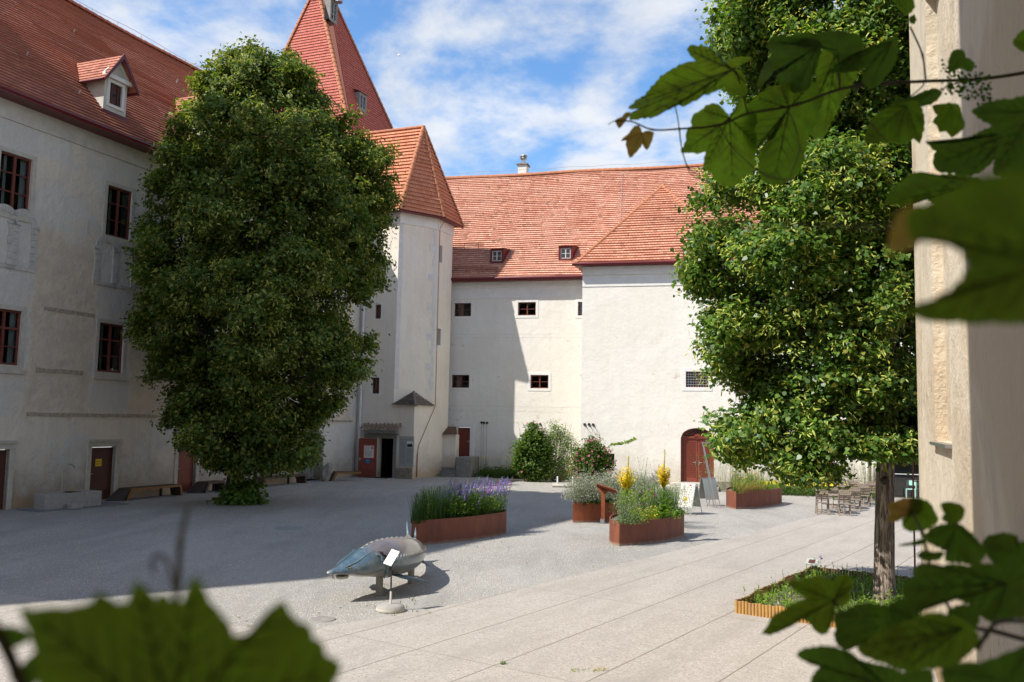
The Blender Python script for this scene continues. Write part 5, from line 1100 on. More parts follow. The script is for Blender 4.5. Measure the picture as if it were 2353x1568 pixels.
# climbing roses and border at the back wall
def shrub(name,label,px0,px1,py0,py1,Yw,ncl,mats,ls,flower=None,nf=0,loose=False):
    a=AY(px0,py1,Yw); b=AY(px1,py0,Yw); c=V(((a.x+b.x)/2,Yw,0)); rx=(b.x-a.x)/2; hz=b.z
    o=empty(name,c,label,'shrub'); r=np.random.default_rng(int(px0)); d=norm(r.normal(size=(ncl,3))); f=r.uniform(.35,1,ncl)**.6; f*=1+.3*np.array([mnoise.noise(V(x*2.2)) for x in d])
    P=np.array([c.x,c.y,hz*.5])[None]+d*f[:,None]*np.array([rx,rx*.6,hz*.52]); P=P[P[:,2]>.1]; d=norm(P-np.array([c.x,c.y,hz*.4])); 
    fo=foliage(P,d,34,.16,ls,LEAF4,mats,[1]*(len(mats)-1),BR4,0,o,int(px1),'foliage',droop=.2)
    g=MB()
    for i in range(14 if not loose else 40): e=c+V((random.uniform(-1,1)*rx*.95,random.uniform(-.4,.4),hz*random.uniform(.5,1.05))); limb(g,c+V((random.uniform(-.3,.3),0,0)),e,.02,.005,.12,5,4)
    g.build('stems','bark',o)
    if nf:
        g=MB()
        for i in range(nf):
            k=random.randrange(len(P)); q=V(P[k])+V(d[k])*.22+V((0,-.1,0))
            for j in range(6): a_=random.uniform(0,6.28); leafq(g,q,(math.cos(a_),random.uniform(-1,0),math.sin(a_)),(0,-1,.4),random.uniform(.05,.09),flower,.95)
        g.build('blossoms','flower_pink',o) if not g.mats else g.build('blossoms',None,o)
    return o
shrub('rose_bush','loose tall green rose bush with few pink blossoms against the white back wall',1178,1272,982,1100,50.3,280,['leaf_mid','herb_green','leaf_deep','leaf_pale'],.13,'flower_pink',26)
shrub('wispy_shrub','airy light green shrub leaning on the wall right of the tall rose bush',1236,1322,974,1102,50.6,230,['herb_green','herb_silver','herb_bright','leaf_pale'],.08,None,0,True)
shrub('rose_bush','round dark rose bush dotted with pink blossoms at the corner of the projecting block',1316,1404,1012,1106,46.6,230,['leaf_deep','leaf_mid','leaf_pale'],.12,'flower_pink',150)
g=MB()
for i in range(22): 
    q=AY(1405+i*2.6,1026-i*.9+6*math.sin(i*.1),46.6); bush(g,q,14,.12,.14,['leaf_mid','herb_bright'],.12)
plantobj('rose_shoot','long arching leafy rose shoot reaching right across the white wall','plant',g)
g=MB()
for i in range(420):
    u=random.uniform(bdoor[1]+.9,-.3); o_=random.uniform(.15,1.3); hh=random.uniform(.25,.75); p=FB.P(u,.02,o_); bush(g,p,34,.3,hh,['herb_dark','herb_green','leaf_mid'],.1)
for i in range(14): p=FB.P(random.uniform(bdoor[1]+1,-3),.5,random.uniform(.3,.9)); stem(g,p,.7,.1,1.,'herb_green',.05,6,'flower_yellow',.08,'herb_green',.05)
for i in range(60): p=FB.P(random.uniform(bdoor[0]-1.6,bdoor[0]-.3),.0,random.uniform(.9,2.1)); bush(g,p,14,.16,.14,['herb_green','herb_bright'],.08)
plantobj('border_plants','low green border of weeds and herbs along the foot of the back wall','ground cover',g,kind='stuff')
g=MB()
for i in range(460):
    p=V((14.6+random.uniform(-2.8,3.4),0,0)); p.y=44.2-(p.x-15.4)*.3+random.uniform(-.8,.9); bush(g,p,30,.32,random.uniform(.35,.75),['herb_green','leaf_mid','herb_dark'],.1)
for i in range(110):
    p=V((14.6+random.uniform(-2.8,3.4),0,.6)); p.y=43.6-(p.x-15.4)*.3+random.uniform(-.8,.5)
    for j in range(4): leafq(g,p,(random.uniform(-1,1),-.3,random.uniform(-1,1)),(0,-1,.5),.11,'flower_yellow',.95)
for i in range(60): p=V((18.+random.uniform(-1.6,1.),43.9,.3)); stem(g,p,random.uniform(1.,2.0),.25,random.uniform(0,6.28),'herb_silver',.09,20)
for i in range(40): p=FC.P(random.uniform(6.4,8.1),0,random.uniform(.5,1.4)); stem(g,p,random.uniform(1.2,2.5),.25,random.uniform(0,6.28),'herb_silver',.09,20)
plantobj('flower_border','dense green flower border with yellow blooms behind the wooden tables','ground cover',g,kind='stuff')
# ======================= STURGEON SCULPTURE =======================
def fishmat():
    q=NB('fish_paint'); uv=q.tc.outputs['UV']; s=q.sep(uv); o=q.tc.outputs['Object']; b=q.b
    b.inputs['Roughness'].default_value=.28; b.inputs['Specular IOR Level'].default_value=.6; b.inputs['Coat Weight'].default_value=.6; b.inputs['Coat Roughness'].default_value=.12; b.inputs['Metallic'].default_value=.15
    k=q.mix(q.rng(q.math('ADD',s[0],q.rng(q.noise(o,3.,5,.6),0,1,-.08,.08)),.5,.8,0,1,True),(.05,.095,.13),(.50,.46,.38)) # back to belly
    k=q.mix(q.rng(q.noise(o,3.6,7,.65,1.2),.48,.62,0,.7),k,(.15,.18,.19))
    k=q.mix(q.rng(q.math('ADD',s[1],q.rng(q.noise(o,2.2,5,.7),0,1,-.1,.1)),.42,.50,0,.0),k,(.3,.2,.15))
    f=q.math('MULTIPLY',q.rng(q.math('ADD',s[1],q.rng(q.noise(o,3,5,.7),0,1,-.06,.06)),.34,.42,0,1,True),q.rng(s[0],.30,.48,1,0,True))
    k=q.mix(q.math('MULTIPLY',f,.55),k,(.22,.14,.11)); f2=q.math('MULTIPLY',q.rng(s[1],.47,.56,0,1,True),q.rng(s[0],.34,.5,1,0,True)); k=q.mix(q.math('MULTIPLY',f2,.65),k,(.30,.30,.26))
    k=q.mix(q.rng(s[1],.0,.07,.8,0),k,(.36,.38,.37)); sc_=q.math('ABSOLUTE',q.math('SUBTRACT',q.noise(q.map(o,scale=(1,6,2)),5,6,.7,.3),.5)); k=q.mix(q.rng(sc_,0,.006,.5,0),k,(.35,.36,.34))
    q.L.new(k,b.inputs['Base Color']); q.bump(q.noise(o,7,5,.6,.5),.25,.03)
fishmat(); mat('fish_fin',(.13,.2,.24),.4,.4,5.,spec=.5); mat('fish_belly',(.5,.48,.42),.4,.2,5.); mat('fish_gill',(.012,.012,.014),.4); mat('scute',(.38,.38,.35),.35,.3,8.)
fsh=empty('sturgeon_sculpture',G(905,1360),'glossy blue grey sturgeon sculpture on two short posts in the gravel','sculpture')
SP=[(752,1317.5,16.45,.03,.035),(762,1316,16.5,.055,.075),(778,1313,16.62,.09,.14),(797,1308,16.76,.15,.21),(815,1303,16.9,.205,.26),(835,1296,17.05,.27,.31),(856,1290,17.25,.33,.345),(880,1287,17.5,.37,.37),(905,1284,17.9,.39,.375),(930,1279,18.4,.365,.34),(946,1273,18.95,.30,.28),(954,1265,19.5,.22,.20),(952,1256,20.1,.15,.13),(944,1246,20.7,.1,.07),(936,1232,21.2,.07,.04)]
cps=[AY(a,b,c) for a,b,c,_,_ in SP]
def csp(arr,t):
    n=len(arr)-1; i=min(int(t*n),n-1); f=t*n-i; g_=lambda k:arr[max(0,min(n,k))]; p0,p1,p2,p3=g_(i-1),g_(i),g_(i+1),g_(i+2)
    return .5*((2*p1)+(p2-p0)*f+(2*p0-5*p1+4*p2-p3)*f*f+(3*p1-p0-3*p2+p3)*f**3)
NS=64; NR=32; HH=[s[3] for s in SP]; HW=[s[4] for s in SP]; rings=[]; info=[]
for i in range(NS+1):
    t=i/NS; c=csp(cps,t); d=(csp(cps,min(1,t+.01))-csp(cps,max(0,t-.01))).normalized(); sdv=d.cross(V((0,0,1))).normalized(); up=sdv.cross(d).normalized(); fk=1+.16*math.sin(min(1,t/.6)*math.pi)**1.; hh=csp(HH,t)*(1+.08*math.sin(min(1,t/.6)*math.pi)); hw=csp(HW,t)*fk
    info.append((c,d,sdv,up,hh,hw)); ring=[]
    for k in range(NR):
        a=2*math.pi*k/NR; y=math.cos(a); x=math.sin(a)
        # pentagonal sturgeon section: keeled back, flat belly, flank ridges
        rr=1+.07*max(0,math.cos(a))**8+.06*max(0,math.cos(a-math.pi*.5))**10+.06*max(0,math.cos(a+math.pi*.5))**10
        if y<0: rr*=1-.16*(-y)**2
        # head: cheek and gill cover swell, forehead slopes
        if .1<t<.46: rr*=1+.05*math.sin((t-.1)/.36*math.pi)*abs(x)
        if t<.3 and y<-.2: rr*=1-.35*(1-t/.3)*(-y)
        ring.append(c+sdv*(x*hw*rr)+up*(y*hh*rr))
    rings.append(ring)
g=MB()
for i in range(NS):
    for k in range(NR):
        k2=(k+1)%NR; uvf=lambda kk: 1-abs(1-2*(kk/NR)); 
        ua=uvf(k); ub=uvf(k+1)
        g.poly([rings[i][k],rings[i][k2],rings[i+1][k2],rings[i+1][k]],None,[(ua,i/NS),(ub,i/NS),(ub,(i+1)/NS),(ua,(i+1)/NS)])
g.poly(rings[0][::-1],None,[(.8,0)]*NR)
body=g.build('body','fish_paint',fsh,True)
bm=bmesh.new(); bm.from_mesh(body.data); bmesh.ops.remove_doubles(bm,verts=bm.verts,dist=.0005); bmesh.ops.recalc_face_normals(bm,faces=bm.faces); bm.to_mesh(body.data); bm.free()
def on(t,a,k=1.):
    c,d,s,u,hh,hw=info[int(t*NS)]; return c+s*(math.sin(a)*hw*k)+u*(math.cos(a)*hh*k),d,s,u
g=MB() # scutes
def bump_(g,p,d,n,l,w,h):
    s=d.cross(n).normalized(); g.mesh([p-d*l,p+s*w,p+d*l,p-s*w,p+n*h+d*l*.25],[(0,1,4),(1,2,4),(2,3,4),(3,0,4),(3,2,1,0)])
for i in range(17):
    t=.36+.50*i/16; p,d,s,u=on(t,0,1.05); bump_(g,p,d,u,.085,.03,.028)
g.build('back_scutes','scute',body)
for sgn in (1,-1):
    g=MB()
    for i in range(34):
        t=.47+.4*i/33; p,d,s,u=on(t,sgn*math.pi*.43,1.05); 
        out=(s*sgn).normalized(); bump_(g,p,(u*.9+d*.25).normalized(),out,.075*(1.4-t),.018,.022)
    g.build('flank_scutes','scute',body)
# gill opening, eye, mouth, fins on both sides
for sgn in (1,-1):
    g=MB(); pts=[]
    for j in range(13):
        a=sgn*(.26+ .5*j/12)*math.pi; tt=.435-.03*math.cos(j/12*math.pi*1.0)+.02*math.sin(j/12*math.pi); pts.append(on(tt,a,1.09)[0])
    g.tube(pts,[.006]+[.018]*11+[.006],seg=6); g.build('gill_slit','fish_gill',body)
    g=MB(); pts=[on(.43-.03*math.cos(j/12*math.pi)-.012,sgn*(.26+.5*j/12)*math.pi,1.075)[0] for j in range(13)]; g.tube(pts,.022,seg=6); g.build('gill_rim','fish_fin',body)
    g=MB(); e,d,s,u=on(.2,sgn*math.pi*.36,1.0); n_=(s*sgn*.9+u*.35).normalized()
    for rr,hh_,m in ((.036,.012,'fish_gill'),(.014,.026,'sign_yellow'),(.008,.032,'fish_gill')): g.tube([e,e+n_*hh_],[rr,rr*.7],m,seg=12)
    g.build('eye',None,body)
    g=MB() # brow ridge rays of the bony head shield
    for j in range(9):
        a0=.30+.035*j; p=on(.33,sgn*math.pi*.33,1.05)[0]; q=on(.33+.09*math.cos(j*.24-.6),sgn*math.pi*(.33+.02+.18*math.sin(j*.2)),1.05)[0]; g.tube([p,q],[.002,.007],seg=4)
    g.tube([on(.16+.2*j/8,sgn*math.pi*(.27-.06*j/8),1.045)[0] for j in range(9)],[.006,.012,.016,.018,.018,.016,.014,.01,.005],seg=6)
    g.build('head_shield_rays','fish_fin',body)
g=MB(); c,d,s,u,hh,hw=info[int(.185*NS)]; mo=c-u*hh*.72; pts=[mo+s*math.cos(a)*hw*.62+d*math.sin(a)*.09-u*.03 for a in np.linspace(0,6.283,17)]
g.tube(pts,.026,'fish_belly',seg=6); g.poly([p-u*.004 for p in pts],'fish_gill'); g.build('mouth',None,body)
g=MB()
for k in (-.3,-.1,.1,.3): c,d,s,u,hh,hw=info[int(.09*NS)]; p=c-u*hh*.6+s*hw*k*1.6; g.tube([p,p-u*.06+d*.02,p-u*.10+d*.05],[.008,.006,.003],seg=5)
g.build('barbel','fish_belly',body)
def fin(name,base,prof,thick,nrm):
    g=MB(); n=len(prof); a=[base+p+nrm*thick for p in prof]; b=[base+p-nrm*thick for p in prof]; cen=sum(prof,V((0,0,0)))/n
    g.mesh([base+p for p in prof]+[base+cen+nrm*thick,base+cen-nrm*thick],[(i,(i+1)%n,n) for i in range(n)]+[((i+1)%n,i,n+1) for i in range(n)]); return g.build(name,'fish_fin',body,True)
c,d,s,u,hh,hw=info[int(.5*NS)]
for sgn in (1,-1):
    out=(s*sgn); b=c+out*hw*.75-u*hh*.62
    fin('pectoral_fin',b,[d*-.16,out*.22-d*.08-u*.06,out*.42+d*.22-u*.13,out*.5+d*.52-u*.15,out*.44+d*.58-u*.14,out*.2+d*.32-u*.06,d*.1],.03,u)
c,d,s,u,hh,hw=info[int(.76*NS)]
for sgn in (1,-1):
    out=s*sgn; b=c+out*hw*.6-u*hh*.7; fin('pelvic_fin',b,[d*-.12,out*.12-u*.06,out*.24+d*.2-u*.16,out*.22+d*.3-u*.17,out*.05+d*.12],.02,u)
c,d,s,u,hh,hw=info[int(.84*NS)]; b=c+u*hh*.8; fin('dorsal_fin',b,[d*-.18,u*.16-d*.1,u*.30+d*.02,u*.32+d*.07,u*.12+d*.1,d*.2],.03,s)
c,d,s,u,hh,hw=info[NS-1]; up_=V((0,0,1)); fin('tail_fin',c,[d*-.25-up_*.02,up_*.16-d*.05,up_*.34+d*.2,up_*.36+d*.26,up_*.1+d*.16,-up_*.16+d*.2,-up_*.2+d*.16,-up_*.08-d*.1],.03,s)
for nm,px,py,pt,m in (('front',871,1369,1320,0),('rear',944,1340,1300,0)):
    p=G(px,py); g=MB(); f=Fr(p.x,p.y,20); g.fbox(f,-.06,.06,-.02,.42,-.05,.05); g.build('support_post','concrete',fsh,bevel=.008)

# ======================= SIGNS, LECTERNS =======================
sg=empty('sculpture_sign',G(897,1404),'small tilted cream sign on a thin dark pole with round stone foot beside the sturgeon','sign')
p=G(897,1404); g=MB(); prf=[(.0,.0),(.24,.0),(.25,.03),(.25,.055)]; 
def lathe(g,c,prof,m=None,seg=28):
    vs=[];fs=[];n=len(prof)
    for k in range(seg):
        a=6.28318*k/seg
        for r_,z in prof: vs.append(c+V((r_*math.cos(a),r_*math.sin(a),z)))
    for k in range(seg):
        for j in range(n-1): a0=k*n+j; b0=((k+1)%seg)*n+j; fs.append((a0,b0,b0+1,a0+1))
    g.mesh(vs,fs,m)
g=MB(); lathe(g,p,[(.0,.0),(.255,.0),(.262,.03),(.25,.062)],'stone_frame'); lathe(g,p,[(.25,.062),(.235,.09),(.19,.118),(.06,.125),(0,.125)],'basin_stone'); g.build('foot',None,sg,True)
g=MB(); g.tube([p+V((0,0,.12)),p+V((0,0,.34))],.019,'panel_white',seg=10); g.tube([p+V((0,0,.34)),p+V((-.01,0,.88))],.015,'black_metal',seg=10); g.build('pole',None,sg)
tl=p+V((-.01,0,.93)); M_=Matrix.Translation(tl)@Matrix.Rotation(rad(-4),4,'Z')@Matrix.Rotation(rad(52),4,'X')@Matrix.Rotation(rad(-14),4,'Y')@Matrix.Rotation(rad(-24),4,'Z')
g=MB(); g.box(-.09,.09,-.15,.15,-.004,.004,None,M_); bd=g.build('board','panel_white',sg,bevel=.003)
g=MB()
for i in range(11):
    y=.09-i*.018; g.box(-.07,-.07+random.uniform(.09,.135),y,y+.005,.0045,.006,None,M_)
g.build('text_lines','ink_grey',sg); g=MB(); g.box(.05,.07,-.135,-.115,.0045,.006,'blue_sticker',M_); g.box(.03,.036,.125,.132,.0045,.006,'ink',M_); g.build('emblem',None,sg)
# rust coloured lectern
p=G(1384,1203.5); p.z=0; lc=empty('steel_lectern',p,'rust coloured steel lectern with sloping top standing before the orange planter','lectern')
f=Fr(p.x,p.y,100); g=MB(); g.fbox(f,-.07,.07,0,.16,-.05,.05); g.build('foot','metal',lc); g=MB(); g.fbox(f,-.045,.085,.12,1.12,-.045,.045); g.build('post','corten_orange',lc)
g=MB(); M_=f.M(.14,1.17,0)@Matrix.Rotation(rad(17),4,'Y')@Matrix.Rotation(rad(-20),4,'X'); g.box(-.36,.36,-.24,.24,-.012,.012,None,M_); g.build('top_plate','corten_orange',lc); g=MB(); g.prism([f.P(-.2,1.21,-.02),f.P(.22,1.09,-.02),f.P(.05,.98,-.02),f.P(-.05,1.0,-.02)],f.n*.04); g.build('bracket','corten_orange',lc)
g=MB(); g.box(-.32,.32,-.2,.2,.0125,.016,None,M_); g.build('plaque','red_door',lc)
# plant label at the tree bed
p=G(1873,1328); p.z=0; pl=empty('plant_label',p,'small framed label on a thin leaning rod at the log edged tree bed','sign')
t_=AY(1866,1291,p.y); g=MB(); g.tube([p,t_],.008); g.build('rod','metal',pl); M_=Matrix.Translation(t_)@Matrix.Rotation(rad(-35),4,'Z')@Matrix.Rotation(rad(35),4,'X'); g=MB(); g.box(-.13,.13,-.1,.1,-.006,.006,None,M_); g.build('board','panel_grey',pl); g=MB(); g.box(-.07,.07,-.06,.06,.0065,.009,None,M_); g.build('picture','brown_door',pl)
# A-boards and the leaning metal pole
def aboard(p,az,label,drawing=True,hs=1.):
    o=empty('a_board',p,label,'sign board',group=None); f=Fr(p.x,p.y,az)
    for s,m,nm in ((1,'panel_white' if drawing else 'panel_grey','front_board'),(-1,'panel_grey','rear_board')):
        g=MB(); A=[f.P(-.34,.28,s*.27),f.P(.34,.28,s*.27),f.P(.34,1.15,s*.04),f.P(-.34,1.15,s*.04)]; g.prism(A,f.n*.02*s); b=g.build(nm,m,o)
        g=MB()
        for u in (-.34,.34): g.tube([f.P(u,0,s*.35),f.P(u,1.16,s*.045)],.016,seg=6)
        g.tube([f.P(-.34,1.16,s*.045),f.P(.34,1.16,s*.045)],.016,seg=6); g.build('frame','metal',o)
        if drawing and s==1:
            n_=(A[1]-A[0]).cross(A[3]-A[0]).normalized()
            if n_.dot(f.n)<0: n_=-n_
            ex=A[1]-A[0]; ey=A[3]-A[0]; Q=lambda x,y: A[0]+ex*x+ey*y+n_*.024
            g=MB()
            for k in range(6):
                x0=.15+.13*k; pts=[Q(x0+.1*math.sin(y*3+k)*y+.06*y,.1+y*.8) for y in np.linspace(0,1,9)]; g.tube(pts,.006,'ink_grey',seg=4)
                for q in pts[2:]: leafq(g,q,ex*random.uniform(-1,1)+ey*.8,n_,.06,'herb_haze',.5)
            for k in range(14): a=k*.45; leafq(g,Q(.5,.33),ex*math.cos(a)+ey*math.sin(a),n_,.11,'flower_yellow',.5)
            g.prism([Q(.62,.9),Q(.74,.9),Q(.74,.96),Q(.62,.96)],n_*.003,'poster_red'); g.build('plant_drawing',None,b)
    return o
aboard(PC(1950,1020)+V((-.55,.25,0))+V((.27,.22,0)),140,'white sign board with drawn plant stems on metal legs before the arched door')
aboard(PC(2120,905)+V((-.1,.3,0)),62,'plain grey sign board beside the leaning twin metal pole',False)
p=PC(2145,920); p.z=0; t_=AY((2200+.306*1992)/1.7407,(1750+.306*70)/1.7407,p.y+.1); sp_=empty('metal_pole_stand',p,'tall leaning twin metal pole with small cross arm beside the drawn sign board','pole')
g=MB(); g.tube([p,t_],.022,seg=8); g.build('pole','metal',sp_); g=MB(); g.tube([p+V((.09,0,0)),t_+V((.05,0,-.1))],.02,seg=8); g.build('pole','pipe_zinc',sp_); g=MB(); g.tube([t_+V((-.05,0,0)),t_+V((.42,0,0))],.015,seg=6); g.tube([t_+V((.1,0,-.03)),t_+V((.42,0,.03))],.012,seg=6); g.build('cross_arm','metal',sp_)

# ======================= BENCHES, TROUGH, SMALL THINGS =======================
def bench(pxl,pxr,off0,label,closedleft=True,em='bench_edge',dm='bench_dark',dep=.55,ramp=.55,h=.47):
    a=FL.hit(pxl,1120,off0+dep)[0]; b=FL.hit(pxr,1110,off0+dep)[0]; L_=b-a; o=empty('wooden_bench',FL.P((a+b)/2,0,off0+dep/2),label,'bench','long wooden benches along the palace wall')
    r=.22; th=.09
    prof=[(a,0),(a+r,h),(b-r*.6,h),(b,0)]
    inn=[(a+.1,0),(a+r+.07,h-th),(b-r*.6-.05,h-th),(b-.1,0)]
    g=MB(); quads=[(0,1),(1,2),(2,3)]
    for i,j in quads:
        nseg=1
        n_=8 if i==1 else 1
        for k in range(5):
            o0=off0+dep*k/5+.004; o1=off0+dep*(k+1)/5-.004
            P0=[prof[i],prof[j],inn[j],inn[i]]; g.prism([FL.P(u,z,o0) for u,z in P0],FL.n*(o1-o0))
    g.build('seat_planks',dm,o)
    g=MB()
    for i,j in quads: g.prism([FL.P(u,z-(0 if z<.1 else .008),off0+dep) for u,z in (prof[i],prof[j],inn[j],inn[i])],FL.n*.03)
    g.build('front_edge',em,o)
    if closedleft:
        g=MB(); n_=9; g.prism([FL.P(a-.55,0,off0+dep*.0),FL.P(a+r-.1,h-.01,off0),FL.P(a+r-.1,h-.01,off0+dep),FL.P(a-.15,0,off0+dep)][0:4],V((0,0,-.0))+FL.t*.05); g.build('end_ramp','bench_dark',o)
    g=MB(); g.fbox(FL,a+L_*.72,a+L_*.72+.06,0,h-th-.003,off0+.1,off0+.2); g.build('leg','black_metal',o)
bench(292,421,.28,'dark wooden bench with orange front edge between the two left doors')
bench(600,704,.28,'long brown wooden bench behind the linden trunk, ending beside the grey gate',False,'bench_brown','bench_brown')
bench(470,520,.28,'dark wooden bench end showing just left of the linden trunk',True,'bench_brown','bench_dark')
def bench4():
    a=F1.hit(757,1103,.9)[0]; o_=FL
    u0=FL.hit(762,1100,.3)[0]; o=empty('wooden_bench',FL.P(u0+.9,0,.5),'short brown slatted bench between the grey gate and the open red door','bench','long wooden benches along the palace wall')
    f=Fr(0,0,72); q=AY(770,1103,47.5); f.o=V((q.x,q.y,0)); g=MB(); h=.5
    for k in range(8): g.prism([f.P(-.35,.0,-.55+.07*k),f.P(-.05,h,-.55+.07*k),f.P(.05,h,-.55+.07*k),f.P(-.2,.0,-.55+.07*k)],f.n*.06)
    g.build('end_slats','bench_dark',o); g=MB(); g.fbox(f,.05,1.35,h-.07,h,-.55,.0); g.build('seat_planks','bench_dark',o); g=MB(); g.fbox(f,.02,1.38,h-.1,h-.01,.0,.03); g.prism([f.P(-.2,0,.0),f.P(.02,h-.02,.0),f.P(.12,h-.1,.0),f.P(-.08,0,.0)],f.n*.03); g.build('front_edge','bench_edge',o)
bench4()
# stone trough with swan-neck tap
a=FL.hit(178,1180,1.0)[0]; b=FL.hit(316,1170,1.0)[0]
ta,tb_=G(103,1174),G(241,1162); tt=(tb_-ta).normalized(); fK=Fr(ta.x,ta.y,math.degrees(math.atan2(tt.x,tt.y))); Lk=(tb_-ta).length-.15
tro=empty('stone_trough',fK.P(Lk/2,0,-.3),'pale stone water trough before the grey wall, left of the bench','trough')
g=MB(); hz=.55; w=.62; e=.07
for (u0,u1,o0,o1) in ((.0,Lk,-e,0),(0,Lk,-w,-w+e),(0,e,-w+e,-e),(Lk-e,Lk,-w+e,-e)): g.fbox(fK,u0+.0,u1,.0,hz,o0,o1)
g.fbox(fK,e,Lk-e,.0,hz-.22,-w+e,-e); g.build('basin','basin_stone',tro,bevel=.02)
g=MB(); g.fbox(fK,Lk*.5,Lk*.62,hz-.02,hz+.012,-w+.02,-.02); g.build('cross_bar','black_metal',tro)
g=MB(); g.fbox(fK,e,Lk-e,hz-.12,hz-.1,-w+e,-e); g.build('water','window_glass',tro)
g=MB(); g.fbox(fK,-.45,Lk+1.0,.004,.03,-.9,.28); tag(g.build('stone_slab','grate_stone'),'flat grey cobble slab the water trough stands on','slab')
tp=empty('water_tap',fK.P(Lk*.5,0,-w-.12),'curved steel swan neck tap rising behind the stone trough','tap')
g=MB(); pts=[fK.P(Lk*.5,0,-w-.12),fK.P(Lk*.5,1.3,-w-.12)]+[fK.P(Lk*.5+.22-.22*math.cos(t),1.3+.22*math.sin(t),-w-.12+.1*t/3) for t in np.linspace(.3,2.7,8)]
g.tube(pts,.022,seg=8); g.build('spout','metal',tp); g=MB(); g.tube([fK.P(Lk*.5,.75,-w-.12),fK.P(Lk*.5+.12,.75,-w-.08)],.018,seg=6); g.build('lever','metal',tp)
db=empty('stone_bowl',fK.P(Lk*.42,0,.25),'small stone drinking bowl on the ground in front of the trough','bowl'); f=Fr(*fK.P(Lk*.42,0,.3).xy,fK.d)
g=MB()
for (u0,u1,o0,o1) in ((-.2,.2,.11,.15),(-.2,.2,-.15,-.11),(-.2,-.16,-.11,.11),(.16,.2,-.11,.11)): g.fbox(f,u0,u1,.02,.2,o0,o1)
g.fbox(f,-.16,.16,.02,.08,-.11,.11); g.build('bowl','basin_stone',db,bevel=.01)
# boulder by the gate, drain covers, white posts
bp=AY(749,1097,47.2); bp.z=0
bm=bmesh.new(); bmesh.ops.create_icosphere(bm,subdivisions=3,radius=.5)
for v in bm.verts: v.co=V((v.co.x*.62,v.co.y*.6,v.co.z*1.25))*(1+.3*mnoise.noise(v.co*3.1)); v.co.x+=v.co.z*.25
me=bpy.data.meshes.new('boulder'); bm.to_mesh(me); bm.free(); mat('boulder',(.36,.33,.28),.9,.5,5.,bump=1.,bs=10); me.materials.append(MT['boulder']); bo=bpy.data.objects.new('boulder',me); col.objects.link(bo); bo.location=bp+V((0,0,.35)); tag(bo,'rough upright boulder leaning beside the grey gate','boulder')
for px,py,r_,lb in ((664,1214,.42,'dark drain cover lying in the shaded gravel'),(742,1424,.2,'small round cover in the gravel left of the sculpture sign')):
    p=G(px,py); g=MB(); lathe(g,V((p.x,p.y,0)),[(0,.016),(r_,.016),(r_+.02,.003)],None,24); q=g.build('drain_cover','ink_grey' if r_>.3 else 'concrete'); tag(q,lb,'drain cover')
for px in (1281,1316):
    p=AY(px,1112,46.5); p.z=0; g=MB(); g.tube([p,p+V((0,0,.55))],.045,seg=10); q=g.build('white_post','chalk_white'); tag(q,'short white post at the edge of the planting, %s of the pair'%('left' if px<1300 else 'right'),'post','pair of short white posts')
g=MB(); p=AY(1300,1113,46.3); limb(g,V((p.x-.7,p.y,.08)),V((p.x+.8,p.y,.1)),.1,.07,.04,5,8); tag(g.build('log','stone_frame'),'weathered pale log lying between the two short white posts','log')
# ======================= LOG EDGED TREE BED =======================
bd=empty('tree_bed',G(1900,1400),'bed edged with yellow half logs around the right linden trunk','flower bed')
cor=[G(1689,1410),G(2075,1466),G(2130,1362),V((0,0,0))]; A=G(1689,1410); Bc=G(2100,1471); Dd=G(1866,1325); Cc=Dd+(Bc-A)*1.0
mat('log_yellow',(.50,.28,.07),.7,.45,6.,c2=(.36,.21,.09)); mat('log_brown',(.30,.17,.07),.8,.4,6.)
def palis(p,q,m,name,wob):
    L_=(q-p).length; d=(q-p)/L_; n=V((d.y,-d.x,0)); g=MB(); k=int(L_/.062)
    for i in range(k):
        c=p+d*(i+.5)*.062+n*wob*math.sin(i*.21); h=.235+random.uniform(-.012,.012); vs=[];S_=5
        for z in (0,h):
            for j in range(S_+1): a=math.pi*j/S_; vs.append(c+d*(.0295*math.cos(a))+n*(.03*math.sin(a))+V((0,0,z)))
        nn=S_+1; g.mesh(vs,[(j,j+1,nn+j+1,nn+j) for j in range(S_)]+[tuple(range(nn,2*nn)),(nn,0,S_,nn+S_)][:2])
    return g.build(name,m,bd)
palis(A,Bc,'log_yellow','log_edge_front',.0); palis(A,Dd,'log_brown','log_edge_side',.035); palis(Dd,Cc,'log_brown','log_edge_back',.02)
g=MB(); g.fbox(Fx(Fr(A.x,A.y,math.degrees(math.atan2((Dd-A).x,(Dd-A).y))),0),0,(Dd-A).length,.0,.2,.0,.012); g.build('edge_backing','log_yellow',bd)
g=MB(); g.poly([A+V((0,0,.07)),Bc+V((0,0,.07)),Cc+V((0,0,.07)),Dd+V((0,0,.07))]); so=g.build('soil','soil',bd)
g=MB()
for i in range(720):
    x,y=random.random(),random.random(); p=A+(Bc-A)*x+(Dd-A)*y+V((0,0,.07)); dn=mnoise.noise(p*.9)
    if dn<-.3: continue
    k=random.random()
    if k<.5: bush(g,p,16,.12,random.uniform(.08,.3),['herb_green','herb_bright','leafr_mid'],.06)
    elif k<.8: stem(g,p,random.uniform(.15,.45),.1,random.uniform(0,6.28),random.choice(['herb_green','herb_bright']),.07,12)
    else:
        for j in range(7): a=random.uniform(0,6.28); leafq(g,p,(math.cos(a),math.sin(a),.6),(0,0,1),random.uniform(.12,.22),random.choice(['herb_bright','herb_green']),.3)
tag(g.build('weeds',None),'patchy low weeds growing in the soil of the log edged tree bed','weeds',kind='stuff')
g=MB(); p=G(1884,1332); stem(g,p,.55,.05,0,'herb_green',.06,10,'flower_violet',.1,'herb_dark',.03); plantobj('bellflower','thin violet flower stalk beside the small plant label','flower',g)
g=MB()
for i in range(130):
    x,y=random.random(),random.random(); p=G(random.uniform(1180,1230) if i<40 else random.uniform(1500,1700),1545) if False else None
g=MB()
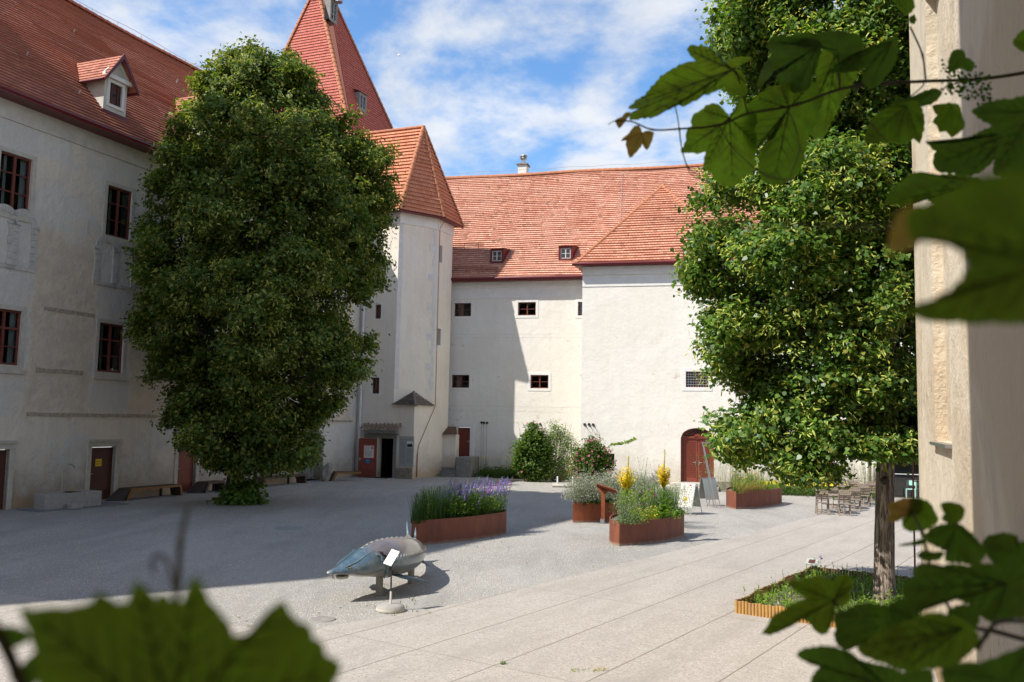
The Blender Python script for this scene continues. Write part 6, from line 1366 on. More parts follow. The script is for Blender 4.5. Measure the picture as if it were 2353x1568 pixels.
for i in range(520):
    p=G(random.uniform(-50,1500),random.uniform(1120,1440)); 
    if mnoise.noise(p*.25)<-.05: continue
    a=random.uniform(0,6.28); leafq(g,p+V((0,0,.008)),(math.cos(a),math.sin(a),.05),(0,0,1),random.uniform(.03,.075),random.choice(['straw','bench_brown','leaf_olive','straw','herb_dark']),.6)
for i in range(90):
    k=random.random(); p=random.choice([G(random.uniform(940,1180),random.uniform(1226,1262)),G(random.uniform(1400,1590),random.uniform(1235,1262)),G(random.uniform(150,700),random.uniform(1120,1190)),G(random.uniform(860,1000),random.uniform(1340,1420))])
    for j in range(5): blade(g,p,random.uniform(.03,.09),.9,random.uniform(0,6.28),.005,random.choice(['herb_green','straw','herb_dark']))
tag(g.build('leaf_litter',None),'scattered dry leaves and small tufts of grass on the gravel yard','leaf litter',kind='stuff')
g=MB()
for i in range(60): p=G(random.uniform(1310,1392),random.uniform(1539,1547)); blade(g,V((p.x,p.y,.012)),random.uniform(.02,.06),1.2,random.uniform(0,6.28),.006,'herb_bright' if random.random()<.4 else 'straw')
for i in range(30): p=G(random.uniform(1230,1250),random.uniform(1546,1550)) ; p=G(random.uniform(2000,2020)*0+random.uniform(1150,1162),random.uniform(1526,1530)); blade(g,V((p.x,p.y,.012)),.04,1.,random.uniform(0,6.28),.006,'herb_green')
tag(g.build('joint_moss',None),'little tufts of moss and dry grass in the paving joints','moss',kind='stuff')
# ======================= CHAIRS AND TABLES =======================
def make_chair():
    o=empty('folding_chair',(0,0,0),'x','chair','slatted wooden folding chairs on the paving')
    M0=Matrix.Identity(4)
    def bar(name,a,b,w=.02,t=.012):
        g=MB(); a=V(a);b=V(b); g.tube([a,b],w,seg=4); return g.build(name,'wood_grey',o)
    for s in (-1,1):
        bar('leg',(s*.2,-.24,0),(s*.2,.22,.46)); bar('leg',(s*.215,.26,0),(s*.215,-.22,.86))
    g=MB()
    for i in range(6): y=-.2+i*.075; g.box(-.215,.215,y,y+.055,.44,.458)
    g.build('seat','wood_grey',o)
    g=MB()
    for i in range(4): z=.6+i*.07; y=-.22+(.86-z)*.12*-1+ (0.86-z)*.5; g.box(-.22,.22,-.235+(.86-z)*.55,-.215+(.86-z)*.55,z,z+.05)
    g.build('backrest','wood_grey',o)
    bar('stretcher',(-.2,.2,.06),(.2,.2,.06),.012); bar('stretcher',(-.2,-.2,.04),(.2,-.2,.04),.012)
    return o
def make_table():
    o=empty('folding_table',(0,0,0),'x','table','slatted wooden folding tables on the paving')
    g=MB()
    for i in range(9): y=-.36+i*.081; g.box(-.56,.56,y,y+.066,.715,.738)
    g.box(-.5,-.45,-.34,.34,.68,.714); g.box(.45,.5,-.34,.34,.68,.714); g.build('tabletop','wood_grey',o)
    for s in (-1,1):
        for k in (-1,1): g=MB(); g.tube([V((s*.42,k*.3,0)),V((s*.42,-k*.3,.7))],.02,seg=4); g.build('leg','wood_grey',o)
    g=MB(); g.box(-.42,.42,-.02,.02,.33,.36); g.build('stretcher','wood_grey',o)
    return o
ch=make_chair(); tb0=make_table(); first=[True,True]
ordn=['nearest','second','third','farthest']; used=set()
base_=V((12.9,35.25,.012)); step=V((1.25,2.15,0)); t112=V((math.sin(rad(112)),math.cos(rad(112)),0)); t22=V((math.sin(rad(22)),math.cos(rad(22)),0))
for k in range(4):
    c=base_+step*k; rz=-rad(22)
    t=tb0 if k==0 else copy_tree(tb0)
    t.location=c; t.rotation_euler=(0,0,rz); t['label']='%s of the four slatted wooden tables left of the linden trunk'%ordn[k] if k<3 else 'farthest slatted wooden table, partly behind the linden trunk'
    for j,(a,b,fl) in enumerate(((-.38,-.72,0),(.45,-.74,0),(-.42,.72,1),(.42,.74,1))):
        q=ch if (k==0 and j==0) else copy_tree(ch)
        q.location=c+t112*a+t22*b; q.rotation_euler=(0,0,rz+(math.pi if fl else 0)+random.uniform(-.18,.18))
        q['label']='wooden folding chair on the %s %s side of the %s table'%('near' if not fl else 'far','left' if a<0 else 'right',ordn[k])
# mint coloured chairs at the glass front
p=G(2094,1146)
for i in range(2):
    o=empty('mint_chair',V((p.x+i*.62,p.y+i*.3,.012)),'mint green chair by the glass entrance, %s of two'%('left' if i==0 else 'right'),'chair','mint green chairs at the glass entrance',rz=rad(-30))
    for nm,bxs in (('seat',[(-.22,.22,-.22,.22,.43,.46)]),('backrest',[(-.22,.22,.19,.22,.62,.86),(-.22,-.18,.19,.22,.46,.62),(.18,.22,.19,.22,.46,.62)])):
        g=MB(); [g.box(*b,None,Matrix.Translation(o.location)@Matrix.Rotation(rad(-30),4,'Z')) for b in bxs]; g.build(nm,'mint_paint',o)
    for sx in (-.2,.2):
        for sy in (-.2,.2): g=MB(); g.box(sx-.02,sx+.02,sy-.02,sy+.02,0,.43,None,Matrix.Translation(o.location)@Matrix.Rotation(rad(-30),4,'Z')); g.build('leg','mint_paint',o)
# ======================= AEROPLANE =======================
ap_=AY(915,126,3000.); pl=empty('aeroplane',ap_,'tiny white airliner high in the blue sky right of the red tower','aeroplane')
M_=Matrix.Translation(ap_)@Matrix.Rotation(rad(35),4,'Z')@Matrix.Rotation(rad(25),4,'Y')@Matrix.Rotation(rad(24),4,'X')
def pt(*a): return M_@V(a)
mat('plane_white',(.8,.8,.82),.4); mat('plane_red',(.6,.05,.05),.4)
g=MB(); g.tube([pt(0,-16,0),pt(0,-13,0),pt(0,8,0),pt(0,17,.8)],[.4,2.1,2.1,.5],seg=10); g.build('fuselage','plane_white',pl)
for s in (-1,1):
    g=MB(); g.prism([pt(s*1.5,-4,-.6),pt(s*17,5,0),pt(s*17,6.5,0),pt(s*1.5,2,-.6)],V((0,0,.5))); g.build('wing','metal',pl)
    g=MB(); g.prism([pt(s*.5,13,.8),pt(s*6,16,1),pt(s*6,17,1),pt(s*.5,16.5,.8)],V((0,0,.3))); g.build('tailplane','metal',pl)
    g=MB(); g.tube([pt(s*6,-3,-1.8),pt(s*6,1,-1.8)],1.1,seg=8); g.build('engine','metal',pl)
g=MB(); g.prism([pt(0,11,1),pt(0,16,7.5),pt(0,18,7.5),pt(0,17,1)],pt(.4,0,0)-pt(0,0,0)); g.build('tail_fin','plane_red',pl)
# ======================= GRAPE VINES IN FRONT =======================
def vmat(name,c,c2,tr,tc,rough=.5):
    q=NB(name); o=q.tc.outputs['Object']; b=q.b; b.inputs['Roughness'].default_value=rough; b.inputs['Specular IOR Level'].default_value=.35
    k=q.mix(q.rng(q.noise(o,22,5,.6),.35,.65),c,c2); k=q.mix(q.rng(q.noise(q.map(o,loc=(2,1,5)),45,5,.7),.6,.72,0,.55),k,(c2[0]*2.2,c2[1]*1.25,c2[2])); k=q.mix(q.rng(q.noise(o,160,3,.6),.68,.74,0,.5),k,(.12,.08,.03)); q.L.new(k,b.inputs['Base Color']); q.bump(q.noise(o,130,4,.6),.5,.003)
    t=q.N.new('ShaderNodeBsdfTranslucent'); tk=q.mix(q.rng(q.noise(q.map(o,loc=(9,4,2)),30,6,.7),.35,.7),tuple(x*1.15 for x in tc),(tc[0]*.85,tc[1]*.6,tc[2])); q.L.new(tk,t.inputs[0]); m=q.N.new('ShaderNodeMixShader'); m.inputs[0].default_value=tr
    q.L.new(b.outputs[0],m.inputs[1]); q.L.new(t.outputs[0],m.inputs[2]); q.L.new(m.outputs[0],q.N['Material Output'].inputs[0])
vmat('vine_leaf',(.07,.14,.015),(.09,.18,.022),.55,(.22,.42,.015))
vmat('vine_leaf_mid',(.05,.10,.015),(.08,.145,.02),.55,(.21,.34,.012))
vmat('vine_leaf_lit',(.07,.14,.015),(.09,.17,.02),.74,(.26,.47,.02))  # brighter leaf copy, light shining through is put into its colour
vmat('vine_leaf_dark',(.045,.095,.018),(.065,.13,.024),.5,(.15,.3,.015))  # darker leaf copy, shade is put into its colour
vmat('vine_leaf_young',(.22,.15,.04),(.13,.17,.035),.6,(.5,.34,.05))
vmat('vine_vein',(.08,.12,.025),(.07,.11,.02),.35,(.13,.2,.03)); vmat('vine_stem',(.06,.045,.02),(.08,.07,.02),.0,(.1,.1,.02)); vmat('tendril',(.14,.16,.03),(.18,.15,.04),.2,(.3,.3,.05))
def leaf_outline(seed,n=150,deep=.27,tooth=.07):
    r=random.Random(seed); lob=[(0,1.0,.55),(1.0,.88,.55),(-1.0,.88,.55),(1.95,.7,.6),(-1.95,.7,.6)]; lob=[(a+r.uniform(-.06,.06),l*r.uniform(.93,1.07),w) for a,l,w in lob]
    pts=[]
    for i in range(n):
        th=-math.pi+2*math.pi*(i+.5)/n; best=.36
        for a,l,w in lob:
            d=abs(th-a); best=max(best,l*(1-deep*min(1,(d/w)**1.3)) if d<w*1.3 else 0,)
        if abs(th)>2.65: best*= .55+ .45*max(0,(math.pi-abs(th)-.1)/.4) # petiole sinus
        best=max(best,.1)
        ph=(i*.5)%2; tri=abs(ph-1)*2-1 # teeth
        tz_=1+tooth*(1.6*((i/5.)%1.0)-.8)
        rr=best*tz_; pts.append((rr*math.sin(th),rr*math.cos(th)))
    return pts,lob
def grape_leaf(parent,p,tipdir,nrm,size,mt='vine_leaf',seed=0,curl=.25,fold=.25):
    out,lob=leaf_outline(seed); y=V(tipdir).normalized(); z=V(nrm); z=(z-y*z.dot(y)).normalized(); x=y.cross(z); r=random.Random(seed+99); ph=r.uniform(0,6)
    def S(a,b,o=0):
        rr=a*a+b*b; h=-curl*rr*.5 - fold*abs(a)*-.6*.5 + .05*math.sin(a*7+ph)*math.sqrt(rr)+.04*math.cos(b*8+ph)*rr; return p+(x*a+y*b+z*(h+o))*size
    g=MB(); n=len(out); lv=[.0,.25,.5,.75,.9,1.]; vs=[S(0,0)]
    for f in lv[1:]: vs+=[S(a*f,b*f) for a,b in out]
    fs=[(0,1+i,1+(i+1)%n) for i in range(n) if i!=n-1]
    for k in range(4):
        o0=1+k*n; o1=1+(k+1)*n
        for i in range(n-1): fs.append((o0+i,o1+i,o1+i+1,o0+i+1))
    g.mesh(vs,fs); lf=g.build('leaf',mt,parent,True)
    g=MB()
    def vein(a0,b0,an,L_,w):
        m=8
        for s in (.006,-.006):
            pr=None
            for i in range(m+1):
                t=i/m; a=a0+math.sin(an)*L_*t; b=b0+math.cos(an)*L_*t; ww=w*(1-t*.8); q=(S(a-math.cos(an)*ww,b+math.sin(an)*ww,s),S(a+math.cos(an)*ww,b-math.sin(an)*ww,s))
                if pr: g.poly([pr[0],pr[1],q[1],q[0]])
                pr=q
    for a,l,w in lob:
        vein(0,0,a,l*.93,.011)
        for k in (.28,.45,.62,.78):
            for s in (-1,1): vein(math.sin(a)*l*k,math.cos(a)*l*k,a+s*.75,l*(.42-.34*k),.005)
    g.build('veins','vine_vein',lf); return lf
UPV=V((0,0,1))
VS=[1.]
def PX(px,py,d): return AD(px,py,d*VS[0])
def dirpx(px,py,ang,d,depth=0.):
    # a direction in the picture plane (deg clockwise from up) plus a component away from the viewer
    a=rad(ang); q=PX(px+60*math.sin(a),py-60*math.cos(a),d)-PX(px,py,d); q.normalize(); f=ray(px,py).normalized(); return (q+f*depth).normalized()
def L(parent,px,py,ang,lpx,d,depth=0.,tilt=(0,0),mt='vine_leaf',seed=0,curl=.25,fold=.25,pet=None):
    t=dirpx(px,py,ang,d,depth); f=ray(px,py).normalized(); sx=f.cross(UPV).normalized(); n=(-f+sx*tilt[0]+UPV*tilt[1]).normalized(); sz=lpx*d*VS[0]/FP/max(.35,math.sqrt(1-min(.8,abs(depth)/math.sqrt(1+depth*depth))**2))
    lf=grape_leaf(parent,PX(px,py,d),t,n,sz,mt,seed,curl,fold)
    if pet:
        g=MB(); a=PX(px,py,d); b=PX(*pet); m=(a+b)/2+UPV*.006; g.tube([a,m,b],[.0011,.0014,.0016],seg=6); g.build('petiole','vine_stem',lf)
    return lf
def cane(parent,pts,r,name='stem',m='vine_stem'):
    q=[PX(*p) for p in pts]; out=[]
    n=len(q)-1
    for i in range(n*6+1): out.append(csp(q,i/(n*6)))
    rr=r if isinstance(r,tuple) else (r,r); g=MB(); k=len(out); g.tube(out,[rr[0]+(rr[1]-rr[0])*i/(k-1)+ (.0006 if i%12==0 else 0) for i in range(k)],seg=8); return g.build(name,m,parent,True)
U=lambda x,y:(1378.8+.4141*x,.4141*y)   # upper right survey grid

def T(parent,poly,junc,d,mt='vine_leaf',tilt=(0,0),curl=.06,grid=None,veins=None,seed=0,tooth=2.6,drop=0.):
    """a vine leaf from the outline of its blade: every vertex stands at its own real distance (metres), cupped and rippled"""
    gf=grid or (lambda x,y:(x,y)); P=[gf(*q) for q in poly]; J=gf(*junc); r=random.Random(seed); n=len(P); out=[]
    area=sum(P[i][0]*P[(i+1)%n][1]-P[(i+1)%n][0]*P[i][1] for i in range(n)); sg=1 if area>0 else -1
    # smooth a little, then cut teeth
    for i in range(n):
        a,b_=P[i],P[(i+1)%n]; L_=math.hypot(b_[0]-a[0],b_[1]-a[1]); k=max(1,int(L_/7)); nx,ny=(b_[1]-a[1])/max(L_,1e-6)*sg,-(b_[0]-a[0])/max(L_,1e-6)*sg
        for j in range(k):
            t=j/k; bow=math.sin(t*math.pi)*L_*.05; tt=tooth*r.uniform(.3,1.2)*(1 if (len(out)%2) else -.45) if j else 0
            out.append((a[0]+(b_[0]-a[0])*t+nx*(bow+tt),a[1]+(b_[1]-a[1])*t+ny*(bow+tt)))
    W_=max(max(p[0] for p in P)-min(p[0] for p in P),max(p[1] for p in P)-min(p[1] for p in P)); D_=d*VS[0]; size=W_*D_/FP
    cx=sum(p[0] for p in P)/n; cy=sum(p[1] for p in P)/n; ph=r.uniform(0,6)
    def S(x,y,o=0):
        u,w_=(x-cx)/W_,(y-cy)/W_; jx,jy=(x-J[0])/W_,(y-J[1])/W_; rr=math.hypot(jx,jy)
        off=size*(tilt[0]*u+tilt[1]*w_+curl*4*(u*u+w_*w_)+.035*math.sin(jx*16+ph)*rr+.03*math.cos(jy*19+ph)*rr+.02*math.sin(math.atan2(jy,jx)*9)*rr*2)
        return PX(x,y,(D_+off)/VS[0]) if o==0 else PX(x,y,(D_+off)/VS[0]+o)
    g=MB(); m=len(out); fr=[.18,.4,.6,.78,.91,1.]; C=(cx*.5+J[0]*.5,cy*.5+J[1]*.5) if not _in(J,P) else J
    if not _in(C,P): C=(cx,cy)
    vs=[S(*C)]
    for f in fr: vs+=[S(C[0]+(x-C[0])*f,C[1]+(y-C[1])*f) for x,y in out]
    fs=[(0,1+i,1+(i+1)%m) for i in range(m)]
    for k in range(len(fr)-1):
        o0=1+k*m;o1=o0+m
        for i in range(m): j=(i+1)%m; fs.append((o0+i,o1+i,o1+j,o0+j))
    g.mesh(vs,fs); lf=g.build('leaf',mt,parent,True)
    # main veins towards the lobe tips, side veins off them
    tips=veins or [i for i in range(n) if math.hypot(P[i][0]-J[0],P[i][1]-J[1])>max(math.hypot(P[(i-1)%n][0]-J[0],P[(i-1)%n][1]-J[1]),math.hypot(P[(i+1)%n][0]-J[0],P[(i+1)%n][1]-J[1])) and math.hypot(P[i][0]-J[0],P[i][1]-J[1])>.3*W_]
    tips=sorted(tips,key=lambda i:-math.hypot(P[i][0]-J[0],P[i][1]-J[1]))[:6]
    g=MB()
    def strip(a,b_,w):
        L_=math.hypot(b_[0]-a[0],b_[1]-a[1]); 
        if L_<3: return
        nx,ny=-(b_[1]-a[1])/L_,(b_[0]-a[0])/L_
        for o in (-.0007,.0007):
            pr=None
            for k in range(9):
                t=k/8; x=a[0]+(b_[0]-a[0])*t; y=a[1]+(b_[1]-a[1])*t
                if not _in((x,y),P): break
                ww=w*(1-t*.75); q=(S(x-nx*ww,y-ny*ww,o),S(x+nx*ww,y+ny*ww,o))
                if pr: g.poly([pr[0],pr[1],q[1],q[0]])
                pr=q
    for i in tips:
        e=P[i]; strip(J,(J[0]+(e[0]-J[0])*.94,J[1]+(e[1]-J[1])*.94),W_*.0065); an=math.atan2(e[1]-J[1],e[0]-J[0]); L_=math.hypot(e[0]-J[0],e[1]-J[1])
        for k in (.2,.35,.5,.65,.8):
            for s in (-1,1): a=(J[0]+(e[0]-J[0])*k,J[1]+(e[1]-J[1])*k); l2=L_*(.4-.3*k); strip(a,(a[0]+math.cos(an+s*.75)*l2,a[1]+math.sin(an+s*.75)*l2),W_*.0032)
    if g.v: g.build('veins','vine_vein',lf)
    return lf
def _in(p,P):
    c=False; n=len(P)
    for i in range(n):
        a,b_=P[i],P[(i+1)%n]
        if (a[1]>p[1])!=(b_[1]>p[1]) and p[0]<(b_[0]-a[0])*(p[1]-a[1])/(b_[1]-a[1])+a[0]: c=not c
    return c
VS[0]=1.4
va=empty('grape_vine',PX(2350,180,1.3),'sharp dark grape vine branch with lobed leaves reaching in from the upper right','vine')
cane(va,[(*U(2450,380),1.35),(*U(2353,405),1.3),(*U(2100,440),1.28),(*U(1800,452),1.25),(*U(1560,466),1.22),(*U(1330,496),1.2),(*U(1090,582),1.18),(*U(820,632),1.16),(*U(660,695),1.15),(*U(440,716),1.14),(*U(290,720),1.13),(*U(180,677),1.12),(*U(90,672),1.12)],(.0034,.0011))
for pts,r in (([(*U(440,716),1.14),(*U(428,640),1.13),(*U(415,585),1.12)],(.0011,.0009)),([(*U(440,716),1.14),(*U(455,830),1.14),(*U(490,930),1.15),(*U(560,980),1.16)],(.0013,.0008)),
  ([(*U(820,632),1.16),(*U(790,520),1.15),(*U(760,410),1.13),(*U(735,385),1.12)],(.0015,.0012)),([(*U(660,695),1.15),(*U(720,800),1.13),(*U(840,920),1.12),(*U(940,985),1.12),(*U(1040,1000),1.12)],(.0009,.0007)),
  ([(*U(1330,496),1.2),(*U(1325,400),1.19),(*U(1315,290),1.18)],(.0016,.0013)),([(*U(1720,150),1.24),(*U(1745,200),1.24),(*U(1790,310),1.24),(*U(1806,440),1.25)],(.0014,.0016)),([(*U(1690,560),1.2),(*U(1780,490),1.22),(*U(1800,452),1.25)],(.001,.0013))): cane(va,pts,r)
for pts in ([(*U(1035,600),1.17),(*U(1085,700),1.13),(*U(1110,830),1.1),(*U(1180,900),1.06),(*U(1300,960),1.02)],[(*U(1110,830),1.1),(*U(1070,940),1.08),(*U(1030,1000),1.07),(*U(880,950),1.06)],[(*U(1500,690),1.0),(*U(1590,790),1.0),(*U(1600,880),1.0),(*U(1570,930),1.0)],[(*U(90,672),1.12),(*U(65,678),1.12),(*U(45,694),1.12)],[(*U(455,830),1.14),(*U(500,960),1.12),(*U(600,1010),1.1),(*U(700,1040),1.1)]): cane(va,pts,(.0009,.0006),'tendril','tendril')

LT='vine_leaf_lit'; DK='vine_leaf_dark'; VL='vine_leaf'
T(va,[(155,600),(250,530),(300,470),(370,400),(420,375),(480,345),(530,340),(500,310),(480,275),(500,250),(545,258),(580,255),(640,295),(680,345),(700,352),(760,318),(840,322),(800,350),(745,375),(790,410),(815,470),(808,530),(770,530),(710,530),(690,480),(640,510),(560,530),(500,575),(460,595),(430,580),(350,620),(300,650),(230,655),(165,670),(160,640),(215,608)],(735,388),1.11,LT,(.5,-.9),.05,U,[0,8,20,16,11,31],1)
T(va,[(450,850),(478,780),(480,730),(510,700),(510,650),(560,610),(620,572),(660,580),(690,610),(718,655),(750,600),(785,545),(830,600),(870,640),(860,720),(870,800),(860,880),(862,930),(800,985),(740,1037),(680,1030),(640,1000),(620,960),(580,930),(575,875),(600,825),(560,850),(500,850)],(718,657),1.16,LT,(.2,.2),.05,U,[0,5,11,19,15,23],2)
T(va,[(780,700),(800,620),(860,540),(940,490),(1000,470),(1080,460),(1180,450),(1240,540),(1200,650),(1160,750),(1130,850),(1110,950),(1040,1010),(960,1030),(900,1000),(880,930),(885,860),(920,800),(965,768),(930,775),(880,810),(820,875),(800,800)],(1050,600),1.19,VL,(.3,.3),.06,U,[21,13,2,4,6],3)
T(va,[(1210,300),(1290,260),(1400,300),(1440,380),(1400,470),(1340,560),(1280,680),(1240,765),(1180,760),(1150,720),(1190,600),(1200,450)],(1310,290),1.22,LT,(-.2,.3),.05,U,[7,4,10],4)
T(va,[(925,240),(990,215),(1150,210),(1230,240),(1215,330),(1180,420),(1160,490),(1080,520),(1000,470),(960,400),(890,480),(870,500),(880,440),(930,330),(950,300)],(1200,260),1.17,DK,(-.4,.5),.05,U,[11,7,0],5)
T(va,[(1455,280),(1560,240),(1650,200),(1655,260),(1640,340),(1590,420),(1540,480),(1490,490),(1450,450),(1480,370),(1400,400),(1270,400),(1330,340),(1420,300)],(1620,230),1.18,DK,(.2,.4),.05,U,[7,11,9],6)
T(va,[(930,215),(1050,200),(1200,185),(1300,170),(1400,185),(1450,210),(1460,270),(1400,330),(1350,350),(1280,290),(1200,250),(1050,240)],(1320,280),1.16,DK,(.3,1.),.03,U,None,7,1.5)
T(va,[(1465,790),(1480,730),(1500,680),(1560,620),(1640,590),(1700,565),(1760,560),(1800,640),(1790,740),(1775,800),(1740,770),(1700,800),(1640,790),(1560,790),(1510,800)],(1700,590),1.1,VL,(.3,.4),.05,U,[0,9,12,4],8)
T(va,[(1560,620),(1650,560),(1720,545),(1860,490),(1900,510),(1870,560),(1800,590),(1700,600),(1620,620)],(1860,510),1.12,DK,(.3,.9),.03,U,None,9,1.5)
T(va,[(115,785),(160,740),(190,700),(215,695),(235,740),(270,725),(300,735),(290,780),(260,835),(235,800),(215,830),(165,878),(150,830),(145,780)],(230,738),1.12,'vine_leaf_young',(.2,.2),.05,U,[0,11,8,6],10,1.2)
T(va,[(80,670),(120,650),(140,625),(170,622),(150,660),(105,715),(95,700)],(150,650),1.12,'vine_leaf_young',(.2,.6),.05,U,None,11,.8)
T(va,[(1805,785),(1870,800),(1960,795),(2060,760),(2200,700),(2300,650),(2353,700),(2353,850),(2230,870),(2180,890),(2120,950),(2040,975),(1960,960),(1880,955),(1850,920),(1850,880),(1865,840)],(2280,740),1.0,DK,(.2,.4),.05,U,[0,11,14],12)
T(va,[(1840,590),(1900,575),(1990,580),(2010,640),(2025,700),(1990,740),(1950,765),(1920,730),(1880,735),(1870,700),(1845,680),(1870,640)],(1950,590),1.1,VL,(.1,.2),.05,U,[6,8,4],13,2)
T(va,[(1575,1130),(1620,1060),(1680,1000),(1740,955),(1800,965),(1860,975),(1960,970),(2060,980),(2130,1000),(2080,1060),(1980,1100),(1880,1130),(1800,1105),(1700,1135)],(2100,1010),.95,VL,(.3,1.),.03,U,[0,3,13],14)
T(va,[(2060,620),(2150,570),(2280,550),(2420,530),(2450,800),(2420,1000),(2280,980),(2180,960),(2200,850),(2240,760),(2160,690)],(2400,620),.9,DK,(.2,.3),.05,U,None,15)
T(va,[(2290,235),(2330,180),(2400,150),(2420,350),(2353,290),(2310,265)],(2400,250),1.1,VL,(.1,.2),.05,U,None,16)
T(va,[(1960,280),(2010,275),(2030,320),(2080,350),(2060,400),(2000,380),(1940,400),(1930,340)],(2000,330),1.1,DK,(.1,.2),.05,U,None,17,1.5)
T(va,[(1600,-60),(1700,-80),(1750,40),(1700,90),(1640,20)],(1700,60),1.2,VL,(.1,.2),.05,U,None,18,1.5); T(va,[(1715,95),(1745,80),(1757,110),(1745,135),(1720,130)],(1740,140),1.22,DK,(.1,.2),.05,U,None,19,1.)
g=MB()
for i in range(210):
    t=random.random(); c=PX(*U(1890+280*t,400+190*t*random.random()+random.uniform(-70,110)*(1-t*.5)),1.2+random.uniform(-.03,.03)); r_=random.uniform(.0018,.0036)
    g.mesh([c+V(d)*r_ for d in ((1,0,0),(-1,0,0),(0,1,0),(0,-1,0),(0,0,1),(0,0,-1))],[(0,2,4),(2,1,4),(1,3,4),(3,0,4),(2,0,5),(1,2,5),(3,1,5),(0,3,5)])
g.build('young_grapes','vine_leaf_lit',va)
VS[0]=.95
vc=empty('grape_vine',PX(2300,600,.45),'large blurred olive green vine leaf very close at the right edge','vine')
T(vc,[(2085,490),(2130,465),(2180,445),(2230,415),(2300,400),(2353,395),(2470,380),(2480,790),(2353,742),(2280,740),(2200,742),(2120,735),(2075,712),(2130,700),(2180,670),(2210,640),(2225,610),(2210,580),(2180,560),(2130,550),(2090,545)],(2450,600),.38,'vine_leaf_mid',(.3,.8),.03,None,[20,12,0],21,4)
T(vc,[(2038,580),(2052,520),(2060,492),(2110,468),(2150,500),(2120,545),(2090,575)],(2150,505),.40,'vine_leaf_young',(.2,.4),.03,None,None,22,3)
cane(vc,[(2500,470,.4),(2300,510,.42),(2080,520,.44),(1850,522,.45),(1640,512,.46),(1480,500,.47)],(.0012,.0003),'tendril','tendril')
VS[0]=1.1
Bq=lambda x,y:(1666+.3407*x,1034+.3407*y)
vb=empty('grape_vine',PX(2300,1500,.8),'dark mass of vine leaves filling the lower right corner','vine')
cane(vb,[(*Bq(2100,1300),.85),(*Bq(1840,1230),.8),(*Bq(1600,1160),.82),(*Bq(1420,900),.85),(*Bq(1330,560),.88),(*Bq(1260,420),.9)],(.0022,.001)); cane(vb,[(*Bq(830,1160),.85),(*Bq(770,1080),.85),(*Bq(735,1015),.86)],(.0016,.001)); cane(vb,[(*Bq(2100,1160),.7),(*Bq(1850,1160),.7),(*Bq(1760,1250),.7),(*Bq(1700,1350),.7)],.0016)
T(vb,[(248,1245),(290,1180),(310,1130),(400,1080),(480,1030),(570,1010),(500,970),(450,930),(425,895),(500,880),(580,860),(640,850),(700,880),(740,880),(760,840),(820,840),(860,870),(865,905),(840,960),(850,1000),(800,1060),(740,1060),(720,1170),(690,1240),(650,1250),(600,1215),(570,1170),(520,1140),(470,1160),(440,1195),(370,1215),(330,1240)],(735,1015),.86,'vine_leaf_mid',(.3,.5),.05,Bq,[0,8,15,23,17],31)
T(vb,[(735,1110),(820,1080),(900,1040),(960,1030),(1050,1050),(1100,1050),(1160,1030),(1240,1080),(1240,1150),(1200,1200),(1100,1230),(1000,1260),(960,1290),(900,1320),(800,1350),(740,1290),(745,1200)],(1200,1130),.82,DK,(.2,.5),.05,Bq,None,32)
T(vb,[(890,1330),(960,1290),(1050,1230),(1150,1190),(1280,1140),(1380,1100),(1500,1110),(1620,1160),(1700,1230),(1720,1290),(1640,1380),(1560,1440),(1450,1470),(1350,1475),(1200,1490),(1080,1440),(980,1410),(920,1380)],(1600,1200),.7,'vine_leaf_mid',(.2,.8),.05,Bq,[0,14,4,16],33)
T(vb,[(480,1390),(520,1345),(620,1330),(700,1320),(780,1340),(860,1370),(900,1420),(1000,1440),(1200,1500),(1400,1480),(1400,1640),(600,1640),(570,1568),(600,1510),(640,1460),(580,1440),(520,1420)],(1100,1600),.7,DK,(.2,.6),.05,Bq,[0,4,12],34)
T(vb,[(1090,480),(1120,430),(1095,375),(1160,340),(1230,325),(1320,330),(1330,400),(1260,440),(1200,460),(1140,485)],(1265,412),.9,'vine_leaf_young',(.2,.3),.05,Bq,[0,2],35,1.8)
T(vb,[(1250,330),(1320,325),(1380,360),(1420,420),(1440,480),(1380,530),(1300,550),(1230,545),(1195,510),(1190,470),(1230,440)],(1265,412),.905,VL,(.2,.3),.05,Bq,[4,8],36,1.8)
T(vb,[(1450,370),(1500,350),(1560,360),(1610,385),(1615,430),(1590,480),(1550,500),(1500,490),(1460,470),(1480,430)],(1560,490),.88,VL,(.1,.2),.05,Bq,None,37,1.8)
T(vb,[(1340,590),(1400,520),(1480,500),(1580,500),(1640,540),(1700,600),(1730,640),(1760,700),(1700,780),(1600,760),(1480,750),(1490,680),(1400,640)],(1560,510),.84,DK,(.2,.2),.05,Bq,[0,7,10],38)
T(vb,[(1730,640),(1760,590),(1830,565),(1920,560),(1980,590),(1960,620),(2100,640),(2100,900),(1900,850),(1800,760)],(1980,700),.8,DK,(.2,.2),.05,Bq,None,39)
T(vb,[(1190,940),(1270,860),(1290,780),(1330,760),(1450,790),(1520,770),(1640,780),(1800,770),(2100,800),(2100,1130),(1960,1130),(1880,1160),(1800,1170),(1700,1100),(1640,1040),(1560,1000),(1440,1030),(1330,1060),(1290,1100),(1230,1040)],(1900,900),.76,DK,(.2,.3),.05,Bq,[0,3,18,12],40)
T(vb,[(1450,1480),(1600,1430),(1720,1440),(1830,1400),(1950,1350),(2100,1300),(2100,1640),(1500,1640)],(1900,1560),.6,DK,(.2,.3),.05,Bq,None,41)
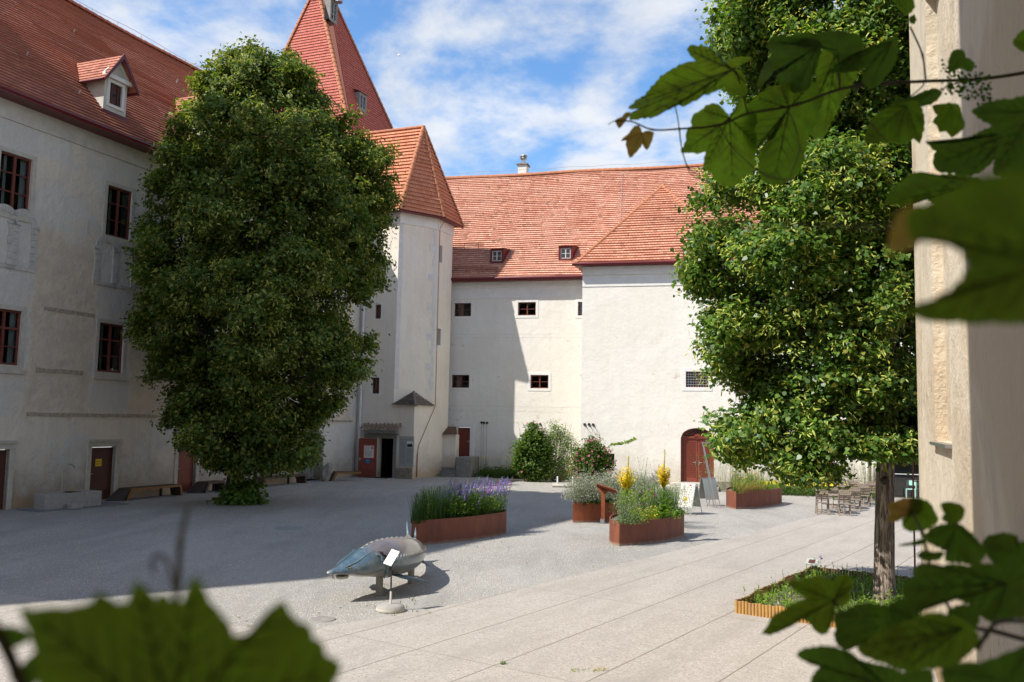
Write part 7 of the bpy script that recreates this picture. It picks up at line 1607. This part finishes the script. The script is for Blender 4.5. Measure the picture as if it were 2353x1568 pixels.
T(vb,[(1165,645),(1250,625),(1340,600),(1375,615),(1330,640),(1250,645)],(1370,615),.85,DK,(.2,1.2),.02,Bq,None,42,.8); T(vb,[(1290,715),(1330,680),(1400,690),(1480,690),(1450,740),(1350,750)],(1470,700),.85,DK,(.2,1.),.02,Bq,None,43,1.)
T(vb,[(1500,1080),(1620,1040),(1720,1110),(1700,1200),(1600,1230),(1520,1180)],(1700,1160),.78,DK,(.2,.2),.05,Bq,None,44); T(vb,[(1100,1050),(1180,1000),(1290,1060),(1330,1140),(1240,1200),(1150,1180)],(1290,1150),.8,DK,(.2,.2),.05,Bq,None,45)
VS[0]=.75
BL=lambda x,y:(.3418*x,1091.5+.3418*y)
vd=empty('grape_vine',PX(380,1560,.42),'huge blurred vine leaf with pointed lobes in the lower left corner','vine')
T(vd,[(130,880),(230,905),(330,890),(450,895),(560,870),(620,850),(660,780),(720,820),(790,860),(860,855),(880,780),(925,710),(990,770),(1050,830),(1080,790),(1110,800),(1170,865),(1230,840),(1270,740),(1315,675),(1370,760),(1410,850),(1460,900),(1500,950),(1540,1000),(1570,1080),(1640,1075),(1700,1040),(1760,960),(1830,890),(1905,845),(1950,930),(2010,990),(2080,1010),(2110,1100),(2165,1120),(2190,1210),(2295,1275),(2250,1395),(2100,1700),(300,1700),(250,1300),(230,1180),(190,1050)],(1150,1690),.42,'vine_leaf_mid',(.1,.5),.03,BL,[0,11,19,30,37],51,1.5)
cane(vd,[(402,1395,.47),(410,1320,.48),(414,1250,.49),(424,1195,.5),(433,1165,.5)],(.0014,.0007),'tendril','tendril'); cane(vd,[(404,1370,.47),(385,1290,.48),(362,1275,.48),(350,1290,.48),(354,1318,.48)],(.0007,.0006),'tendril','tendril')
cane(vd,[(-20,1430,.5),(15,1490,.5),(40,1550,.5),(60,1600,.5)],.0022); T(vd,[(0,1440),(30,1440),(60,1450),(70,1470),(30,1490),(0,1500)],(10,1490),.5,DK,(.1,.3),.03,None,None,52,1); T(vd,[(40,1540),(80,1500),(110,1510),(90,1560),(60,1590)],(45,1560),.5,DK,(.1,.3),.03,None,None,53,1)
